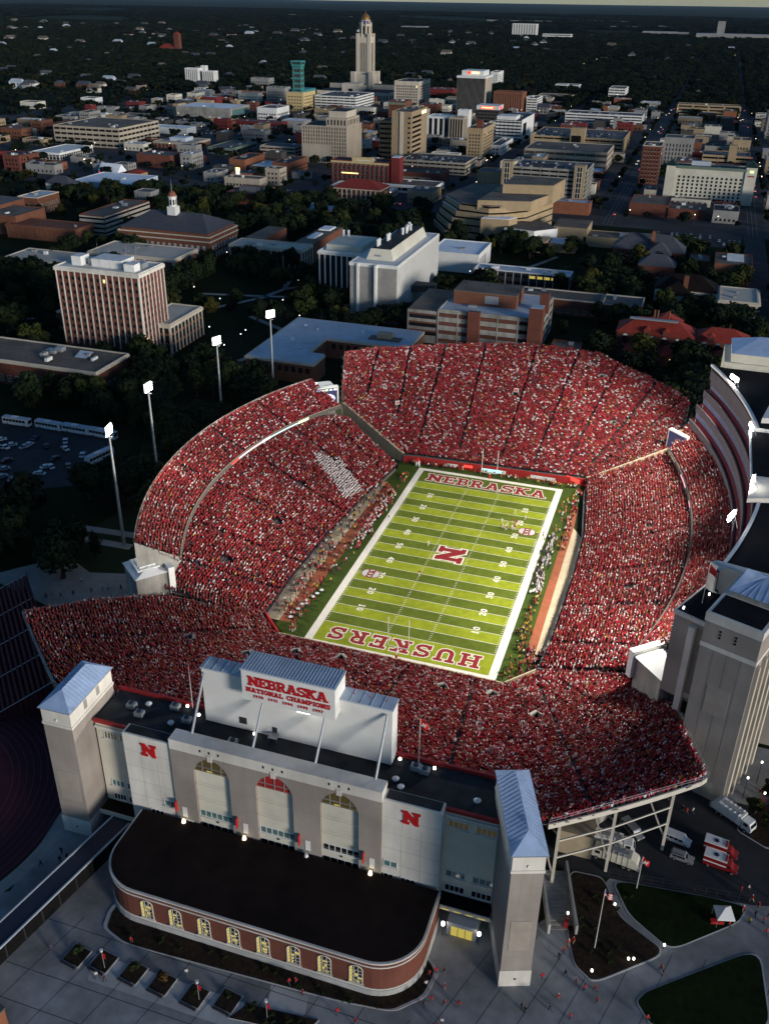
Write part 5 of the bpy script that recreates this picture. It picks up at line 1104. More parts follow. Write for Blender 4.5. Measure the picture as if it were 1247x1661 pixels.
for k in range(4): j = (k + 1) % 4; mb.poly([(*pts[k], 31), (*pts[j], 31), (*q[j], 36.5), (*q[k], 36.5)])
mb.build('penthouse', 'cream2', t); MB().prism(q, 36.4, 36.6).build('penthouse_roof', 'darkroof', t); MB().box(-15.5, -12, 9.6, 10.2, 31.2, 33.6).build('penthouse_louvre', 'metal', t)
for x, y in ((-16, 16), (-16, 19), (-15, 30), (-15, 33), (-12, 48), (-11, 52), (-12, 57), (-11, 60), (-13, 64)):
    f_ = MB().tube((x, y, 36.5), (x, y, 39.5), .75, .75, 10).build('exhaust_fan', 'white', t); MB().tube((x, y, 39.5), (x, y, 40.3), 1.1, .7, 10).build('fan_cap', 'white', f_)
MB().prism([(.2, 26), (12, 30), (12, 36), (.2, 36)], 11, 14.5).build('link_bridge', 'darkwall', t)
t = bldg('science_wing', 'dark striped wing with white piers left of the white science tower', -113, 243, 27, 36, 29, 'whitewall', 'darkroof', 'piers', 3.3, 30, trim='whitewall', units=0, glass='glass', pw=.75, base=4)
MB().box(-24, -3, 4, 30, 29.1, 32.4).build('penthouse', 'cream2', t)
for x in (-22, -19): MB().tube((x, 26, 32), (x, 26, 36), .8, .8, 10).build('exhaust_fan', 'white', t)
t = bldg('lecture_hall', 'low white lecture hall with a bright roof behind the white science tower', -70, 337, 32, 36, 11.5, 'whitewall', 'whiteroof', 'blank', units=1)
for k in range(4): MB().box(.01, .1, 4 + k * 5, 5.4 + k * 5, 1, 9).build('window', 'glass', t)
# low L shaped building with a pale roof by the far light pole
t = empty('low_hall', (0, 0, 0), label='low L shaped brick hall with a pale blue grey roof behind the stands', cat='building'); FOOT.append((-131, -60, 112, 187))
Lp = [(-129, 125), (-129.5, 183), (-62, 186), (-61.5, 158), (-96, 160), (-104, 158), (-97, 133), (-94, 113)]
Lp = [(-128, 122), (-128, 184), (-62, 184), (-62, 158), (-103, 158), (-103, 136), (-95, 136), (-95, 122)]
MB().prism(Lp, 0, 8.6).build('wall', 'brick_brown', t); MB().prism([(x + (-.5 if x < -90 and x != -95 and x != -103 else .5), y + (-.5 if y in (122, 158, 136) else .5)) for x, y in Lp], 8.6, 9.6).build('cornice', 'limestone', t)
MB().prism([(x + (.4 if x < -120 else -.4), y + (.4 if y in (122, 158, 136) else -.4)) for x, y in Lp], 9.6, 9.72).build('roof', 'paleroof', t)
MB().box(-80, -73, 166, 171, 9.7, 12).build('roof_unit', 'apron', t); MB().box(-84, -68, 163, 170, 9.74, 9.8).build('roof_stain', 'gravelroof', t)
for x, y in ((-118, 150), (-112, 168), (-120, 172), (-110, 140), (-90, 172)): MB().box(x, x + 1, y, y + 1, 9.7, 10.4).build('roof_vent', 'white', t)
mb = MB(); face_boxes(mb, 'n', 0, 0, [])
for k in range(9): mb.box(-126 + k * 3.4, -124.2 + k * 3.4, 121.9, 122.1, 4.8, 7.2)
for k in range(10): mb.box(-100 + k * 3.7, -98 + k * 3.7, 157.9, 158.1, 4.8, 7.2)
tag(mb.build('window', 'glass', t), kind='stuff')
# brick laboratory behind the far stand
t = bldg('laboratory', 'brick and concrete laboratory with a red stair shaft right behind the far stand', -8, 196, 50, 42, 17.5, 'concrete', 'paleroof', 'bands', 9, 4.4, trim='concrete', units=2, glass='glass', pw=.6)
for j in range(4): MB().box(-49.6, -9, -.12, 0, j * 4.4 + 1.4, j * 4.4 + 2.8).build('brick_infill', 'brick', t)
MB().box(-34.5, -28.6, -2.2, .2, 0, 19).build('stair_shaft', 'brick', t); MB().box(-4.6, 2.0, -3, 4, 0, 24).build('stair_shaft', 'brick', t); MB().box(-2.6, 1.9, 14, 18, 17, 27).build('stair_shaft', 'brick', t)
MB().box(-4.3, 1.7, -2.7, 3.7, 24, 24.2).build('shaft_roof', 'paleroof', t)
MB().box(-46, -14, 14, 34, 17.6, 24).build('penthouse', 'brick_brown', t); MB().box(-46.2, -13.8, 13.8, 34.2, 24, 24.4).build('penthouse_roof', 'gravelroof', t); MB().box(-30, -23, 13.9, 14, 19, 23).build('louvre', 'metal', t)
MB().box(-66, -50, 0, 40, 0, 16.5).build('side_wing', 'concrete', t); MB().box(-65.6, -50.1, .4, 39.6, 16.5, 16.7).build('wing_roof', 'gravelroof', t)
for j in range(3): MB().box(-65, -51, -.1, 0, 4 + j * 4.2, 5.8 + j * 4.2).build('window_band', 'glass', t); MB().box(-65, -51, -.12, 0, 5.8 + j * 4.2, 6.6 + j * 4.2).build('brick_infill', 'brick', t)
bldg('brick_annex', 'small flat brick annex at the foot of the red stair shaft', 13, 190, 14, 14, 6, 'brick_brown', 'gravelroof', 'blank', units=1)
bldg('brick_hall', 'two storey brick hall with framed windows behind the laboratory', 14, 268, 52, 18, 8.4, 'brick', 'gravelroof', 'grid', 4.4, 4.0, 2.6, 1.7, trim='limestone', units=2, indiv=True, glass='glass')
bldg('brick_hall', 'two storey brick block with an open roof well beside the framed window hall', 36, 264, 21, 20, 9.2, 'brick', 'greyroof', 'grid', 5, 4, 2.8, 1.8, trim='limestone', units=1, indiv=True, glass='glass')
bldg('glass_pavilion', 'long low glass pavilion with lit yellow windows and a pale roof', -10, 318, 58, 13, 8.2, 'darkmetal', 'paleroof', 'bands', 4.5, 4.1, trim='white', units=7, glass='glass', pw=.3, uc='white')
for k in range(5): MB().box(-24 + k * 4.4, -20.6 + k * 4.4, -.12, -.02, 5.4, 7.0).build('lit_window', 'litglass', bpy.data.objects['glass_pavilion'])
# arts centre: stacked angular tan masses
t = empty('arts_centre', (0, 0, 0), label='angular tan arts centre with stepped terraces and a sloping roof', cat='building'); FOOT.append((-140, -20, 425, 530))
A1 = [(-136, 470), (-118, 436), (-86, 430), (-76, 436), (-62, 455), (-50, 500), (-70, 530), (-128, 525)]
for k, (z0, z1, s) in enumerate(((0, 3.6, 0), (4.6, 8.2, 2.2), (9.2, 12.8, 4.4), (13.8, 17.4, 6.6), (18.4, 21.5, 8.8))):
    pl = [(x + (s if x < -100 else 0), y + (s * .6 if y < 440 else 0)) for x, y in A1]
    MB().prism(pl, z0, z1).build('terrace_band', 'tan', t); MB().prism([(x + (s + 1.4 if x < -100 else -.6), y + (s * .6 + 1.2 if y < 440 else .6)) for x, y in A1], z1, z1 + 1.1).build('window_band', 'void', t)
MB().prism([(x + (9.5 if x < -100 else -.2), y + (6 if y < 440 else -.2)) for x, y in A1], 22.6, 23.2).build('roof', 'gravelroof', t)
for s, z in ((6.6, 17.5), (8.8, 21.6)): MB().prism([(-136 + s, 470), (-118 + s, 438 + s * .6), (-116 + s, 440 + s * .6), (-134 + s, 472)], z, z + .3).build('terrace_coping', 'whiteroof', t)
MB().prism([(-95, 437), (-58, 446), (-46, 500), (-92, 500)], 20, 26.5).build('stage_house', 'tan', t)
MB().prism([(-84, 470), (-48, 478), (-44, 512), (-84, 512)], 20, 33).build('fly_tower', 'tan', t); MB().prism([(-83.5, 470.5), (-48.5, 478.5), (-44.5, 511.5), (-83.5, 511.5)], 33, 33.3).build('fly_tower_roof', 'gravelroof', t)
MB().prism([(-94.5, 437.6), (-58.4, 446.4), (-50, 478), (-84.4, 469.6), (-91.5, 480)], 26.5, 26.7).build('stage_roof', 'gravelroof', t)
MB().prism([(-72, 425), (-50, 421), (-36, 436), (-46, 452), (-70, 452)], 0, 11.5).build('side_theatre', 'whitewall', t); MB().prism([(-72, 425.4), (-50.2, 421.4), (-36.5, 436), (-46, 451.6), (-70, 451.6)], 11.5, 11.7).build('theatre_roof', 'gravelroof', t)
MB().box(-40, -16, 440, 470, 0, 12).build('rehearsal_hall', 'tan', t); MB().box(-39.6, -16.4, 440.4, 469.6, 12, 12.2).build('hall_roof', 'gravelroof', t)
MB().box(-38, -20, 414, 432, 0, 6).build('foyer', 'tan', t); MB().box(-37.6, -20.4, 414.4, 431.6, 6, 6.2).build('foyer_roof', 'paleroof', t); MB().box(-46, -39, 408, 424, 0, 8).build('foyer', 'tan', t)
MB().prism([(-90, 428), (-70, 430), (-66, 440), (-88, 440)], 0, 16).build('entrance_wing', 'tan', t); MB().prism([(-89.6, 428.4), (-70.4, 430.4), (-66.4, 439.8), (-87.6, 439.8)], 16, 16.3).build('wing_roof', 'whiteroof', t)
def hip_house(name, label, x1, y0, Wd, Dp, h, rh, wall, roof, fl=3.8, ww=1.4, wh=2.0, bay=3.2, glass='glass', trim='limestone', indiv=True, group=None, over=.7, cat='building', sides=None):
    t = empty(name, (x1, y0, 0), label=label, cat=cat, group=group); FOOT.append((x1 - Wd, x1, y0, y0 + Dp)); sides = sides or ('n' + ('e' if x1 < 57 else 'w'))
    MB().box(-Wd, 0, 0, Dp, 0, h).build('wall', wall, t); MB().hip(-Wd, 0, 0, Dp, h, h + rh, over).build('roof', roof, t)
    mb = MB()
    for s in sides: face_boxes(mb, s, Wd, Dp, cells_grid(Wd if s == 'n' else Dp, h, bay, fl, ww, wh, .8, .6), .06)
    tag(mb.build('window', glass, t), kind='stuff'); mb = MB()
    for s in sides: face_boxes(mb, s, Wd, Dp, [(a - .2, b + .2, c - .3, c) for a, b, c, d in cells_grid(Wd if s == 'n' else Dp, h, bay, fl, ww, wh, .8, .6)], .2)
    tag(mb.build('sill', trim, t), kind='stuff'); return t
t = hip_house('museum', 'long museum with a dark red tile roof and arched windows behind the right stand', 64, 214, 36, 18, 11, 6, 'brick', 'redroof', bay=4.5, ww=1.8, wh=2.4)
MB().box(0, 26, 4, 20, 0, 9.5).build('wing_wall', 'brick', t); MB().hip(0, 26, 4, 20, 9.5, 14.5, .6).build('wing_roof', 'redroof', t); MB().hip(-22, -6, 12, 30, 11, 17, .4).build('rear_roof', 'redroof', t)
for x, w2 in ((-26, 10), (-10, 10), (14, 9)):
    MB().box(x - w2 / 2, x + w2 / 2, -12, 0, 0, 5.4).build('porch_wall', 'brick', t); MB().hip(x - w2 / 2, x + w2 / 2, -12, 1, 5.4, 8.6, .5).build('porch_roof', 'redroof', t)
for x in (-22, -13, 8): 
    MB().box(x - 1.4, x + 1.4, -.3, 4, 10.5, 13).build('dormer', 'brick', t); MB().hip(x - 1.5, x + 1.5, -.4, 4.4, 13, 14.2, .2).build('dormer_roof', 'redroof', t)
for k in range(9): 
    x = -33 + k * 6.2; o = MB().box(x, x + 2.2, -.12, 0, 7.0, 9.4).build('arched_window', 'glass', t); MB().poly([(x + 1.1 + 1.1 * math.cos(q_ * math.pi / 8), -.14, 9.4 + 1.0 * math.sin(q_ * math.pi / 8)) for q_ in range(9)]).build('window_head', 'whitewall', o)
for x in (-20, -18.4, -13): MB().tube((x, 14, 14), (x, 14, 19.5), .5, .5, 8).build('chimney', 'brick_brown', t)
MB().box(-31, -8, 4, 6.4, 16.7, 17.3).build('ridge_duct', 'metal', t)
for x in (-16, -9): MB().tube((x, -12.5, 3.4), (x, -12.5, 3.9), .3, .3, 6).build('porch_lamp', 'bulb', t)
for k in range(5): MB().box(-5 + k * 2.2, -3.5 + k * 2.2, -.4, -.3, 1.0, 2.8).build('lit_window', 'litglass', t)
t = hip_house('college_hall', 'dark roofed college hall with cream walls beside the pale stone gallery', 74, 306, 34, 20, 10, 7, 'cream2', 'brownroof'); MB().box(-19, -16.4, 0, 3, 9, 18).build('chimney', 'brick_brown', t); MB().hip(-30, -14, -8, 12, 9, 15, .4).build('cross_roof', 'brownroof', t); MB().box(-29.5, -14.5, -7.5, 0, 0, 9).build('cross_wall', 'cream2', t)
t = hip_house('college_hall', 'gabled hall with a dark green roof and a brick chimney near the car park', 52, 402, 46, 20, 9, 9, 'brick', 'slate'); MB().box(-22, -20, 3, 5, 9, 21).build('chimney', 'brick_orange', t); MB().hip(-24, -8, -10, 8, 9, 16, .4).build('cross_roof', 'slate', t); MB().box(-23.5, -8.5, -9.5, 0, 0, 9).build('cross_wall', 'brick', t)
hip_house('college_hall', 'small brick hall with a blue slate roof below the dark green roof', 48, 366, 22, 14, 8, 6, 'brick', 'slate')
bldg('tan_hall', 'low tan hall along the near side of the car park', 38, 440, 56, 22, 6.5, 'tan', 'gravelroof', 'blank', units=4)
t = bldg('brick_hall', 'square brick hall with five rows of solar panels on its roof', 93, 366, 22, 30, 12.5, 'brick_brown', 'gravelroof', 'grid', units=1)
for k in range(5): MB().poly([(-15, 10 + k * 3.4, 12.7), (-5, 10 + k * 3.4, 12.7), (-5, 12.4 + k * 3.4, 13.9), (-15, 12.4 + k * 3.4, 13.9)]).build('solar_panel', 'paleroof', t)
bldg('brick_hall', 'small glazed brick wing left of the solar panel roof', 68, 384, 12, 18, 9, 'brick_brown', 'gravelroof', 'grid', 3, 3.5, 1.8, 2.2, units=2)
t = bldg('gallery', 'pale stone gallery with columns and a ribbed roof edge', 95, 290, 20, 30, 10.5, 'concrete', 'gravelroof', 'piers', 5, 12, trim='limestone', units=2, glass='glass', pw=.8)
for k in range(8): MB().box(-21.6, 1.6, k * 4.1, k * 4.1 + 1.6, 9.4, 10.6).build('roof_rib', 'limestone', t)
# left campus
t = bldg('brick_hall', 'long brick hall with a brown gravel roof and pale cornice beside the bus parking', -176, 76, 90, 26, 10.8, 'brick', 'gravelroof', 'grid', 4.1, 4.6, 1.5, 2.6, trim='limestone', units=16, indiv=True, glass='glass')
MB().box(-90.4, .4, -.4, 26.4, 9.9, 10.9).build('cornice', 'limestone', t); MB().poly([(-20, 14, 11.2), (-14, 14, 11.2), (-13, 19, 12.8), (-20, 19, 12.8)]).build('skylight', 'paleroof', t); MB().box(-60, -57, -.6, 0, 0, 6.5).build('door_surround', 'limestone', t)
bldg('brick_hall', 'brick hall with white windows at the left edge beyond the campus', -432, 388, 18, 28, 12.5, 'brick_brown', 'paleroof', 'grid', 3, 3.9, 1.3, 2.2, trim='limestone', units=1, indiv=True)
bldg('brick_gym', 'large stepped brick gymnasium at the left edge', -402, 322, 60, 34, 13, 'brick_brown', 'gravelroof', 'blank', units=4)
t = hip_house('brick_gym', 'brick block with a slate mansard roof at the far left edge', -430, 340, 60, 30, 16, 4, 'brick_brown', 'slate')
bldg('classroom_block', 'long low classroom block with pale ribbon bands', -345, 345, 20, 62, 13, 'limestone', 'gravelroof', 'bands', 40, 3.6, trim='brick_brown', units=3, glass='glass', sides='e')
bldg('brick_hall', 'dark flat brick hall with a black roof box in front of the ribbon band block', -350, 316, 56, 22, 9, 'brick_brown', 'gravelroof', 'piers', 8, 5, trim='brick_brown', units=1, glass='brick_brown', uc='darkwall')
bldg('warehouse', 'wide low warehouse with a bright white roof', -418, 495, 57, 50, 6.5, 'paleroof', 'whiteroof', 'blank', units=1)
bldg('plain_house', 'small square pale house among trees behind the library', -372, 454, 15, 14, 10, 'greywall', 'greyroof', 'grid', 3, 3, 1, 1.4, units=0)
hip_house('chapel_house', 'cream walled house with a dark hip roof near the white warehouse', -460, 470, 24, 13, 8, 6, 'cream2', 'slate')
# --- town
T_ = [
 ('office_block', 'wide beige office block with deep dark window bands at the left', -570, 725, 84, 86, 20.5, 'beige', 'gravelroof', 'bands', dict(bay=8, fl=5, trim='beige', units=6, glass='void', pw=.8)),
 ('low_office', 'low pale office with a white roof in front of the beige office block', -581, 628, 34, 60, 6.4, 'greywall', 'whiteroof', 'piers', dict(bay=4, fl=4, trim='whitewall', units=2, pw=.5)),
 ('white_garage', 'white parking block with dark slots left of the capitol', -463, 1208, 66, 84, 19.5, 'whitewall', 'greyroof', 'gar', dict(bay=9, fl=4, trim='whitewall', units=5)),
 ('office_building', 'small white office with ribbon windows left of the ochre block', -523, 1050, 30, 44, 15, 'whitewall', 'greyroof', 'grid', dict(bay=4, fl=4.5, ww=2.6, units=2)),
 ('brick_block', 'long low red brick block left of the art deco building', -473, 953, 68, 18, 8, 'redpaint', 'greyroof', 'grid', dict(bay=5, fl=5, ww=1.6, wh=2.6, glass='whitewall', units=2)),
 ('parking_garage', 'low tan parking garage left of the art deco building', -364, 737, 40, 26, 10.5, 'beige', 'greyroof', 'gar', dict(bay=8, fl=3.4, trim='beige', units=2)),
 ('brick_block', 'three storey brick block with an open frame front left of the art deco building', -324, 629, 18, 46, 11.5, 'brick_orange', 'darkroof', 'grid', dict(bay=4, fl=3.8, units=3)),
 ('office_building', 'plain grey office left of the ochre block', -600, 1256, 32, 24, 24, 'greywall', 'greyroof', 'grid', dict(units=2)),
 ('office_building', 'stepped grey office among trees at far left of the teal tower', -724, 1469, 36, 24, 20, 'greywall', 'greyroof', 'grid', dict(units=2)),
 ('office_tower', 'square cream tower with dense slot windows right of the capitol', -391, 1302, 41, 64, 37, 'limestone', 'darkroof', 'grid', dict(bay=3.6, fl=3.9, ww=1.7, wh=2.7, units=3)),
 ('brick_tower', 'brown brick building with a green sign band behind the brown tower', -350, 1093, 24, 34, 27, 'brick_brown', 'greyroof', 'grid', dict(units=3)),
 ('office_tower', 'low bay of dark ribbon windows left of the brown tower', -259, 768, 20, 40, 38, 'brownwall', 'darkroof', 'bands', dict(bay=20, fl=5, units=1, trim='brownwall', sides='n')),
 ('white_tower', 'slim white tower with side balconies right of the dark bank tower', -349, 1695, 15, 50, 30, 'whitewall', 'greyroof', 'grid', dict(fl=3.2, bay=4, ww=2.4, wh=1.2, units=1)),
 ('brick_block', 'maroon brick block left of the dark bank tower', -374, 1450, 42, 36, 16, 'redpaint', 'greyroof', 'grid', dict(units=4)),
 ('classical_bank', 'white classical bank with tall pilasters below the dark tower', -245, 935, 29, 30, 27, 'whitewall', 'greyroof', 'piers', dict(bay=7.2, fl=40, trim='whitewall', units=1, pw=2.4)),
 ('office_building', 'dark ribbed office right of the white classical bank', -228, 931, 17, 60, 27.5, 'beige', 'greyroof', 'piers', dict(bay=3.2, fl=30, trim='beige', units=2, pw=.9)),
 ('hotel_block', 'tan ten storey block with a water tank right of the tiered parking deck', -174, 798, 17, 55, 32, 'tan', 'gravelroof', 'grid', dict(bay=3.2, fl=3.3, ww=1.3, wh=1.8, units=1)),
 ('brick_block', 'dark brick block with a painted wall sign behind the white arcade', -175, 634, 47, 32, 10, 'brick', 'darkroof', 'blank', dict(units=5)),
 ('arcade_shop', 'low white framed shop arcade near the arts centre', -168, 589, 49, 30, 6.2, 'whitewall', 'gravelroof', 'bands', dict(bay=5.5, fl=6.2, trim='whitewall', units=2, glass='glass')),
 ('tan_block', 'tan two storey block with small arched windows behind the arts centre', -100, 640, 42, 24, 14, 'tan', 'greyroof', 'grid', dict(bay=5, fl=6, ww=1.6, wh=2.6, units=2)),
 ('white_shop', 'white three storey shop row right of the tan ten storey block', -163, 844, 12, 68, 10.5, 'whitewall', 'greyroof', 'grid', dict(bay=4, fl=4, ww=2, units=2)),
 ('brick_tower', 'orange red brick tower slab behind the glass and white office', -224, 1285, 44, 30, 29, 'redpaint', 'darkroof', 'piers', dict(bay=4, fl=40, trim='brick_orange', units=1, pw=2.2, glass='darkwall')),
 ('white_tower', 'white stepped block right of the orange red brick tower', -204, 1297, 15, 50, 21, 'whitewall', 'greyroof', 'bands', dict(fl=3.6, bay=12, units=1, trim='whitewall')),
 ('glass_office', 'glass office with a bright white gable end and roof box', -161, 949, 31, 82, 25.5, 'whitewall', 'greyroof', 'bands', dict(bay=5, fl=3.6, units=1, trim='darkmetal', glass='glass', sides='n')),
 ('long_garage', 'long white parking garage at the upper right with cars on top', -38, 1180, 104, 40, 14.5, 'whitewall', 'greyroof', 'gar', dict(bay=14, fl=3.6, trim='whitewall', units=0)),
 ('tan_garage', 'tan parking garage with a tall tan stair tower and cars on top', -37, 904, 103, 84, 16, 'tan', 'greyroof', 'gar', dict(bay=12, fl=4, trim='tan', units=0)),
 ('mall_block', 'low shopping block in front of the tan parking garage', -41, 781, 84, 64, 17.5, 'beige', 'gravelroof', 'bands', dict(bay=10, fl=6, trim='beige', units=5, glass='darkwall')),
 ('open_garage', 'tall open concrete parking garage with white stair towers behind arts centre', -37, 585, 62, 45, 28.5, 'concrete', 'greyroof', 'gar', dict(bay=7, fl=3.6, trim='concrete', units=0)),
 ('office_building', 'white office with roof boxes standing among far trees at right', -196, 1704, 44, 30, 12, 'whitewall', 'greyroof', 'bands', dict(bay=5, fl=4, units=3, trim='whitewall')),
 ('office_building', 'long brown banded office below the far white office', -178, 1484, 56, 34, 11, 'beige', 'gravelroof', 'bands', dict(bay=12, fl=4, units=1, trim='beige')),
 ('office_building', 'white L shaped office at the edge of the woods by the long street', -96, 1541, 27, 60, 21, 'whitewall', 'gravelroof', 'bands', dict(bay=8, fl=4.2, units=1, trim='whitewall')),
 ('long_office', 'long tan three storey office below the woods at the upper right', 91, 1392, 92, 26, 14, 'tan', 'gravelroof', 'bands', dict(bay=20, fl=4.7, units=3, trim='tan', pw=3)),
 ('brick_tower', 'tall red brown brick tower beside the long street', 14, 720, 17, 32, 34, 'brick', 'gravelroof', 'grid', dict(bay=3, fl=3.5, ww=1.2, wh=1.9, units=2, trim='limestone')),
 ('office_building', 'white ribbed office block behind the cream hotel', 40, 853, 30, 28, 27, 'greywall', 'greyroof', 'grid', dict(bay=3.4, fl=4.2, ww=1.2, wh=2.8, units=2)),
 ('tan_block', 'tan parking deck with a square tan tower behind the cream hotel', 98, 845, 47, 36, 13, 'tan', 'greyroof', 'gar', dict(bay=14, fl=4.4, trim='tan', units=0)),
 ('ornate_block', 'ornate tan block with carved cornice by the right hand street', 100, 959, 19, 26, 16, 'tan', 'gravelroof', 'grid', dict(bay=3.2, fl=4.6, ww=1.5, wh=2.4, units=1)),
 ('brick_hall', 'low flat brick arena hall left of the cream hotel foot', 33, 567, 31, 40, 8.8, 'brick', 'gravelroof', 'blank', dict(units=1)),
 ('brick_hall', 'low brick shed at the foot of the cream hotel', 62, 566, 29, 30, 6.8, 'brick', 'gravelroof', 'blank', dict(units=4)),
 ('brick_shop', 'brick shop with a blue roof box beside the big parking lot', -493, 748, 48, 44, 6.4, 'brick_brown', 'greyroof', 'piers', dict(bay=5, fl=8, trim='beige', units=2, glass='brick')),
 ('brick_shop', 'dark brick shop with white roof boxes right of the bright gabled restaurant', -450, 625, 38, 26, 11.5, 'brick', 'greyroof', 'grid', dict(bay=6, fl=5, units=3)),
 ('brick_shop', 'orange brick warehouse with a black roof in the left middle', -370, 628, 17, 46, 12, 'brick_orange', 'darkroof', 'blank', dict(units=3)),
 ('white_shed', 'low shed with a bright white roof right of the orange brick warehouse', -344, 628, 22, 40, 7, 'darkwall', 'whiteroof', 'blank', dict(units=2)),
 ('brick_shop', 'red brick hall with a flat dark roof and barrel vent beyond the library', -293, 487, 27, 38, 8.5, 'brick', 'greyroof', 'blank', dict(units=1)),
 ('green_shop', 'long low grey green block in the left middle', -434, 730, 30, 60, 6.5, 'greenwall', 'greyroof', 'bands', dict(bay=8, fl=6, units=3, trim='greenwall')),
 ('white_office', 'small white office with a classical front among trees at far left', -860, 1120, 26, 20, 9, 'whitewall', 'greyroof', 'grid', dict(units=1)),
 ('pale_apartment', 'pale two storey apartment among trees at the far left', -900, 1030, 30, 20, 9, 'cream2', 'greyroof', 'grid', dict(units=0)),
 ('plain_apartments', 'pale apartment block behind the concert auditorium', -640, 1240, 34, 18, 15, 'cream2', 'greyroof', 'grid', dict(units=1)),
 ('dark_shop', 'long dark roofed row at the far left edge beside the beige office', -640, 770, 60, 40, 8, 'brick_brown', 'greyroof', 'grid', dict(units=4)),
 ('dark_shop', 'dark brick row left of the beige office among trees', -690, 840, 50, 30, 7, 'brick_brown', 'gravelroof', 'blank', dict(units=3)),
 ('blue_shop', 'blue and white shop row near the big parking lot', -560, 860, 50, 24, 7, 'whitewall', 'whiteroof', 'blank', dict(units=2)),
 ('grey_block', 'grey block at the right edge beside the wide street', 165, 1130, 44, 60, 28, 'greywall', 'greyroof', 'grid', dict(units=1)),
]
TB = {}
for nm, lab, x1, y0, Wd, Dp, h, wall, roof, st, kw in T_: TB[lab] = bldg(nm, lab, x1, y0, Wd, Dp, h, wall, roof, st, **kw)
def tb(s): return next(v for k, v in TB.items() if s in k)
t = tb('green sign band'); MB().box(-24.2, .2, -.3, 0, 23.5, 26).build('sign_band', 'greenwall', t)
t = tb('painted wall sign')
for k in range(14): MB().box(-38 + k * 2.1, -36.6 + k * 2.1, -.1, 0, 4.6, 6.8).build('painted_letter', 'greywall', t)
t = tb('tall tan stair tower'); MB().box(-58, -42, -7, 4, 0, 27).build('stair_tower', 'tan', t); MB().box(-57, -46, -7.1, -7, 10, 19).build('tower_window', 'void', t); MB().box(-70, -40, -16, -7, 0, 12).build('entry_wing', 'beige', t); MB().box(-76, -66, -16.2, -15.8, 8.6, 10.6).build('lit_sign', 'signyel', t); MB().box(-104, -100, -2, 10, 0, 19).build('stair_tower', 'tan', t); MB().box(-47, -41, -16.2, -15.8, 8.6, 10.6).build('lit_sign', 'signyel', t)
t = tb('tall open concrete')
for a, b in ((-71, -62), (-10, -1)):
    MB().box(a, b, -3, 6, 0, 33).build('stair_tower', 'tan', t)
    for j in range(7): MB().box(a + 2.6, b - 2.6, -3.1, -3, 3 + j * 4.2, 6.4 + j * 4.2).build('stair_window', 'glass', t)
    for q_ in (a + 2.2, (a + b) / 2, b - 2.4): MB().box(q_ - .15, q_ + .15, -3.2, -3, 0, 32).build('stair_mullion', 'whitewall', t)
t = tb('square tan tower'); MB().box(-22, -14, -2, 6, 0, 24).build('tower', 'tan', t)
t = tb('water tank'); MB().box(-9, -3, 8, 14, 32, 40).build('tank_house', 'brick', t)
t = tb('bright white gable'); MB().box(.05, .6, -.4, 82, 0, 27).build('gable_end', 'whitewall', t); MB().box(.61, .66, 8, 30, 8, 22).build('gable_window', 'glass', t); MB().box(-31, -8, 4, 30, 25.6, 30).build('roof_box', 'whitewall', t)
t = tb('blue roof box'); MB().box(-34, -14, 12, 30, 6.5, 10.5).build('roof_box', 'paleroof', t)
t = tb('barrel vent'); mb = MB()
for k in range(8): a, b = math.pi * k / 8, math.pi * (k + 1) / 8; mb.poly([(-20, 14 + 4 * math.cos(a), 8.6 + 4 * math.sin(a)), (-2, 14 + 4 * math.cos(a), 8.6 + 4 * math.sin(a)), (-2, 14 + 4 * math.cos(b), 8.6 + 4 * math.sin(b)), (-20, 14 + 4 * math.cos(b), 8.6 + 4 * math.sin(b))])
mb.poly([(-2, 14 + 4 * math.cos(math.pi * k / 8), 8.6 + 4 * math.sin(math.pi * k / 8)) for k in range(9)]); mb.build('barrel_vent', 'greyroof', t)
for s in ('with small arched', 'low white framed'): pass
# concert auditorium
t = bldg('auditorium', 'big blank concrete auditorium with a white roof and glass end', -580, 1021, 84, 62, 14.5, 'concrete', 'whiteroof', 'blank', units=3)
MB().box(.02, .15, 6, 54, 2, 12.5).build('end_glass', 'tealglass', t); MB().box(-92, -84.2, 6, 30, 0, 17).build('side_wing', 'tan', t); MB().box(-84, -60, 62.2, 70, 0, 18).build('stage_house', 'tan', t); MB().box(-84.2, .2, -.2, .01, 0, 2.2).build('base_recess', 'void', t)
# ochre block with teal lattice tower
t = bldg('ochre_block', 'ochre office block with a teal roof and a flared teal tower', -533, 1170, 27, 50, 26, 'yellowwall', 'teal', 'grid', 4.5, 4.4, 2.2, 1.6, units=0)
MB().box(-27.3, .3, 10, 50.3, 26, 29.4).build('upper_roof', 'teal', t); MB().hip(-20, .2, -.2, 14, 26, 33, 0).build('tower_foot', 'teal', t)
tw = MB()
for sx in (-15.5, -3.5):
    for sy in (1, 12): tw.beam((sx, sy, 26), (sx, sy, 60), 1.2); tw.beam((sx, sy, 60), (sx + (-2.2 if sx < -10 else 2.2), sy + (-2 if sy < 5 else 2), 68), 1.2)
tw.build('tower_leg', 'teal', t)
for z in (30, 37, 44, 51, 58): MB().box(-16, -3, .5, 12.5, z, z + 2.6).build('tower_floor', 'teal', t)
MB().box(-18, -1, -1.4, 14.4, 67, 69).build('tower_crown', 'teal', t); MB().box(-15, -4, 1.6, 11.4, 26, 66).build('tower_core', 'darkwall', t); MB().box(-17, -2, -.6, 13.6, 61.5, 64).build('tower_floor', 'teal', t)
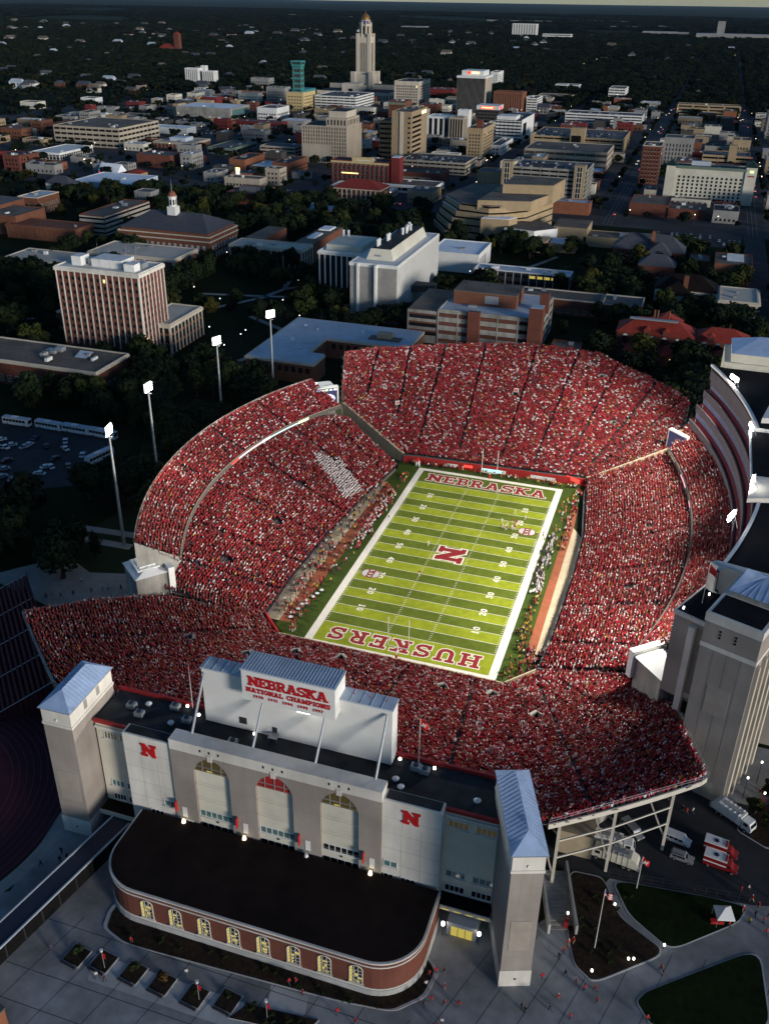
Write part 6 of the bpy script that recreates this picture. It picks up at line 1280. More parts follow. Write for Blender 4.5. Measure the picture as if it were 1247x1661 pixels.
# art deco block
t = bldg('art_deco_block', 'big beige art deco block with a stepped crown in the town centre', -298, 720, 50, 43, 35.5, 'beige', 'darkroof', 'piers', 2.9, 3.4, trim='beige', units=2, glass='glass', pw=1.5, pen='nocornice')
MB().box(-50.2, -19, -.6, 0, 4, 18).build('blank_panel', 'beige', t); MB().box(-24, -1, 3, 40, 35.5, 44).build('upper_storey', 'beige', t); MB().box(-22, -3, 6, 36, 44, 50).build('crown', 'limestone', t); MB().box(-21.5, -3.5, 6.5, 35.5, 50, 50.4).build('crown_roof', 'darkroof', t)
mb = MB(); face_boxes(mb, 'n', 23, 0, []); 
for k in range(6): mb.box(-22.5 + k * 3.6, -21 + k * 3.6, 2.9, 3.1, 37, 42)
for k in range(8): mb.box(-1.1, -.9, 5 + k * 4.2, 6.6 + k * 4.2, 37, 42)
tag(mb.build('window', 'glassfar', t), kind='stuff')
# green and red block in front
t = bldg('green_red_block', 'six storey block with green window bays and dark red piers', -213, 594, 54, 18, 23, 'redpaint', 'darkroof', 'piers', 4.4, 3.8, trim='redpaint', units=2, glass='greenwall', pw=1.3, pen='nocornice')
mb = MB(); face_boxes(mb, 'n', 54, 18, cells_grid(54, 21, 2.2, 3.8, 1.2, 2.0, .6), .1); tag(mb.build('window', 'glass', t), kind='stuff')
MB().box(-54.4, .4, -.9, 0, 21.4, 23).build('cornice', 'yellowwall', t); MB().box(-34, -14, -.8, 2, 22, 27).build('name_gable', 'yellowwall', t); MB().box(2, 10, 2, 14, 0, 28).build('stair_tower', 'redpaint', t); MB().box(2.4, 9.6, 2.4, 13.6, 28, 28.3).build('stair_roof', 'whiteroof', t)
for k in range(9): MB().box(-30 + k * 1.5, -29 + k * 1.5, -1.0, -.8, 24, 25).build('gable_letter', 'whitewall', t)
MB().box(-44, -28, -1.1, -.9, 12.6, 13.4).build('lit_sign', 'signyel', t)
# brown slab tower
t = bldg('brown_tower', 'tall brown slab tower with ribbon windows and a lit roof sign', -238, 747, 21, 60, 50, 'brownwall', 'gravelroof', 'blank', units=4)
for j in range(9): MB().box(.02, .2, 4, 36, 6 + j * 4.7, 8 + j * 4.7).build('ribbon_window', 'void', t)
for j in range(9): MB().box(.2, .6, 3.4, 36.6, 4.6 + j * 4.7, 5.9 + j * 4.7).build('spandrel', 'tan', t)
MB().box(-12, -8.5, -1.0, 0, 0, 50.5).build('rib', 'limestone', t); MB().box(-4, -.5, -.08, 0, 6, 46).build('slot_window', 'brownwall', t)
for j in range(9): MB().box(-3.4, -1.0, -.14, -.09, 6 + j * 4.7, 8 + j * 4.7).build('window', 'glass', t)
MB().box(.1, .5, 38, 54, 45.6, 48.4).build('roof_sign', 'signyel', t)
# dark bank tower
t = bldg('bank_tower', 'dark ribbed bank tower with a white crown and a lit sign', -282, 1281, 43, 50, 48, 'darkwall', 'greyroof', 'piers', 1.8, 60, trim='greywall', units=0, glass='void', pw=.32, pen='nocornice', sides='n')
MB().box(.01, .5, 2, 48, 0, 47).build('end_wall', 'beige', t); MB().box(-44, 1.2, -1.2, 51, 47, 50).build('crown', 'whitewall', t); MB().box(-38, -4, 6, 44, 50, 57).build('penthouse', 'whitewall', t)
MB().box(-29, -24, 5.7, 6, 52.4, 56).build('lit_sign', 'signred', t)
for k in range(5): MB().box(-23 + k * 2.6, -21.2 + k * 2.6, 5.7, 6, 52.8, 55.6).build('sign_letter', 'signyel', t)
t = bldg('bank_block', 'low block with a red and yellow lit bank sign right of the classical bank', -232, 1152, 30, 28, 16, 'darkwall', 'greyroof', 'bands', 5, 4, units=0, glass='glass')
MB().box(-31, 1, -1, 29, 16.8, 22).build('sign_crown', 'whitewall', t); MB().box(-25, -6, -1.2, -1.0, 17.6, 21.2).build('lit_sign', 'signred', t)
for k in range(9): MB().box(-23.5 + k * 1.8, -22.3 + k * 1.8, -1.4, -1.2, 18.6, 20.2).build('sign_letter', 'signyel', t)
MB().box(1.0, 1.2, 4, 18, 17.6, 21.2).build('lit_sign', 'signred', t)
# tiered parking deck with ramps
t = bldg('parking_deck', 'open tiered parking deck with many cars in front of the brown tower', -168, 700, 66, 50, 11, 'beige', 'greyroof', 'gar', 6, 3.6, trim='beige', units=0)
t = bldg('tower_podium', 'white rooftop block on the classical bank', -226, 950, 14, 14, 34, 'whitewall', 'whiteroof', 'blank', units=1)
# cream hotel
t = bldg('hotel', 'cream hotel with a dark green roof line and rows of square windows', 90, 644, 58, 22, 28, 'cream2', 'darkroof', 'grid', 3.9, 2.95, 1.5, 1.5, units=3, glass='glass', indiv=True, trim='cream2', sides='n', z0=1.5, top=3)
MB().box(-58, 0, -1.2, 2, 27.4, 29.4).build('mansard', 'greenwall', t); M['greenroof'] = mat('dark_green_roof', (.012, .028, .022), .6, .15, .5)
bpy.data.objects[t.children[-1].name].data.materials[0] = M['greenroof']
for a, b, h2 in ((-66, -58.1, 29), (-1, 8, 31)): MB().box(a, b, -1, 14, 0, h2).build('corner_tower', 'cream2', t); MB().hip(a, b, -1, 14, h2, h2 + 4.5, .8).build('tower_roof', M['greenroof'], t)
MB().box(2.2, 5.4, -1.15, -1.0, 26.6, 28.6).build('lit_sign', 'ribbong', t); MB().box(1.2, 6.4, -1.15, -1.0, 23.4, 24.4).build('name_sign', 'redtrim', t); MB().box(-46, -30, 8, 12, 29, 32.5).build('roof_unit', 'paleroof', t)
# red roofed club near the arts centre
t = hip_house('club_house', 'three storey brick club with a red tile roof and pale columns', -196, 520, 42, 26, 13, 6, 'brick_brown', 'redroof', bay=3.6, ww=1.5, wh=2.2)
MB().box(-40, -2, -.5, 0, 3.6, 4.2).box(-42.4, .4, -.4, 26.4, 12.2, 13).build('cornice', 'limestone', t)
for k in range(9): MB().box(-38 + k * 4.2, -37.2 + k * 4.2, -.8, -.05, 0, 12).build('column', 'limestone', t)
t = empty('barrel_hall', (-232, 470, 0), label='low hall with a curved pale roof left of the red roofed club', cat='building')
mb = MB()
for k in range(8): a, b = math.pi * k / 8, math.pi * (k + 1) / 8; mb.poly([(-26, 14 + 12 * math.cos(a), 3 + 4 * math.sin(a)), (12, 14 + 12 * math.cos(a), 3 + 4 * math.sin(a)), (12, 14 + 12 * math.cos(b), 3 + 4 * math.sin(b)), (-26, 14 + 12 * math.cos(b), 3 + 4 * math.sin(b))])
mb.build('vault', 'paleroof', t); MB().box(-26, 12, 2, 26, 0, 3).build('wall', 'brick_brown', t)
for x in (-26.02, 12.02): MB().poly([(x, 14 + 12 * math.cos(math.pi * k / 8), 3 + 4 * math.sin(math.pi * k / 8)) for k in range(9)]).build('gable_end', 'whitewall', t)
bldg('grey_hall', 'long low grey hall beside the curved pale roof', -240, 452, 34, 16, 4.5, 'greywall', 'greyroof', 'blank', units=2)
# bright gabled restaurant and lit pole sign
t = empty('restaurant', (-470, 560, 0), R(-8), label='restaurant with a bright white steep gable roof and red lights', cat='building')
MB().box(-24, 0, 0, 14, 0, 4).build('wall', 'redpaint', t); MB().poly([(-24, 0, 4), (0, 0, 4), (0, 7, 11), (-24, 7, 11)]).build('roof', 'whiteroof', t); MB().poly([(-24, 14, 4), (-24, 7, 11), (0, 7, 11), (0, 14, 4)]).build('roof', 'whiteroof', t); MB().poly([(0, 0, 4), (0, 14, 4), (0, 7, 11)]).build('gable', 'whiteroof', t)
for k in range(7): MB().box(-22 + k * 3.2, -20.6 + k * 3.2, -.3, -.1, 3, 3.8).build('lit_sign', 'signred', t)
t = hip_house('kiosk', 'small tan kiosk with a rust roof right of the bright gabled restaurant', -448, 565, 14, 12, 4, 3, 'yellowwall', 'redroof')
t = empty('pole_sign', (-352, 575, 0), label='lit orange and white square pole sign beside the small car park', cat='sign')
MB().tube((0, 0, 0), (0, 0, 8), .2).build('pole', 'darkmetal', t); MB().box(-2, 2, -.3, .3, 11, 14).build('upper_panel', 'signyel', t); MB().box(-1.8, 1.8, -.3, .3, 8, 10.6).build('lower_panel', 'signwhite', t)
# white twin apartment slabs, brick church, airport hangars and other far landmarks
for x1, y0, Wd, h, lab in ((-881, 1496, 27, 30, 'left slab of the twin white ribbed apartment tower'), (-850, 1500, 24, 26, 'right slab of the twin white ribbed apartment tower')):
    bldg('apartment_tower', lab, x1, y0, Wd, 16, h, 'whitewall', 'greyroof', 'piers', 4.4, 60, trim='whitewall', units=1, glass='darkwall', pw=2.3)
bldg('apartment_tower', 'tall core between the twin white apartment slabs', -873, 1512, 10, 10, 34, 'whitewall', 'greyroof', 'blank', units=0)
t = bldg('church', 'far red brick church with a tall bell tower above the trees', -1466, 2480, 16, 16, 50, 'brick', 'redroof', 'grid', 6, 30, 2.5, 7, units=0, cat='church'); MB().hip(-16, 0, 0, 16, 50, 57, .5).build('tower_roof', 'redroof', t); MB().box(-66, -18, 0, 24, 0, 14).build('nave', 'brick', t); MB().hip(-66, -18, 0, 24, 14, 24, .5).build('nave_roof', 'redroof', t)
bldg('far_tower', 'far white apartment block with striped balconies at the upper right', -770, 4480, 110, 40, 55, 'whitewall', 'greyroof', 'piers', 12, 60, trim='whitewall', units=0, glass='greywall', pw=5)
bldg('far_office', 'far low white office right of the striped apartment block', -590, 4300, 120, 60, 22, 'whitewall', 'greyroof', 'bands', 30, 7, units=1)
t = bldg('hangar', 'far long pale hangar with a white tower at the right edge', 330, 4900, 420, 120, 22, 'greywall', 'paleroof', 'blank', units=0); MB().box(-330, -296, 20, 54, 20, 75).build('silo_tower', 'greywall', t)
for i, (x1, y0, w_, h_) in enumerate(((-1200, 7600, 500, 16), (-700, 8200, 420, 14), (-500, 6500, 260, 14), (-2600, 7800, 380, 14), (-3300, 8200, 300, 14), (-230, 6900, 200, 14), (-1500, 5200, 130, 22), (-150, 5600, 240, 12))):
    bldg('far_store', 'far flat pale roofed store near the skyline', x1, y0, w_, 90, h_ * .7, 'greywall', 'paleroof', 'blank', units=0, group='far white stores near the skyline')
# ---------------------------------------------------------------- capitol
cp = empty('capitol', (-523, 1425, 0), label='tall limestone capitol tower with a golden dome and low wings', cat='tower'); FOOT.append((-590, -430, 1350, 1510))
MB().box(-68, 68, -68, 68, 0, 13).build('base_block', 'limestone', cp); MB().box(-66, 66, -66, 66, 13, 13.4).build('base_roof', 'darkroof', cp)
for a, b, c, d in ((-66, 66, -9, 9), (-9, 9, -66, 66)): MB().box(a, b, c, d, 13, 20).build('cross_wing', 'limestone', cp); MB().box(a + 1, b - 1, c + 1, d - 1, 20, 20.5).build('wing_roof', 'darkroof', cp)
MB().box(-16, 16, -80, -56, 0, 25).build('portal_block', 'limestone', cp); MB().box(-4, 4, -80.2, -80, 8, 18).build('portal_window', 'glass', cp)
mb = MB()
for k in range(26): mb.box(-65 + k * 5.1, -63.2 + k * 5.1, -68.15, -68, 3, 9)
for k in range(26): mb.box(68, 68.15, -65 + k * 5.1, -63.2 + k * 5.1, 3, 9)
tag(mb.build('window', 'glassfar', cp), kind='stuff')
MB().box(-17, 17, -17, 17, 13, 34).build('tower_plinth', 'limestone', cp)
for sx in (-1, 1):
    for sy in (-1, 1): MB().box(sx * 17 - 4, sx * 17 + 4, sy * 17 - 4, sy * 17 + 4, 13, 38).build('corner_buttress', 'limestone', cp)
MB().box(-12.5, 12.5, -12.5, 12.5, 34, 86).build('shaft', 'limestone', cp)
for sx in (-1, 1):
    for sy in (-1, 1): MB().box(sx * 10.5 - 2.8, sx * 10.5 + 2.8, sy * 10.5 - 2.8, sy * 10.5 + 2.8, 34, 91).build('corner_pier', 'limestone', cp)
for k in range(4):
    MB().box(-5.6 + k * 3.2, -4.4 + k * 3.2, -12.7, -12.5, 38, 78).build('slot_window', 'void', cp); MB().box(12.5, 12.7, -5.6 + k * 3.2, -4.4 + k * 3.2, 38, 78).build('slot_window', 'void', cp)
MB().prism(ngon(8, 10.4, 0, 0), 86, 104).build('lantern', 'limestone', cp)
for k in range(8):
    an = k * math.pi / 4; MB().box(-1.6, 1.6, -.15, .15, 0, 11).build('lantern_window', 'void', cp, (9.55 * math.sin(an), -9.55 * math.cos(an), 90), an)
    MB().box(-.9, .9, -.9, .9, 86, 106).build('lantern_pier', 'limestone', cp, (10.2 * math.sin(an + .39), -10.2 * math.cos(an + .39), 0), an)
MB().prism(ngon(8, 8.2, 0, 0), 104, 108.5).build('drum', 'bluetile', cp); MB().prism(ngon(8, 8.5, 0, 0), 108.5, 109.3).build('drum_cornice', 'limestone', cp)
for k in range(8): an = k * math.pi / 4; MB().box(-.8, .8, -.8, .8, 104, 109).build('drum_pier', 'limestone', cp, (7.9 * math.sin(an + .39), -7.9 * math.cos(an + .39), 0), an)
mb = MB(); pr = [(7.9 * math.cos(R(a)), 109.3 + 8.6 * math.sin(R(a))) for a in (0, 15, 30, 45, 60, 75, 88)]
for (r0, z0), (r1, z1) in zip(pr, pr[1:]):
    A, Bq = ngon(20, r0, 0, 0), ngon(20, r1, 0, 0)
    for k in range(20): j = (k + 1) % 20; mb.poly([(*A[k], z0), (*A[j], z0), (*Bq[j], z1), (*Bq[k], z1)])
cp.scale = (.94, .94, 1.09); mb.build('dome', 'gold', cp); MB().tube((0, 0, 117.8), (0, 0, 122.5), .7, .3, 8).build('statue', 'gold', cp)
LANDMARKS = [(-202, 134, 'the brick tower with cream piers'), (-275, 326, 'the library with the white cupola'), (-100, 260, 'the white science tower'), (-100, 152, 'the low L shaped hall'), (-33, 217, 'the brick laboratory'), (58, 224, 'the red roofed museum'), (-38, 324, 'the glass pavilion'), (-92, 475, 'the angular arts centre'), (-446, 520, 'the white roofed warehouse'), (57, 316, 'the cream walled college hall'), (82, 381, 'the solar panel roof'), (85, 305, 'the pale stone gallery'), (-221, 89, 'the long gravel roofed hall'), (-170, 38, 'the row of buses'), (-200, 330, 'the classroom hall with pale columns'), (-612, 768, 'the wide beige office block'), (-622, 1052, 'the blank concrete auditorium'), (-323, 741, 'the art deco block'), (-248, 777, 'the brown slab tower'), (-303, 1306, 'the dark bank tower'), (60, 655, 'the cream hotel'), (-68, 607, 'the open concrete garage'), (-88, 946, 'the tan parking garage'), (-83, 813, 'the low shopping block'), (-240, 603, 'the green and red block'), (-90, 1200, 'the long white garage'), (-508, 1420, 'the capitol'), (-546, 1195, 'the teal tower'), (-176, 990, 'the glass and white office'), (-182, 825, 'the tan ten storey block'), (6, 736, 'the red brown brick tower'), (45, 1405, 'the long tan office'), (-372, 650, 'the orange brick warehouse'), (-470, 770, 'the blue roof box shop'), (-104, -28, 'the first light pole'), (-110, 10, 'the second light pole'), (-112, 66, 'the third light pole'), (-107, 105, 'the farthest light pole'), (-370, 345, 'the ribbon band classroom block'), (29, 412, 'the dark green gabled roof'), (-217, 533, 'the red roofed club'), (-280, 506, 'the barrel vent hall'), (-496, 1250, 'the white slotted parking block')]
def where(x, y):
    lx, ly, nm = min(LANDMARKS, key=lambda q: (q[0] - x) ** 2 + (q[1] - y) ** 2); dx, dy = x - lx, y - ly
    return (('left of ' if dx < 0 else 'right of ') if abs(dx) > abs(dy) else ('behind ' if dy > 0 else 'in front of ')) + nm
CN = {'brick': 'red brick', 'brick_brown': 'brown brick', 'beige': 'beige', 'greywall': 'grey', 'brick_orange': 'orange brick', 'cream2': 'cream', 'redpaint': 'dark red', 'darkwall': 'black walled', 'brownwall': 'brown', 'greyroof': 'grey', 'gravelroof': 'gravel', 'darkroof': 'dark', 'paleroof': 'pale blue', 'whiteroof': 'white'}
# ---------------------------------------------------------------- small infill buildings
def free(x0, x1, y0, y1, m=3):
    return all(x1 + m < a or x0 - m > b or y1 + m < c or y0 - m > d for a, b, c, d in FOOT) and all(x1 < s - 10 or x0 > s + 10 for s in STX) and all(y1 < s - 9 or y0 > s + 9 for s in STY)
n_ok = 0
for _ in range(9000):
    if n_ok >= 298: break
    x1 = rnd.uniform(-780, 150); y0 = rnd.uniform(545, 1440); Wd = rnd.uniform(10, 36); Dp = rnd.uniform(10, 30)
    if -610 < x1 < -380 and 760 < y0 < 1000 and rnd.random() < .7: continue
    if not free(x1 - Wd, x1, y0, y0 + Dp): continue
    n_ok += 1; h = rnd.choice([4.5, 5, 6, 7, 8, 9, 11, 14]); wl_ = rnd.choice(['brick', 'brick_brown', 'beige', 'greywall', 'brick_orange', 'cream2', 'redpaint', 'greywall', 'darkwall', 'brownwall'])
    rf_ = rnd.choice(['greyroof', 'gravelroof', 'darkroof', 'greyroof', 'paleroof', 'whiteroof', 'darkroof'])
    bldg('infill_shop', '%s %s shop with a %s roof %s' % ('long' if Wd > 26 else ('tall' if h > 8 else 'small'), CN[wl_], CN[rf_], where(x1 - Wd / 2, y0 + Dp / 2)), x1, y0, Wd, Dp, h, wl_, rf_, rnd.choice(['grid', 'grid', 'blank']), rnd.uniform(3, 5), 3.8, 1.6, 1.8, units=rnd.choice([1, 2, 3]), group='small town infill shops')
# ---------------------------------------------------------------- trees
def crown_mesh(seed, n_lobes=16, leaves=70, size=.62, name='crown', mt='leaf', squash=.85):
    """a crown of unit radius about 1: leaf-sized faces spread through uneven lobes"""
    r = np.random.RandomState(seed); V = []; F = []
    lob = []
    for k in range(n_lobes):
        d = r.normal(size=3); d /= np.linalg.norm(d); rad = r.uniform(.25, .75); c = d * rad * np.array([1, 1, squash]); c[2] = c[2] * .9 + .05
        lob.append((c, r.uniform(.26, .46)))
    for c, rr in lob:
        for _ in range(leaves):
            d = r.normal(size=3); d /= np.linalg.norm(d); p = c + d * rr * r.uniform(.72, 1.06)
            nrm = d + r.normal(size=3) * .5; nrm /= np.linalg.norm(nrm); t = np.cross(nrm, r.normal(size=3)); t /= np.linalg.norm(t); u = np.cross(nrm, t); s = size * r.uniform(.10, .2)
            i = len(V); V += [tuple(p - t * s - u * s * .6), tuple(p + t * s - u * s * .7), tuple(p + t * s * .6 + u * s), tuple(p - t * s * .7 + u * s * .8)]; F.append((i, i + 1, i + 2, i + 3))
    me = bpy.data.meshes.new(name); me.from_pydata(V, [], F); me.materials.append(M[mt]); return me
crowns = [crown_mesh(10 + k, 17, 75, .62) for k in range(6)]
conif = crown_mesh(40, 22, 60, .5)
for v in conif.vertices: z = v.co.z; f_ = max(.08, .62 - z * .55); v.co.x *= f_; v.co.y *= f_; v.co.z = z * 1.5
def trunk_mesh(seed):
    r = random.Random(seed); mb = MB(); mb.tube((0, 0, 0), (.02, 0, .55), .055, .035, 7); 
    for k in range(5):
        a = r.uniform(0, 6.28); mb.tube((.01, 0, .35 + .06 * k), (.32 * math.cos(a), .32 * math.sin(a), .8 + r.uniform(-.1, .2)), .028, .008, 5)
    return mb.mesh('trunk', 'bark')
trunks = [trunk_mesh(k) for k in range(3)]
NT = [0]
def tree(x, y, h, label, group, kind=None, wide=1.0):
    k = NT[0]; NT[0] += 1
    if label.startswith('dark') and y > -45: label = '%s dark leafy tree %s' % ('tall' if h > 14 else ('middling' if h > 12 else 'low'), where(x, y)); group = 'trees ' + where(x, y)
    t = empty('conifer' if kind == 'con' else 'leafy_tree', (x, y, 0), rnd.uniform(0, 6.28), label=label, cat='tree', group=group)
    o = put('trunk', trunks[k % 3], t); o.scale = (h, h, h * .9)
    c = put('crown', conif if kind == 'con' else crowns[k % 6], t, (0, 0, h * .60)); w_ = h * .47 * wide * rnd.uniform(.85, 1.25); c.scale = (w_, w_ * rnd.uniform(.85, 1.15), h * .42)
    return t
def taken(x, y, m=4): return any(a - m < x < b + m and c - m < y < d + m for a, b, c, d in FOOT)
FOOT += [(-74, 66, 56, 128), (60, 130, -90, 100), (-92, -34, -70, 70), (-205, -133, -12, 46)]
def grove(x0, x1, y0, y1, n, hs, label, group, keep=None):
    c = 0
    for _ in range(n * 6):
        if c >= n: break
        x, y = rnd.uniform(x0, x1), rnd.uniform(y0, y1)
        if taken(x, y, 3) or (keep and not keep(x, y)): continue
        tree(x, y, rnd.uniform(*hs), label, group); c += 1
grove(-200, -104, 44, 120, 34, (11, 16), 'dark leafy tree between the brick tower and the left stand light poles', 'trees behind the left stand', lambda x, y: not (-140 < x < -108 and 62 < y < 86))
grove(-150, -100, -55, 44, 24, (10, 15), 'dark leafy tree beside the left stand between bus parking and light poles', 'trees left of the left stand', lambda x, y: not (-130 < x < -94 and -34 < y < -16))
grove(-210, -135, -60, -14, 14, (11, 15), 'dark leafy tree at the left edge below the car park', 'trees at the left edge')
grove(-340, -60, 190, 305, 62, (11, 17), 'dark campus tree between the brick tower and the library', 'campus lawn trees', lambda x, y: not (-215 < x < -150 and 215 < y < 260))
grove(-350, -225, 100, 240, 26, (11, 16), 'dark campus tree left of the brick tower', 'trees left of the brick tower')
grove(-260, -20, 390, 512, 44, (11, 16), 'dark tree in the belt behind the campus halls', 'trees behind the campus halls')
grove(-430, -230, 345, 512, 34, (11, 16), 'dark tree around the library and the white warehouse', 'trees around the library')
grove(0, 100, 140, 300, 40, (11, 16), 'dark tree around the red roofed museum and college halls', 'trees around the museum')
grove(-20, 90, 290, 445, 30, (10, 15), 'dark tree between the dark roofed college halls', 'trees between the college halls')
for x, y, h, k in ((-103, -38, 9, 'con'), (-78, 205, 10, 'con'), (-66, 214, 9, 'con')): tree(x, y, h, 'narrow dark conifer close to the stadium side', 'conifers by the stadium', k, .8)
for x, y in ((89, -82), (93, -76), (92, -86)): tree(x, y, 4.2, 'small dark tree in the bed right of the taupe tower foot', 'small trees by the taupe tower', None, 1.3)
# instanced masses: one mesh of points, geometry nodes put a prototype on each
def instancer(name, P, protos, scale_attr=True, kind='stuff', label=None, cat=None, parent=None):
    P = np.asarray(P, dtype=np.float32); me = bpy.data.meshes.new(name); me.vertices.add(len(P)); me.vertices.foreach_set('co', P[:, :3].ravel())
    def at_(nm, ty, arr):
        a = me.attributes.new(nm, ty, 'POINT'); a.data.foreach_set('value' if ty != 'FLOAT_VECTOR' else 'vector', np.ascontiguousarray(arr.ravel()))
    at_('rz', 'FLOAT', P[:, 3]); at_('pick', 'FLOAT', P[:, 4]); at_('pick2', 'FLOAT', P[:, 5]); at_('scl', 'FLOAT_VECTOR', P[:, 6:9])
    col = bpy.data.collections.new(name + '_prototypes')
    for i, pm in enumerate(protos): col.objects.link(bpy.data.objects.new('%s_proto_%d' % (name, i), pm))
    o = put(name, me, parent); ng = bpy.data.node_groups.new(name + '_scatter', 'GeometryNodeTree')
    ng.interface.new_socket('Geometry', in_out='INPUT', socket_type='NodeSocketGeometry'); ng.interface.new_socket('Geometry', in_out='OUTPUT', socket_type='NodeSocketGeometry')
    n, l = ng.nodes, ng.links; gi = n.new('NodeGroupInput'); go = n.new('NodeGroupOutput'); ip = n.new('GeometryNodeInstanceOnPoints'); ci = n.new('GeometryNodeCollectionInfo')
    ci.inputs['Collection'].default_value = col; ci.inputs['Separate Children'].default_value = True; ci.inputs['Reset Children'].default_value = True
    m2p = n.new('GeometryNodeMeshToPoints'); l.new(gi.outputs[0], m2p.inputs[0]); l.new(m2p.outputs[0], ip.inputs['Points']); l.new(ci.outputs[0], ip.inputs['Instance']); ip.inputs['Pick Instance'].default_value = True
    def na(nm, ty): q = n.new('GeometryNodeInputNamedAttribute'); q.data_type = ty; q.inputs['Name'].default_value = nm; return q.outputs['Attribute']
    cx = n.new('ShaderNodeCombineXYZ'); l.new(na('rz', 'FLOAT'), cx.inputs['Z']); l.new(cx.outputs[0], ip.inputs['Rotation']); l.new(na('scl', 'FLOAT_VECTOR'), ip.inputs['Scale'])
    l.new(ip.outputs[0], go.inputs[0]); md = o.modifiers.new('scatter', 'NODES'); md.node_group = ng
    tag(o, label, cat, None, kind); return o
fr = np.random.RandomState(11)
def far_points(y0, y1, n, hmin, hmax, wmul, xpad=0):
    y = np.sqrt(fr.uniform(y0 ** 2, y1 ** 2, n)); xc = 57 - (y + 246) * .32; hw = (y + 246) * .50 + 150 + xpad; x = xc + fr.uniform(-1, 1, n) * hw
    h = fr.uniform(hmin, hmax, n); w_ = h * wmul * fr.uniform(.8, 1.25, n)
    return np.stack([x, y, h * .52, fr.uniform(0, 6.28, n), fr.rand(n), fr.rand(n), w_, w_ * fr.uniform(.85, 1.15, n), h * .5], 1)
FA = np.array(FOOT)
def clear_of(P, m=3, grid=True):
    ok = np.ones(len(P), bool)
    for a, b, c, d in FA: ok &= ~((P[:, 0] > a - m) & (P[:, 0] < b + m) & (P[:, 1] > c - m) & (P[:, 1] < d + m))
    if grid:
        for s in STX: ok &= ~((np.abs(P[:, 0] - s) < 12 - 4 * (P[:, 1] > 1500)) & (P[:, 1] < 4000))
        for s in STY: ok &= ~((np.abs(P[:, 1] - s) < 10) & (P[:, 0] > -900))
    return P[ok]
ex = []
for (x0, x1, y0, y1, n) in ((-330, -50, 190, 306, 150), (-350, -225, 95, 240, 80), (-260, -20, 388, 515, 130), (-440, -230, 345, 515, 130), (0, 118, 130, 450, 210), (-205, -108, 44, 122, 70), (-215, -98, -60, 44, 70), (-420, -205, -60, 90, 120)):
    for _ in range(n):
        x, y = rnd.uniform(x0, x1), rnd.uniform(y0, y1)
        if taken(x, y, 4) or (-215 < x < -150 and 215 < y < 262) or (-140 < x < -108 and 60 < y < 86) or (-132 < x < -94 and -36 < y < -14) or (88 < x < 108 and y > 240) or -128 < x < -70 and -66 < y < -38: continue
        h = rnd.uniform(6, 17); w_ = h * .46 * rnd.uniform(.85, 1.25); ex.append((x, y, h * .52, rnd.uniform(0, 6.28), rnd.random(), rnd.random(), w_, w_ * rnd.uniform(.85, 1.15), h * .46))
instancer('tree_belt', ex, crowns, label='dark mass of campus trees filling the ground between the halls', cat='trees')
farc = [crown_mesh(60 + k, 10, 26, 1.25, 'far_crown', 'leaf_far', .8) for k in range(4)]
P1 = far_points(1380, 2600, 26000, 9, 16, .52); P2 = far_points(2600, 5200, 36000, 10, 17, .75, 300); P3 = far_points(5200, 12000, 30000, 11, 18, 1.9, 1500)
nz_ = lambda P, s: np.sin(P[:, 0] / s + 1.3) * np.sin(P[:, 1] / (s * 1.7) + .4) + .5 * np.sin(P[:, 0] / (s * .37) + P[:, 1] / (s * .6))
P1 = P1[fr.rand(len(P1)) < .98]; P2 = P2[nz_(P2, 300) > -1.25]; P3 = P3[nz_(P3, 700) > -.7]
P2 = P2[~((P2[:, 0] > -300) & (P2[:, 1] > 4300) & (fr.rand(len(P2)) < .6))]
P0 = far_points(520, 1400, 4200, 5, 11, .55)
P0 = P0[(P0[:, 0] < -560) | (P0[:, 1] > 1290) | (fr.rand(len(P0)) < .35) | (P0[:, 0] > 150)]
st = []
for s in STX:
    for k in range(75):
        for dx in (-11.5, 11.5):
            if rnd.random() < .55: h = rnd.uniform(5, 9); st.append((s + dx, 520 + k * 12.3 + rnd.uniform(-2, 2), h * .55, rnd.uniform(0, 6.28), rnd.random(), rnd.random(), h * .42, h * .4, h * .45))
ST = np.array(st); okS = np.ones(len(ST), bool)
for a, b, c, d in FA: okS &= ~((ST[:, 0] > a - 1.5) & (ST[:, 0] < b + 1.5) & (ST[:, 1] > c - 1.5) & (ST[:, 1] < d + 1.5))
for s in STY: okS &= np.abs(ST[:, 1] - s) > 11
PL = np.concatenate([ST[okS], clear_of(P0, 2), clear_of(P1, 2), clear_of(P2, 2), P3])
g1 = far_points(-50, 520, 2400, 6, 12, .5); g1 = g1[(g1[:, 0] < -420) | (g1[:, 0] > 118)]
PL = np.concatenate([PL, clear_of(g1, 2)])
instancer('woodland', PL, farc, label='dark woodland spreading over the city to the skyline', cat='woodland')
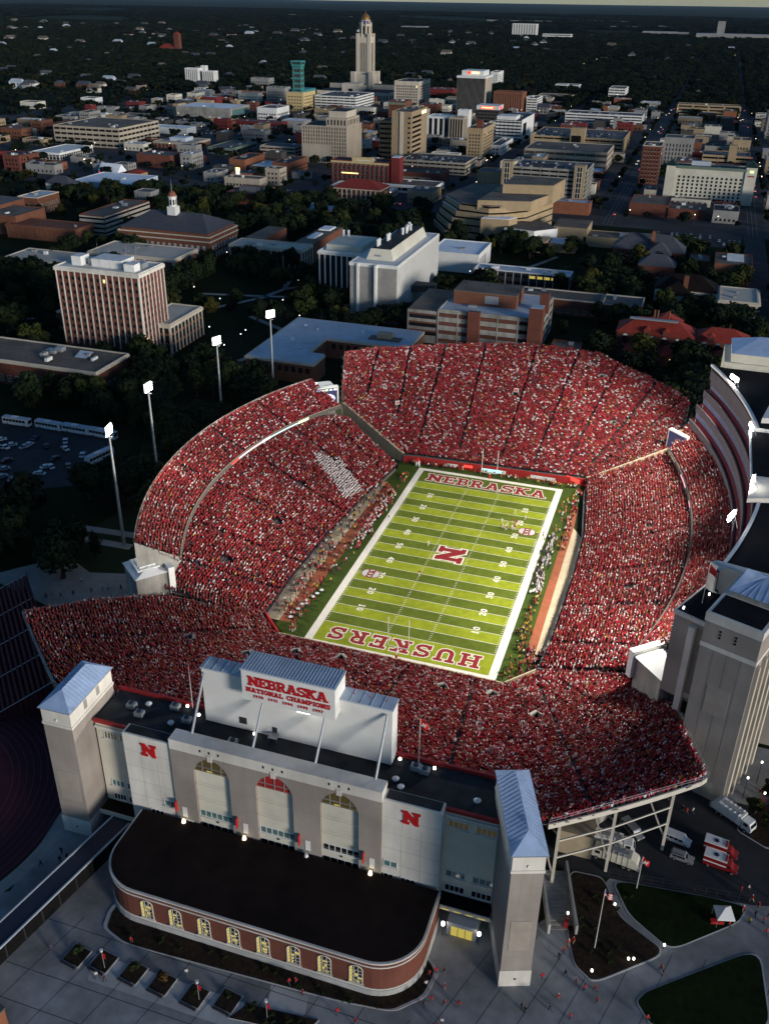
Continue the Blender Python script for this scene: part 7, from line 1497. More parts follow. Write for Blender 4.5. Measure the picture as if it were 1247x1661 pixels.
# houses between the far trees
hm = []
for k, (wl_, rf_) in enumerate((('whitewall', 'greyroof'), ('cream2', 'gravelroof'), ('whitewall', 'paleroof'), ('greywall', 'slate'), ('beige', 'brownroof'), ('brick_brown', 'slate'))):
    b = MB().box(-6, 6, -4.5, 4.5, 0, 6, 0); b.hip(-6, 6, -4.5, 4.5, 6, 9.5, .5, 1, inset=1.2)
    for x in (-4, -1, 2): b.box(x, x + 1.3, -4.56, -4.4, 1.2, 2.8, 2); b.box(x, x + 1.3, -4.56, -4.4, 4, 5.4, 2)
    hm.append(b.mesh('house', [wl_, rf_, 'glassfar']))
c_ = 0
for _ in range(900):
    if c_ >= 230: break
    y = 1300 + 3600 * rnd.random() ** 1.7; xc = 57 - (y + 246) * .32; x = xc + rnd.uniform(-1, 1) * ((y + 246) * .46 + 50)
    if taken(x, y, 8) or any(abs(x - s) < 16 for s in STX): continue
    o = put('house', hm[rnd.randrange(6)], None, (x, y, 0), rnd.choice([0, math.pi / 2]) + rnd.uniform(-.05, .05)); s = rnd.uniform(.9, 1.7) * (1.0 if y < 2500 else 1.4); o.scale = (s * 1.2, s, s)
    if y < 2400: wh_ = where(x, y)
    far = 'near' if y < 2000 else ('middle' if y < 3000 else 'far')
    tag(o, {'near': 'small hipped roof house between the first trees beyond downtown', 'middle': 'small pale house half hidden in the mid distance woodland', 'far': 'tiny pale house in the far woodland'}[far], 'house', 'houses in the %s woodland' % far); c_ += 1
lp_ = MB().tube((0, 0, 0), (0, 0, 8), .12, .08, 5, 0); lp_.tube((0, 0, 8), (0, 0, 8.5), .4, .4, 6, 1)
lpm = lp_.mesh('street_lamp', ['darkmetal', 'bulb']); lpw = MB(); lpw.tube((0, 0, 0), (0, 0, 4), .07, .05, 5, 0); lpw.tube((0, 0, 4), (0, 0, 4.4), .22, .22, 8, 1); lpwm = lpw.mesh('path_lamp', ['darkmetal', 'bulbw'])
c_ = 0
for _ in range(600):
    if c_ >= 90: break
    if rnd.random() < .5: x = rnd.choice(STX) + rnd.choice([-10, 10]); y = rnd.uniform(530, 1500)
    else: y = rnd.choice(STY) + rnd.choice([-9, 9]); x = rnd.uniform(-700, 140)
    if taken(x, y, .5): continue
    tag(put('street_lamp', lpm, None, (x, y, 0)), 'lit street lamp on a dark pole along a downtown street', 'street lamp', 'downtown street lamps'); c_ += 1
for _ in range(60):
    x, y = rnd.uniform(-340, 20), rnd.uniform(130, 420)
    if taken(x, y, 1): continue
    tag(put('path_lamp', lpwm, None, (x, y, 0)), 'small lit white globe lamp along a campus path', 'lamp', 'campus path lamps')
for y in range(20):
    yy = 1500 + 3300 * rnd.random(); x = 57 - (yy + 246) * .32 + rnd.uniform(-1, 1) * (yy * .45)
    o = tag(put('street_lamp', lpm, None, (x, yy, 3)), 'lit lamp point scattered in the far woodland', 'street lamp', 'far woodland lamps'); o.scale = (1.4, 1.4, 1.4)

# ---------------------------------------------------------------- vehicles
def car_mesh(lit=None):
    b = MB()
    prof = [(-2.2, .35), (-2.25, .75), (-1.55, .92), (-1.0, 1.42), (.75, 1.45), (1.45, .98), (2.2, .86), (2.25, .38)]
    for sy in (-.86, .86): b.poly([(x, sy, z) for x, z in (prof if sy < 0 else reversed(prof))], 0)
    for (xa, za), (xb, zb) in zip(prof, prof[1:]): b.poly([(xa, .86, za), (xb, .86, zb), (xb, -.86, zb), (xa, -.86, za)], 1 if (zb > 1.2) != (za > 1.2) else 0)
    b.poly([(-2.2, -.86, .35), (-2.2, .86, .35), (2.25, .86, .38), (2.25, -.86, .38)], 2)
    for sy in (-.875, .875): b.poly([(-1.25, sy, .95), (1.2, sy, .98), (.72, sy, 1.36), (-.95, sy, 1.34)], 1)
    for x in (-1.4, 1.4):
        for sy in (-.8, .8): b.tube((x, sy - .1, .32), (x, sy + .1, .32), .33, .33, 8, 2)
    mats = ['carpaint', 'glass', 'rubber']
    if lit:
        for sy in (-.62, .62): b.box(2.2, 2.32, sy - .2, sy + .2, .55, .78, 3); b.box(-2.34, -2.2, sy - .2, sy + .2, .6, .85, 4)
        mats += ['headl', 'taill']
    return b.mesh('car', mats)
cm, cml = car_mesh(), car_mesh(True)
def park(x0, x1, y0, y1, z, label, group, sx=2.9, sy=9.0, fill=.8, limit=40, rz=math.pi / 2):
    c = 0; y = y0
    while y < y1 and c < limit:
        x = x0
        while x < x1 and c < limit:
            if rnd.random() < fill: tag(put('parked_car', cm, None, (x + rnd.uniform(-.2, .2), y + rnd.uniform(-.4, .4), z), rz + (math.pi if rnd.random() < .5 else 0)), label, 'car', group); c += 1
            x += sx
        y += sy
park(-160, -112 - 60, 0, 0, 0, '', '', limit=0)
park(-232, -172, 704, 745, 11.15, 'car on the roof of the tiered parking deck', 'cars on the tiered parking deck', fill=.62, limit=46, sy=10)
park(-138, -42, 908, 984, 16.15, 'car on the roof of the tan parking garage', 'cars on the tan garage roof', fill=.45, limit=50, sy=18)
park(-138, -42, 1184, 1216, 14.65, 'car on the roof of the long white garage', 'cars on the long white garage', fill=.5, limit=34, sy=14)
park(-96, -40, 590, 628, 28.65, 'car on the roof of the open concrete garage', 'cars on the open concrete garage', fill=.6, limit=36, sy=12)
park(-560, -470, 880, 985, .02, 'car in the big parking lot below the auditorium', 'cars in the big parking lot', fill=.5, limit=56, sx=3.2, sy=14)
park(30, 88, 480, 528, .03, 'car in the lot in front of the cream hotel', 'cars in front of the cream hotel', fill=.55, limit=26, sx=3.4, sy=11)
park(-330, -260, 545, 585, .03, 'car in the dark lot left of the green and red block', 'cars left of the green and red block', fill=.6, limit=28, sx=3.2, sy=12)
sheet('parking_lot', [(-203, 44), (-146, 40), (-134, 4), (-158, -12), (-205, -8)], .014, 'asphalt')
sheet('parking_lot', [(26, 472), (90, 472), (90, 532), (26, 532)], .014, 'asphalt')
for k in range(26): tag(put('parked_car', cm, None, (rnd.uniform(-196, -146), rnd.uniform(-4, 32), .02), rnd.uniform(0, 6.28)), 'car in the dark lot beside the row of buses', 'car', 'cars beside the buses')
for k in range(34):
    s = rnd.choice([-10, -10, 98, 98, 98]); side = rnd.choice([-1, 1]); y = rnd.uniform(520, 1500)
    tag(put('driving_car', cml, None, (s + side * rnd.choice([1.8, 4.8]), y, .02), -math.pi / 2 if side < 0 else math.pi / 2), 'car with lights on driving along a street at the right', 'car', 'cars driving on the right hand streets')
for k in range(16):
    y = rnd.choice(STY[:4]); side = rnd.choice([-1, 1]); tag(put('driving_car', cml, None, (rnd.uniform(-600, 60), y + side * 2.4, .02), 0 if side < 0 else math.pi), 'car with lights on driving along a downtown cross street', 'car', 'cars driving on the cross streets')
def wheels(root, xs, hw, r=.42):
    for x in xs:
        for s in (-1, 1):
            wv = MB().tube((x, s * hw - .14, r), (x, s * hw + .14, r), r, r, 14).build('wheel', 'rubber', root); MB().tube((x, s * (hw + .08) - .08, r), (x, s * (hw + .08) + .08, r), r * .55, r * .55, 10).build('rim', 'chrome', wv)
def lamps(root, x0, x1, hw, z):
    for s in (-1, 1): MB().box(x1, x1 + .06, s * hw - .18, s * hw + .18, z, z + .22).build('headlight', 'white', root); MB().box(x0 - .06, x0, s * hw - .14, s * hw + .14, z, z + .3).build('tail_light', 'redtrim', root)
def sideprism(mb, prof, hw, mi=0):
    n = len(prof); i = len(mb.v); mb.v += [(x, -hw, z) for x, z in prof] + [(x, hw, z) for x, z in prof]
    mb.f.append(tuple(i + k for k in range(n))); mb.m.append(mi); mb.f.append(tuple(i + n + k for k in reversed(range(n)))); mb.m.append(mi)
    for k in range(n): j = (k + 1) % n; mb.f.append((i + k, i + n + k, i + n + j, i + j)); mb.m.append(mi)
    return mb
def van(x, y, rz, label, paint='whitepaint', L=5.6, dark=False):
    t = empty('passenger_van', (x, y, .012), rz, label=label, cat='van'); h = 2.05; a = -L / 2; b = L / 2
    sideprism(MB(), [(a, .4), (b - .1, .4), (b, .95), (b - .95, 1.2), (b - 1.55, h), (a + .1, h), (a, 1.8)], .95).build('body', paint, t)
    for s in (-1, 1):
        for k in range(4): x0 = a + .35 + k * .95; MB().box(x0, x0 + .8, s * .955 - .01, s * .955 + .01, 1.2, 1.75).build('side_window', 'glass', t)
        MB().box(b - 1.9, b - 1.88, s * 1.1 - .12, s * 1.1 + .12, 1.15, 1.4).build('mirror', 'darkmetal', t)
    MB().poly([(b - 1.01, -.8, 1.28), (b - 1.01, .8, 1.28), (b - 1.5, .75, 1.98), (b - 1.5, -.75, 1.98)]).build('windscreen', 'glass', t); MB().box(a - .02, a, -.7, .7, 1.2, 1.75).build('rear_window', 'glass', t)
    wheels(t, (a + 1.0, b - 1.0), .85, .36); lamps(t, a, b - .02, .7, .75); return t
van(73.4, -95.4, R(-12), 'white passenger van parked under the right end of the steel stand'); van(64.3, -96, R(-45), 'grey van parked under the steel stand behind its bracing', 'silverpaint')
t = empty('estate_car', (74.6, -99.9, .012), R(-8), label='silver estate car parked between the white van and the red ambulances', cat='car')
sideprism(MB(), [(-2.3, .35), (2.25, .35), (2.3, .85), (1.1, 1.0), (.5, 1.7), (-2.0, 1.72), (-2.3, 1.05)], .92).build('body', 'silverpaint', t)
for s in (-1, 1):
    for x0, x1 in ((-1.9, -1.0), (-.9, 0), (.05, .6)): MB().box(x0, x1, s * .925 - .01, s * .925 + .01, 1.08, 1.56).build('side_window', 'glass', t)
    MB().box(-1.9, .3, s * .7 - .03, s * .7 + .03, 1.75, 1.82).build('roof_rail', 'darkmetal', t)
MB().poly([(1.08, -.75, 1.03), (1.08, .75, 1.03), (.55, .7, 1.64), (.55, -.7, 1.64)]).build('windscreen', 'glass', t); wheels(t, (-1.4, 1.45), .84, .36); lamps(t, -2.3, 2.28, .65, .65)
for (x, y, lab) in ((82.0, -95.6, 'red ambulance with a white roof, the one farther from the lawn'), (82.0, -99.4, 'red ambulance with a white roof, the one nearer the lawn')):
    t = empty('ambulance', (x, y, .012), R(-9), label=lab, cat='ambulance', group='two red ambulances')
    MB().box(-3.3, 1.1, -1.15, 1.15, .55, 2.75).build('box_body', 'redvehicle', t); MB().box(-3.35, 1.15, -1.2, 1.2, 2.75, 2.95).build('box_roof', 'whitepaint', t); MB().box(-3.32, 1.12, -1.17, 1.17, 1.5, 1.8).build('white_stripe', 'whitepaint', t)
    sideprism(MB(), [(1.15, .5), (3.3, .5), (3.35, 1.1), (2.5, 1.3), (1.9, 2.1), (1.15, 2.15)], 1.0).build('cab', 'redvehicle', t)
    MB().poly([(2.46, -.85, 1.34), (2.46, .85, 1.34), (1.94, .8, 2.04), (1.94, -.8, 2.04)]).build('windscreen', 'glass', t)
    for s in (-1, 1): MB().box(1.3, 1.95, s * 1.005 - .01, s * 1.005 + .01, 1.35, 1.95).build('side_window', 'glass', t)
    st = MB().tube((-1.1, 0, 2.95), (-1.1, 0, 2.99), .5, .5, 6).build('star_emblem', 'shirt_navy', t)
    for k in range(3): MB().box(-.6, .6, -.09, .09, 0, .03).build('emblem_arm', 'shirt_navy', st, (-1.1, 0, 2.99), k * math.pi / 3)
    MB().box(.7, 1.1, -.9, .9, 2.95, 3.1).build('light_bar', 'redtrim', t); wheels(t, (-2.2, 2.4), 1.0, .42); lamps(t, -3.3, 3.32, .75, .7)
def garbage(x, y, rz, label, paint='whitepaint'):
    t = empty('refuse_truck', (x, y, .012), rz, label=label, cat='truck')
    sideprism(MB(), [(-4.6, 1.0), (2.3, 1.0), (2.3, 3.3), (-3.2, 3.5), (-4.4, 2.9), (-4.9, 1.8)], 1.22).build('hopper_body', paint, t)
    for k in range(5): MB().box(-2.9 + k * 1.1, -2.8 + k * 1.1, -1.3, 1.3, 1.0, 3.5).build('body_rib', paint, t)
    sideprism(MB(), [(2.5, .8), (4.7, .8), (4.8, 1.7), (4.2, 2.8), (2.5, 2.85)], 1.15).build('cab', paint, t)
    MB().poly([(4.76, -1.0, 1.8), (4.76, 1.0, 1.8), (4.26, .95, 2.68), (4.26, -.95, 2.68)]).build('windscreen', 'glass', t)
    for s in (-1, 1): MB().box(2.9, 3.9, s * 1.155 - .01, s * 1.155 + .01, 1.8, 2.6).build('side_window', 'glass', t)
    MB().box(-4.5, 4.4, -.6, .6, .6, 1.0).build('chassis', 'darkmetal', t); MB().box(-5.2, -4.5, -1.1, 1.1, .7, 2.2).build('tailgate', 'metal', t); MB().box(-2.6, 2.0, -.5, .5, 3.46, 3.56).build('roof_hatch', 'metal', t)
    wheels(t, (-3.2, -2.1, 3.5), 1.05, .52); lamps(t, -5.2, 4.76, .8, .95); return t
garbage(84.4, -85.6, R(-33), 'silver white refuse truck parked beside the shrubs by the taupe tower'); garbage(61.6, -104.9, R(172), 'pale green refuse truck under the steel stand, nearest the mulch bed', 'cream2'); garbage(60.4, -101.4, R(2), 'white truck parked behind the pale green refuse truck under the stand')
for i, (x, y, rz, lab) in enumerate(((-190, 39.5, R(1), 'white bus at the left end of the bus row'), (-175.5, 40.5, R(-2), 'second white bus from the left in the bus row'), (-163, 40.8, R(-1), 'third white bus in the bus row'), (-151, 40.6, R(-4), 'white bus at the right end of the bus row'), (-140.8, 22.5, R(75), 'white bus parked crosswise below the bus row'))):
    t = empty('bus', (x, y, .02), rz, label=lab, cat='bus', group='buses parked in a row')
    MB().box(-6, 6, -1.25, 1.25, .45, 3.2).build('body', 'whitepaint', t); MB().box(-5.9, 5.9, -1.2, 1.2, 3.2, 3.4).build('roof', 'paleroof', t)
    for s in (-1, 1):
        for k in range(7): MB().box(-5.6 + k * 1.5, -4.3 + k * 1.5, s * 1.255 - .01, s * 1.255 + .01, 1.7, 2.8).build('side_window', 'glass', t)
    MB().box(6, 6.02, -1.1, 1.1, 1.4, 2.9).build('windscreen', 'glass', t); wheels(t, (-3.8, 3.9), 1.15, .5); MB().box(-2, .5, -.8, .8, 3.4, 3.65).build('roof_unit', 'whitepaint', t)
# ---------------------------------------------------------------- plaza furniture
t = empty('canopy_tent', (82.6, -112.6, .1), R(15), label='white peaked canopy tent over a red table on the dark lawn', cat='tent')
mb = MB()
for k in range(4):
    a = k * math.pi / 2 + math.pi / 4; b = a + math.pi / 2; mb.poly([(2.3 * math.cos(a), 2.3 * math.sin(a), 2.3), (2.3 * math.cos(b), 2.3 * math.sin(b), 2.3), (0, 0, 3.7)]); mb.poly([(2.3 * math.cos(a), 2.3 * math.sin(a), 2.0), (2.3 * math.cos(b), 2.3 * math.sin(b), 2.0), (2.3 * math.cos(b), 2.3 * math.sin(b), 2.3), (2.3 * math.cos(a), 2.3 * math.sin(a), 2.3)])
mb.build('canopy', 'white', t)
for k in range(4): a = k * math.pi / 2 + math.pi / 4; MB().tube((2.2 * math.cos(a), 2.2 * math.sin(a), 0), (2.2 * math.cos(a), 2.2 * math.sin(a), 2.3), .04).build('leg', 'metal', t)
tt = empty('table', (81.6, -113.4, .1), R(15), label='red clothed table under the white canopy tent', cat='table'); MB().box(-1.2, 1.2, -.4, .4, .7, .76).build('table_top', 'red', tt); MB().box(-1.22, 1.22, -.42, .42, .1, .7).build('cloth', 'redtrim', tt)
for i, (x, y, h, lab) in enumerate(((54.6, -123.4, 3.6, 'lit globe lamp on a red pedestal left of the mulch bed'), (72.4, -122.3, .8, 'low lit lamp at the right tip of the mulch bed'), (66.4, -127.2, .7, 'left of two low lit lamps in the mulch bed'), (67.3, -126.9, .7, 'right of two low lit lamps in the mulch bed'), (60.4, -131.8, .8, 'low lit lamp at the bottom corner of the mulch bed'), (62.8, -116.2, .8, 'low lit lamp beside the national flag'), (90.4, -79.4, 3.6, 'lit globe lamp on a red pedestal by the refuse truck'), (86.5, -78.5, 6, 'lit wall lamp low on the right side of the taupe tower'), (89.5, -72.5, 6, 'lit wall lamp midway along the right side of the taupe tower'), (94, -66, 7, 'lit wall lamp at the far right side of the taupe tower'))):
    u = empty('plaza_lamp', (x, y, .1), label=lab, cat='lamp', group='lamps on the plaza'); MB().tube((0, 0, 0), (0, 0, h), .1, .07, 8).build('stem', 'redtrim' if 'red' in lab.split() else 'darkmetal', u); MB().tube((0, 0, h), (0, 0, h + .38), .2, .2, 8).build('globe', 'bulbw', u)
    if h == 3.6: MB().box(-.4, .4, -.4, .4, 0, 1.6).build('pedestal', 'redtrim', u)
shr = [crown_mesh(80 + k, 7, 50, .8, 'shrub_leaves', 'shrub' if k < 2 else 'shrub_dry', .8) for k in range(3)]
for i, (x, y, s) in enumerate(((-28.6, -158, 1.3), (-23.3, -157.5, 0), (-17.1, -157.7, 1.2), (-11.2, -157.9, 1.4), (-4.6, -158.2, .8), (1.2, -157.2, .7))):
    t = empty('planter', (x, y, 0), R(-8), label='planting bed %s in the plaza paving' % ('with a dry rust coloured shrub' if i == 3 else 'of dark soil with a bench, %s from left' % ['first', 'second', 'third', 'fourth', 'fifth', 'last'][i]), cat='planter', group='planters in the plaza paving')
    MB().box(-1.9, 1.9, -1.9, 1.9, 0, .16).build('kerb', 'plazalight', t); MB().box(-1.75, 1.75, -1.75, 1.75, .16, .2).build('soil', 'soil', t); MB().box(-1.7, 1.7, -2.5, -2.0, .35, .45).box(-1.5, -1.3, -2.4, -2.1, 0, .35).box(1.3, 1.5, -2.4, -2.1, 0, .35).build('bench', 'darkmetal', t)
    if s:
        c = put('shrub', shr[2 if i == 3 else i % 2], t, (-.2, .6, s * 1.0)); c.scale = (s, s, s * 1.2)
bed('mulch_bed', [(2.5, -160), (16, -158.6), (17.5, -155.4), (4.5, -156.6)], 'soil')
for k in range(60):
    if k < 22: x, y = rnd.uniform(3, 17), rnd.uniform(-159, -156)
    elif k < 44: x, y = rnd.uniform(55.5, 66), rnd.uniform(-129, -112)
    else: x, y = rnd.uniform(-26, 28), rnd.uniform(-151.4, -149.6)
    o = tag(put('bush', shr[k % 3 if k % 5 == 0 else 0], None, (x, y, .4)), 'small %s bush in the %s' % ('dry' if k % 5 == 0 and k % 3 == 2 else 'dark', 'long bed before the planters' if k < 22 else ('bed with the national flag' if k < 44 else 'bed along the brick building')), 'bush', 'bushes in bed %d' % (k // 22)); s = rnd.uniform(.35, .7); o.scale = (s, s, s * .8)
for x, y, lab in ((-22.4, -158.6, 'slim banner lamp post in the second planter'), (-3.6, -158.6, 'slim banner lamp post in the fifth planter'), (9.0, -158, 'slim banner lamp post in the long mulch bed'), (31, -157, 'slim banner lamp post before the right end of the brick building')):
    u = empty('banner_post', (x, y, .1), label=lab, cat='lamp post', group='banner lamp posts on the plaza'); MB().tube((0, 0, 0), (0, 0, 4.6), .06, .05, 6).build('post', 'metal', u); MB().tube((0, 0, 4.6), (0, 0, 5.1), .22, .3, 8).build('lamp_head', 'whitewall', u); MB().box(.06, .6, -.02, .02, 2.8, 4.2).build('banner', 'red', u)
# steps and ramp wall right of the end tower
t = empty('steps', (52.4, -118.5, 0), R(16), label='wide concrete steps with side walls right of the end tower', cat='steps')
for k in range(14): MB().box(-2.4, 2.2, -6 + k * .85, -5.15 + k * .85, 0, .15 + k * .15).build('step', 'concrete', t)
for x in (-2.7, 2.4): MB().box(x - .2, x + .25, -7, 8, 0, 2.6).build('side_wall', 'plazalight', t)
# chain-link fence at the yard edge
fn = empty('fence', (0, 0, 0), label='thin dark chain link fence between the service yard and the lawn', cat='fence'); a, b = Vector((61, -108.8)), Vector((87.6, -106.6))
for k in range(14): p = a.lerp(b, k / 13); MB().tube((p.x, p.y, 0), (p.x, p.y, 2), .05, n=5).build('post', 'darkmetal', fn)
for z in (.1, 1.0, 1.95): MB().beam((*a, z), (*b, z), .05).build('rail', 'darkmetal', fn)
# ---------------------------------------------------------------- people
def person_mesh(pose, scale=1.0):
    """skinned figure: one continuous surface; faces take skin, hair, shirt, trousers by where they lie"""
    J = dict(pelvis=(0, 0, .95), waist=(0, 0, 1.12), chest=(0, .02, 1.36), neck=(0, .01, 1.52), head=(.0, .03, 1.62), crown=(0, .02, 1.74))
    rad = dict(pelvis=(.15, .12), waist=(.14, .11), chest=(.17, .12), neck=(.06, .06), head=(.085, .10), crown=(.075, .09))
    E_ = [('pelvis', 'waist'), ('waist', 'chest'), ('chest', 'neck'), ('neck', 'head'), ('head', 'crown')]
    for s, S_ in ((-1, 'l'), (1, 'r')):
        st = pose.get('step', 0) * s; up = pose.get('arm_' + S_, 0)
        J['hip' + S_] = (s * .10, 0, .88); J['knee' + S_] = (s * .11, st * .18 + .02, .50); J['ankle' + S_] = (s * .12, st * .34 - .03, .09); J['toe' + S_] = (s * .13, st * .34 + .14, .05)
        J['sh' + S_] = (s * .20, .0, 1.42)
        if up == 2: J['el' + S_] = (s * .36, .05, 1.66); J['wr' + S_] = (s * .30, .08, 1.92); J['hand' + S_] = (s * .28, .1, 2.02)
        elif up == 1: J['el' + S_] = (s * .27, .10, 1.16); J['wr' + S_] = (s * .16, .30, 1.24); J['hand' + S_] = (s * .12, .36, 1.28)
        else: J['el' + S_] = (s * .27, -.02 - st * .08, 1.14); J['wr' + S_] = (s * .28, .06 - st * .16, .90); J['hand' + S_] = (s * .28, .08 - st * .18, .80)
        rad.update({'hip' + S_: (.10, .10), 'knee' + S_: (.065, .065), 'ankle' + S_: (.045, .05), 'toe' + S_: (.045, .03), 'sh' + S_: (.075, .075), 'el' + S_: (.048, .048), 'wr' + S_: (.036, .03), 'hand' + S_: (.045, .03)})
        E_ += [('pelvis', 'hip' + S_), ('hip' + S_, 'knee' + S_), ('knee' + S_, 'ankle' + S_), ('ankle' + S_, 'toe' + S_), ('chest', 'sh' + S_), ('sh' + S_, 'el' + S_), ('el' + S_, 'wr' + S_), ('wr' + S_, 'hand' + S_)]
    nm = list(J); me = bpy.data.meshes.new('person'); me.from_pydata([J[k] for k in nm], [(nm.index(a), nm.index(b)) for a, b in E_], [])
    o = bpy.data.objects.new('person_build', me); COL.objects.link(o); o.modifiers.new('skin', 'SKIN')
    sv = me.skin_vertices[0].data
    for i, k in enumerate(nm): sv[i].radius = rad[k]; sv[i].use_root = (k == 'pelvis')
    dg = bpy.context.evaluated_depsgraph_get(); dg.update(); ev = o.evaluated_get(dg); out = bpy.data.meshes.new_from_object(ev); bpy.data.objects.remove(o)
    hands = [Vector(J['hand' + q]) for q in 'lr'] + [Vector(J['wr' + q]) for q in 'lr']
    idx = []
    for p in out.polygons:
        c = p.center; mi = 1
        if c.z > 1.49 and abs(c.x) < .13: mi = 3 if (c.z > 1.70 or c.y < -.01) else 2
        elif min((c - h).length for h in hands) < .13: mi = 2
        elif c.z < .96 and abs(c.x) < .24: mi = 0
        idx.append(mi)
    return out, idx
POSES = [dict(step=0), dict(step=1), dict(step=-.8, arm_r=1), dict(arm_l=1, arm_r=1), dict(arm_l=2, arm_r=2), dict(arm_r=2)]
pmi = []; pm = []
for p_ in POSES: m_, i_ = person_mesh(p_); pm.append(m_); pmi.append(i_)
def dressed(i, trousers, shirt, skin, hair):
    me = pm[i].copy()
    for q in (trousers, shirt, skin, hair): me.materials.append(M[q])
    me.polygons.foreach_set('material_index', pmi[i])
    me.name = 'person'; return me
crowd_protos = [dressed(i, 'crowdlegs', 'crowd_shirt', 'crowdskin', 'crowd_head') for i in (0, 3, 0, 3, 4, 5)]
C_ = np.concatenate(CROWD); n_c = len(C_)
sc = rs.uniform(.86, 1.02, n_c); tall = np.where(rs.rand(n_c) < .25, .80, 1.0)
PC = np.concatenate([C_[:, :3], (C_[:, 3:4] - math.pi / 2) + rs.uniform(-.3, .3, (n_c, 1)), C_[:, 4:6], (sc * 1.25)[:, None], (sc * 1.15)[:, None], (sc * tall)[:, None]], 1)
instancer('crowd', PC, crowd_protos, label='vast crowd of fans mostly in red filling the stands', cat='crowd')
print('crowd', n_c, 'woods', len(PL))
outfits = {'red': [('jeans', 'shirt_red', 'skin', 'hair'), ('khaki', 'shirt_red', 'skin', 'cap_white'), ('jeans', 'shirt_red', 'skin', 'helmet_red')], 'white': [('jeans', 'shirt_white', 'skin', 'hair')], 'dark': [('jeans', 'shirt_black', 'skin', 'hair')],
 'awayplayer': [('pants_white', 'shirt_white', 'skin', 'cap_white')], 'homeplayer': [('pants_white', 'shirt_red', 'skin', 'helmet_red')], 'band': [('shirt_black', 'shirt_white', 'skin', 'cap_white')], 'yellow': [('jeans', 'shirt_yellow', 'skin', 'hair')], 'orange': [('khaki', 'shirt_orange', 'skin', 'hair')], 'navy': [('jeans', 'shirt_navy', 'skin', 'hair')]}
_dm = {}
def person(x, y, z, rz, outfit, pose, label, group):
    k = (pose, outfit, rnd.randrange(len(outfits[outfit])))
    if k not in _dm: _dm[k] = dressed(pose, *outfits[outfit][k[2]])
    o = put('person', _dm[k], None, (x, y, z), rz); s = rnd.uniform(.95, 1.05); o.scale = (s * 1.05, s * 1.05, s); tag(o, label, 'person', group); return o
plaza = [(33, -141.5, 'red'), (34, -140.5, 'red'), (35.4, -140, 'dark'), (33, -143.5, 'white'), (36.2, -143, 'red'), (34.6, -146, 'red'), (37, -146, 'red'), (39.4, -145.4, 'red'), (33.6, -147.2, 'dark'), (37.4, -149.4, 'white'), (36.8, -150.5, 'red'), (49.8, -142.2, 'dark'), (50.4, -142.8, 'dark'), (56, -133.5, 'dark'), (56.4, -126.5, 'red'), (55.6, -127.2, 'red'), (55, -129, 'red'), (54.4, -130.6, 'navy'), (58, -134.5, 'red'), (59.6, -135.4, 'red'), (61.5, -134.8, 'red'), (62, -137, 'red'), (55.5, -138.5, 'red'), (54.5, -141, 'dark'), (52.2, -135.6, 'red'), (72.2, -127, 'red'), (72.6, -127.8, 'dark'), (70.5, -137.6, 'red'), (86, -104.5, 'red'), (87.4, -103.6, 'white'), (88, -106, 'red'), (89.2, -107.2, 'red'), (88.6, -109.5, 'navy'), (90, -110.5, 'red'), (91, -109, 'red'), (87.5, -111.5, 'yellow'), (90.4, -113, 'red'), (91.2, -104, 'red'), (86.4, -109, 'red'), (92.8, -112, 'dark'), (83.8, -113.5, 'red'), (90, -76, 'red'), (90.6, -75, 'white'), (91, -76.6, 'red'), (74, -86.5, 'dark'), (75, -87, 'red'), (76.2, -86.4, 'white'), (10, -150.9, 'red'), (11, -150.4, 'red'), (13, -152, 'red'), (20, -153.4, 'red'), (23.5, -154, 'red'), (-20.6, -152.6, 'red'), (-30, -139, 'dark'), (-8, -155, 'white'), (-33.6, -158.6, 'navy'), (-45, -139, 'dark'), (-44, -141, 'navy'), (-43, -140, 'dark'), (-47, -143, 'dark'), (-22.8, -160.6, 'white'), (-21, -160.8, 'dark'), (30, -159, 'red'), (47, -153, 'red'), (58, -141.5, 'red')]
for k in range(14): plaza.append((rnd.uniform(-108, -82), rnd.uniform(-62, -50), rnd.choice(['dark', 'white', 'red', 'navy'])))
txt = {'red': 'pedestrian in a red shirt walking on the plaza', 'white': 'pedestrian in a white shirt on the plaza', 'dark': 'pedestrian in dark clothes on the plaza', 'navy': 'pedestrian in a navy shirt on the plaza', 'yellow': 'steward in a yellow vest by the lawn tip'}
for x, y, c in plaza: person(x, y, .02, rnd.uniform(0, 6.28), c, rnd.choice([1, 2, 1, 0]), (txt[c] if x > -60 else txt[c].replace('plaza', 'walk beside the left stand').replace(' walking on', ' on')), 'pedestrians outside the stadium, ' + c)
# players on the field and people along the sidelines
for k in range(11): person(13.5 + rnd.uniform(-2.5, 3), 24 + rnd.uniform(-3, 3), .05, rnd.uniform(0, 6.28), 'awayplayer' if k % 2 else 'homeplayer', rnd.choice([1, 2, 3]), 'player in the huddle by the far right logo', 'players in the huddle')
for x, y in ((-1, 47), (5, 46), (24, 14), (-5.8, -14.6), (18, 30), (14, 33), (-8, 3)): person(x, y, .05, rnd.uniform(0, 6.28), 'awayplayer' if y > 0 else 'homeplayer', 1, 'lone player or referee standing out on the field', 'lone figures on the field')
def line_up(n, fx, fy, outs, label, group, z=.03):
    for k in range(n): person(fx(), fy(), z, rnd.uniform(0, 6.28), rnd.choice(outs), rnd.choice([0, 1, 2, 3]), label, group)
line_up(46, lambda: rnd.gauss(-29.4, 1.0), lambda: rnd.uniform(-6, 30), ['homeplayer', 'homeplayer', 'red', 'white'], 'home team member standing along the left sideline', 'home team on the left sideline')
line_up(14, lambda: rnd.gauss(-29.5, .9), lambda: rnd.uniform(30, 50), ['yellow', 'orange', 'red'], 'dancer or steward at the far end of the left sideline', 'far end of the left sideline')
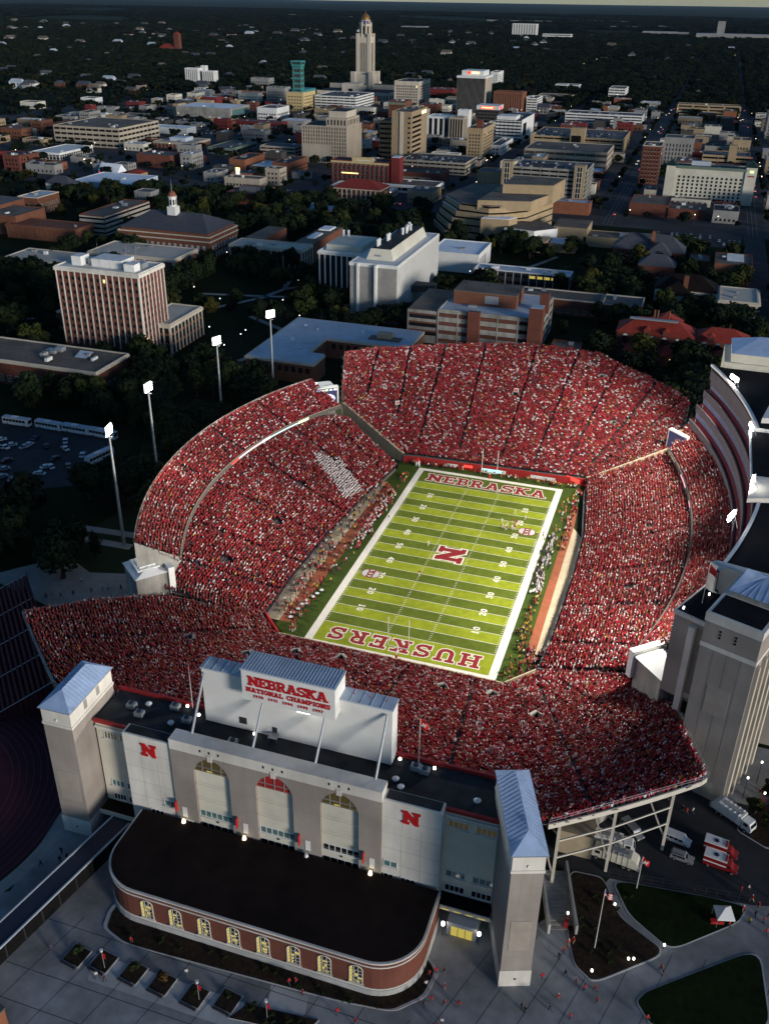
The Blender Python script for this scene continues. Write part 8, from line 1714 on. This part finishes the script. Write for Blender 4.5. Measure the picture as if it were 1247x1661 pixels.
line_up(16, lambda: rnd.gauss(-30.4, .9), lambda: rnd.uniform(-32, -8), ['red', 'yellow', 'white', 'dark'], 'bystander along the near part of the left sideline', 'near part of the left sideline')
line_up(16, lambda: rnd.gauss(-31, .5), lambda: rnd.uniform(-54, -38), ['homeplayer', 'red'], 'cheer squad member at the near left field corner', 'cheer squad at the near left corner')
line_up(44, lambda: rnd.gauss(28.9, .8), lambda: rnd.uniform(-12, 20), ['awayplayer', 'awayplayer', 'awayplayer', 'navy'], 'visiting team member in white along the right sideline', 'visiting team on the right sideline')
line_up(14, lambda: rnd.gauss(29.3, .8), lambda: rnd.uniform(22, 50), ['orange', 'white', 'red', 'yellow'], 'bystander at the far end of the right sideline', 'far end of the right sideline')
line_up(22, lambda: rnd.gauss(29.2, .8), lambda: rnd.uniform(-54, -16), ['yellow', 'yellow', 'red', 'dark'], 'steward in yellow or red along the near right sideline', 'near part of the right sideline')
line_up(16, lambda: rnd.uniform(-24, 26), lambda: rnd.uniform(58.2, 59.6), ['yellow', 'orange', 'red', 'dark'], 'photographer or steward behind the far end line', 'behind the far end line')
sl = []
for n, fx, fy, pk in ((120, lambda: rnd.gauss(-29.6, 1.1), lambda: rnd.uniform(-8, 34), (.1, .5, .85, .87, .86)), (70, lambda: rnd.uniform(-34, -31.6), lambda: rnd.uniform(-50, 45), (.985, .99, .1, .5)), (150, lambda: rnd.uniform(-40, -35), lambda: rnd.uniform(-46, 40), (.1, .5, .92, .86, .99)), (60, lambda: rnd.gauss(29, .9), lambda: rnd.uniform(-16, 22), (.85, .86, .87, .94)), (70, lambda: rnd.uniform(31.2, 33.6), lambda: rnd.uniform(14, 56), (.99, .1, .5, .86, .92)), (50, lambda: rnd.gauss(29.6, .8), lambda: rnd.uniform(-56, -14), (.99, .995, .1, .92)), (60, lambda: rnd.uniform(31, 37), lambda: rnd.uniform(-56, -40), (.1, .86, .5, .92)), (60, lambda: rnd.uniform(-30, 31), lambda: rnd.uniform(58, 60), (.99, .1, .92, .86))):
    for _ in range(n): sl.append((fx(), fy(), .03, rnd.uniform(0, 6.28), rnd.choice(pk), rnd.random(), 1.1, 1.1, 1))
instancer('sideline_crowd', sl, crowd_protos, label='staff, photographers and band members crowding both sidelines of the field', cat='crowd')
for x0, y0, x1, y1 in ((27.6, -13.5, 29.8, -10.5), (29.8, -10.5, 29.2, -7.0)):
    t = empty('team_bench', (x0, y0, .03), math.atan2(y1 - y0, x1 - x0), label='white team bench on the right sideline, %s leg of the angle' % ('near' if y0 < -11 else 'far'), cat='bench', group='white benches on the right sideline'); L = math.hypot(x1 - x0, y1 - y0)
    MB().box(0, L, -.25, .25, .38, .46).build('seat', 'white', t); MB().box(0, L, .25, .31, .46, .95).build('backrest', 'white', t)
    for xx in (.2, L - .2): MB().box(xx - .05, xx + .05, -.22, .22, 0, .38).build('leg', 'metal', t)
for k, (x, y) in enumerate(((-34, -46), (-33.2, -43.6), (-33, -41), (-32.4, -38.8), (-31.6, -36.6), (-31, -34.6), (-30.4, -32.6), (-32.0, -40.4), (-33.6, -48))):
    o = MB().tube((0, 0, 0), (0, 0, .5), .55, .6, 14); o.tube((0, 0, .5), (0, 0, .56), .62, .62, 14, 1); d_ = tag(o.build('drum', ['darkmetal', 'white'], None, (x, y, .03)), 'white topped drum in a row at the near left field corner', 'drum', 'drums at the near left corner')
t = empty('inflatable_figure', (-27.6, 57.6, .03), label='white and red inflatable mascot arch at the far left field corner', cat='inflatable'); t['label'] = 'white and red banner figure at the far left field corner'
MB().tube((-.6, 0, 0), (-.3, 0, 2.2), .3, .5, 8).tube((.6, 0, 0), (.3, 0, 2.2), .3, .5, 8).build('banner_leg', 'white', t); MB().tube((0, 0, 2.0), (0, 0, 3.4), .7, .35, 10).build('banner_top', 'red', t)

# ---------------------------------------------------------------- evening haze
hz = MB().box(-41000, 41000, -2000, 46000, -60, 175).build('haze', 'void')
hm_, hn, hl, hb = new_mat('evening_haze'); hn.remove(hb)
pv = N_(hn, 'ShaderNodeVolumePrincipled'); pv.inputs['Density'].default_value = 0.000004; pv.inputs["Color"].default_value = (.45, .68, 1.0, 1); pv.inputs['Anisotropy'].default_value = 0.0
hl.new(pv.outputs[0], hn['Material Output'].inputs['Volume']); hz.data.materials.clear(); hz.data.materials.append(hm_); tag(hz, 'thin blue evening haze over the city', 'haze', None, 'stuff')
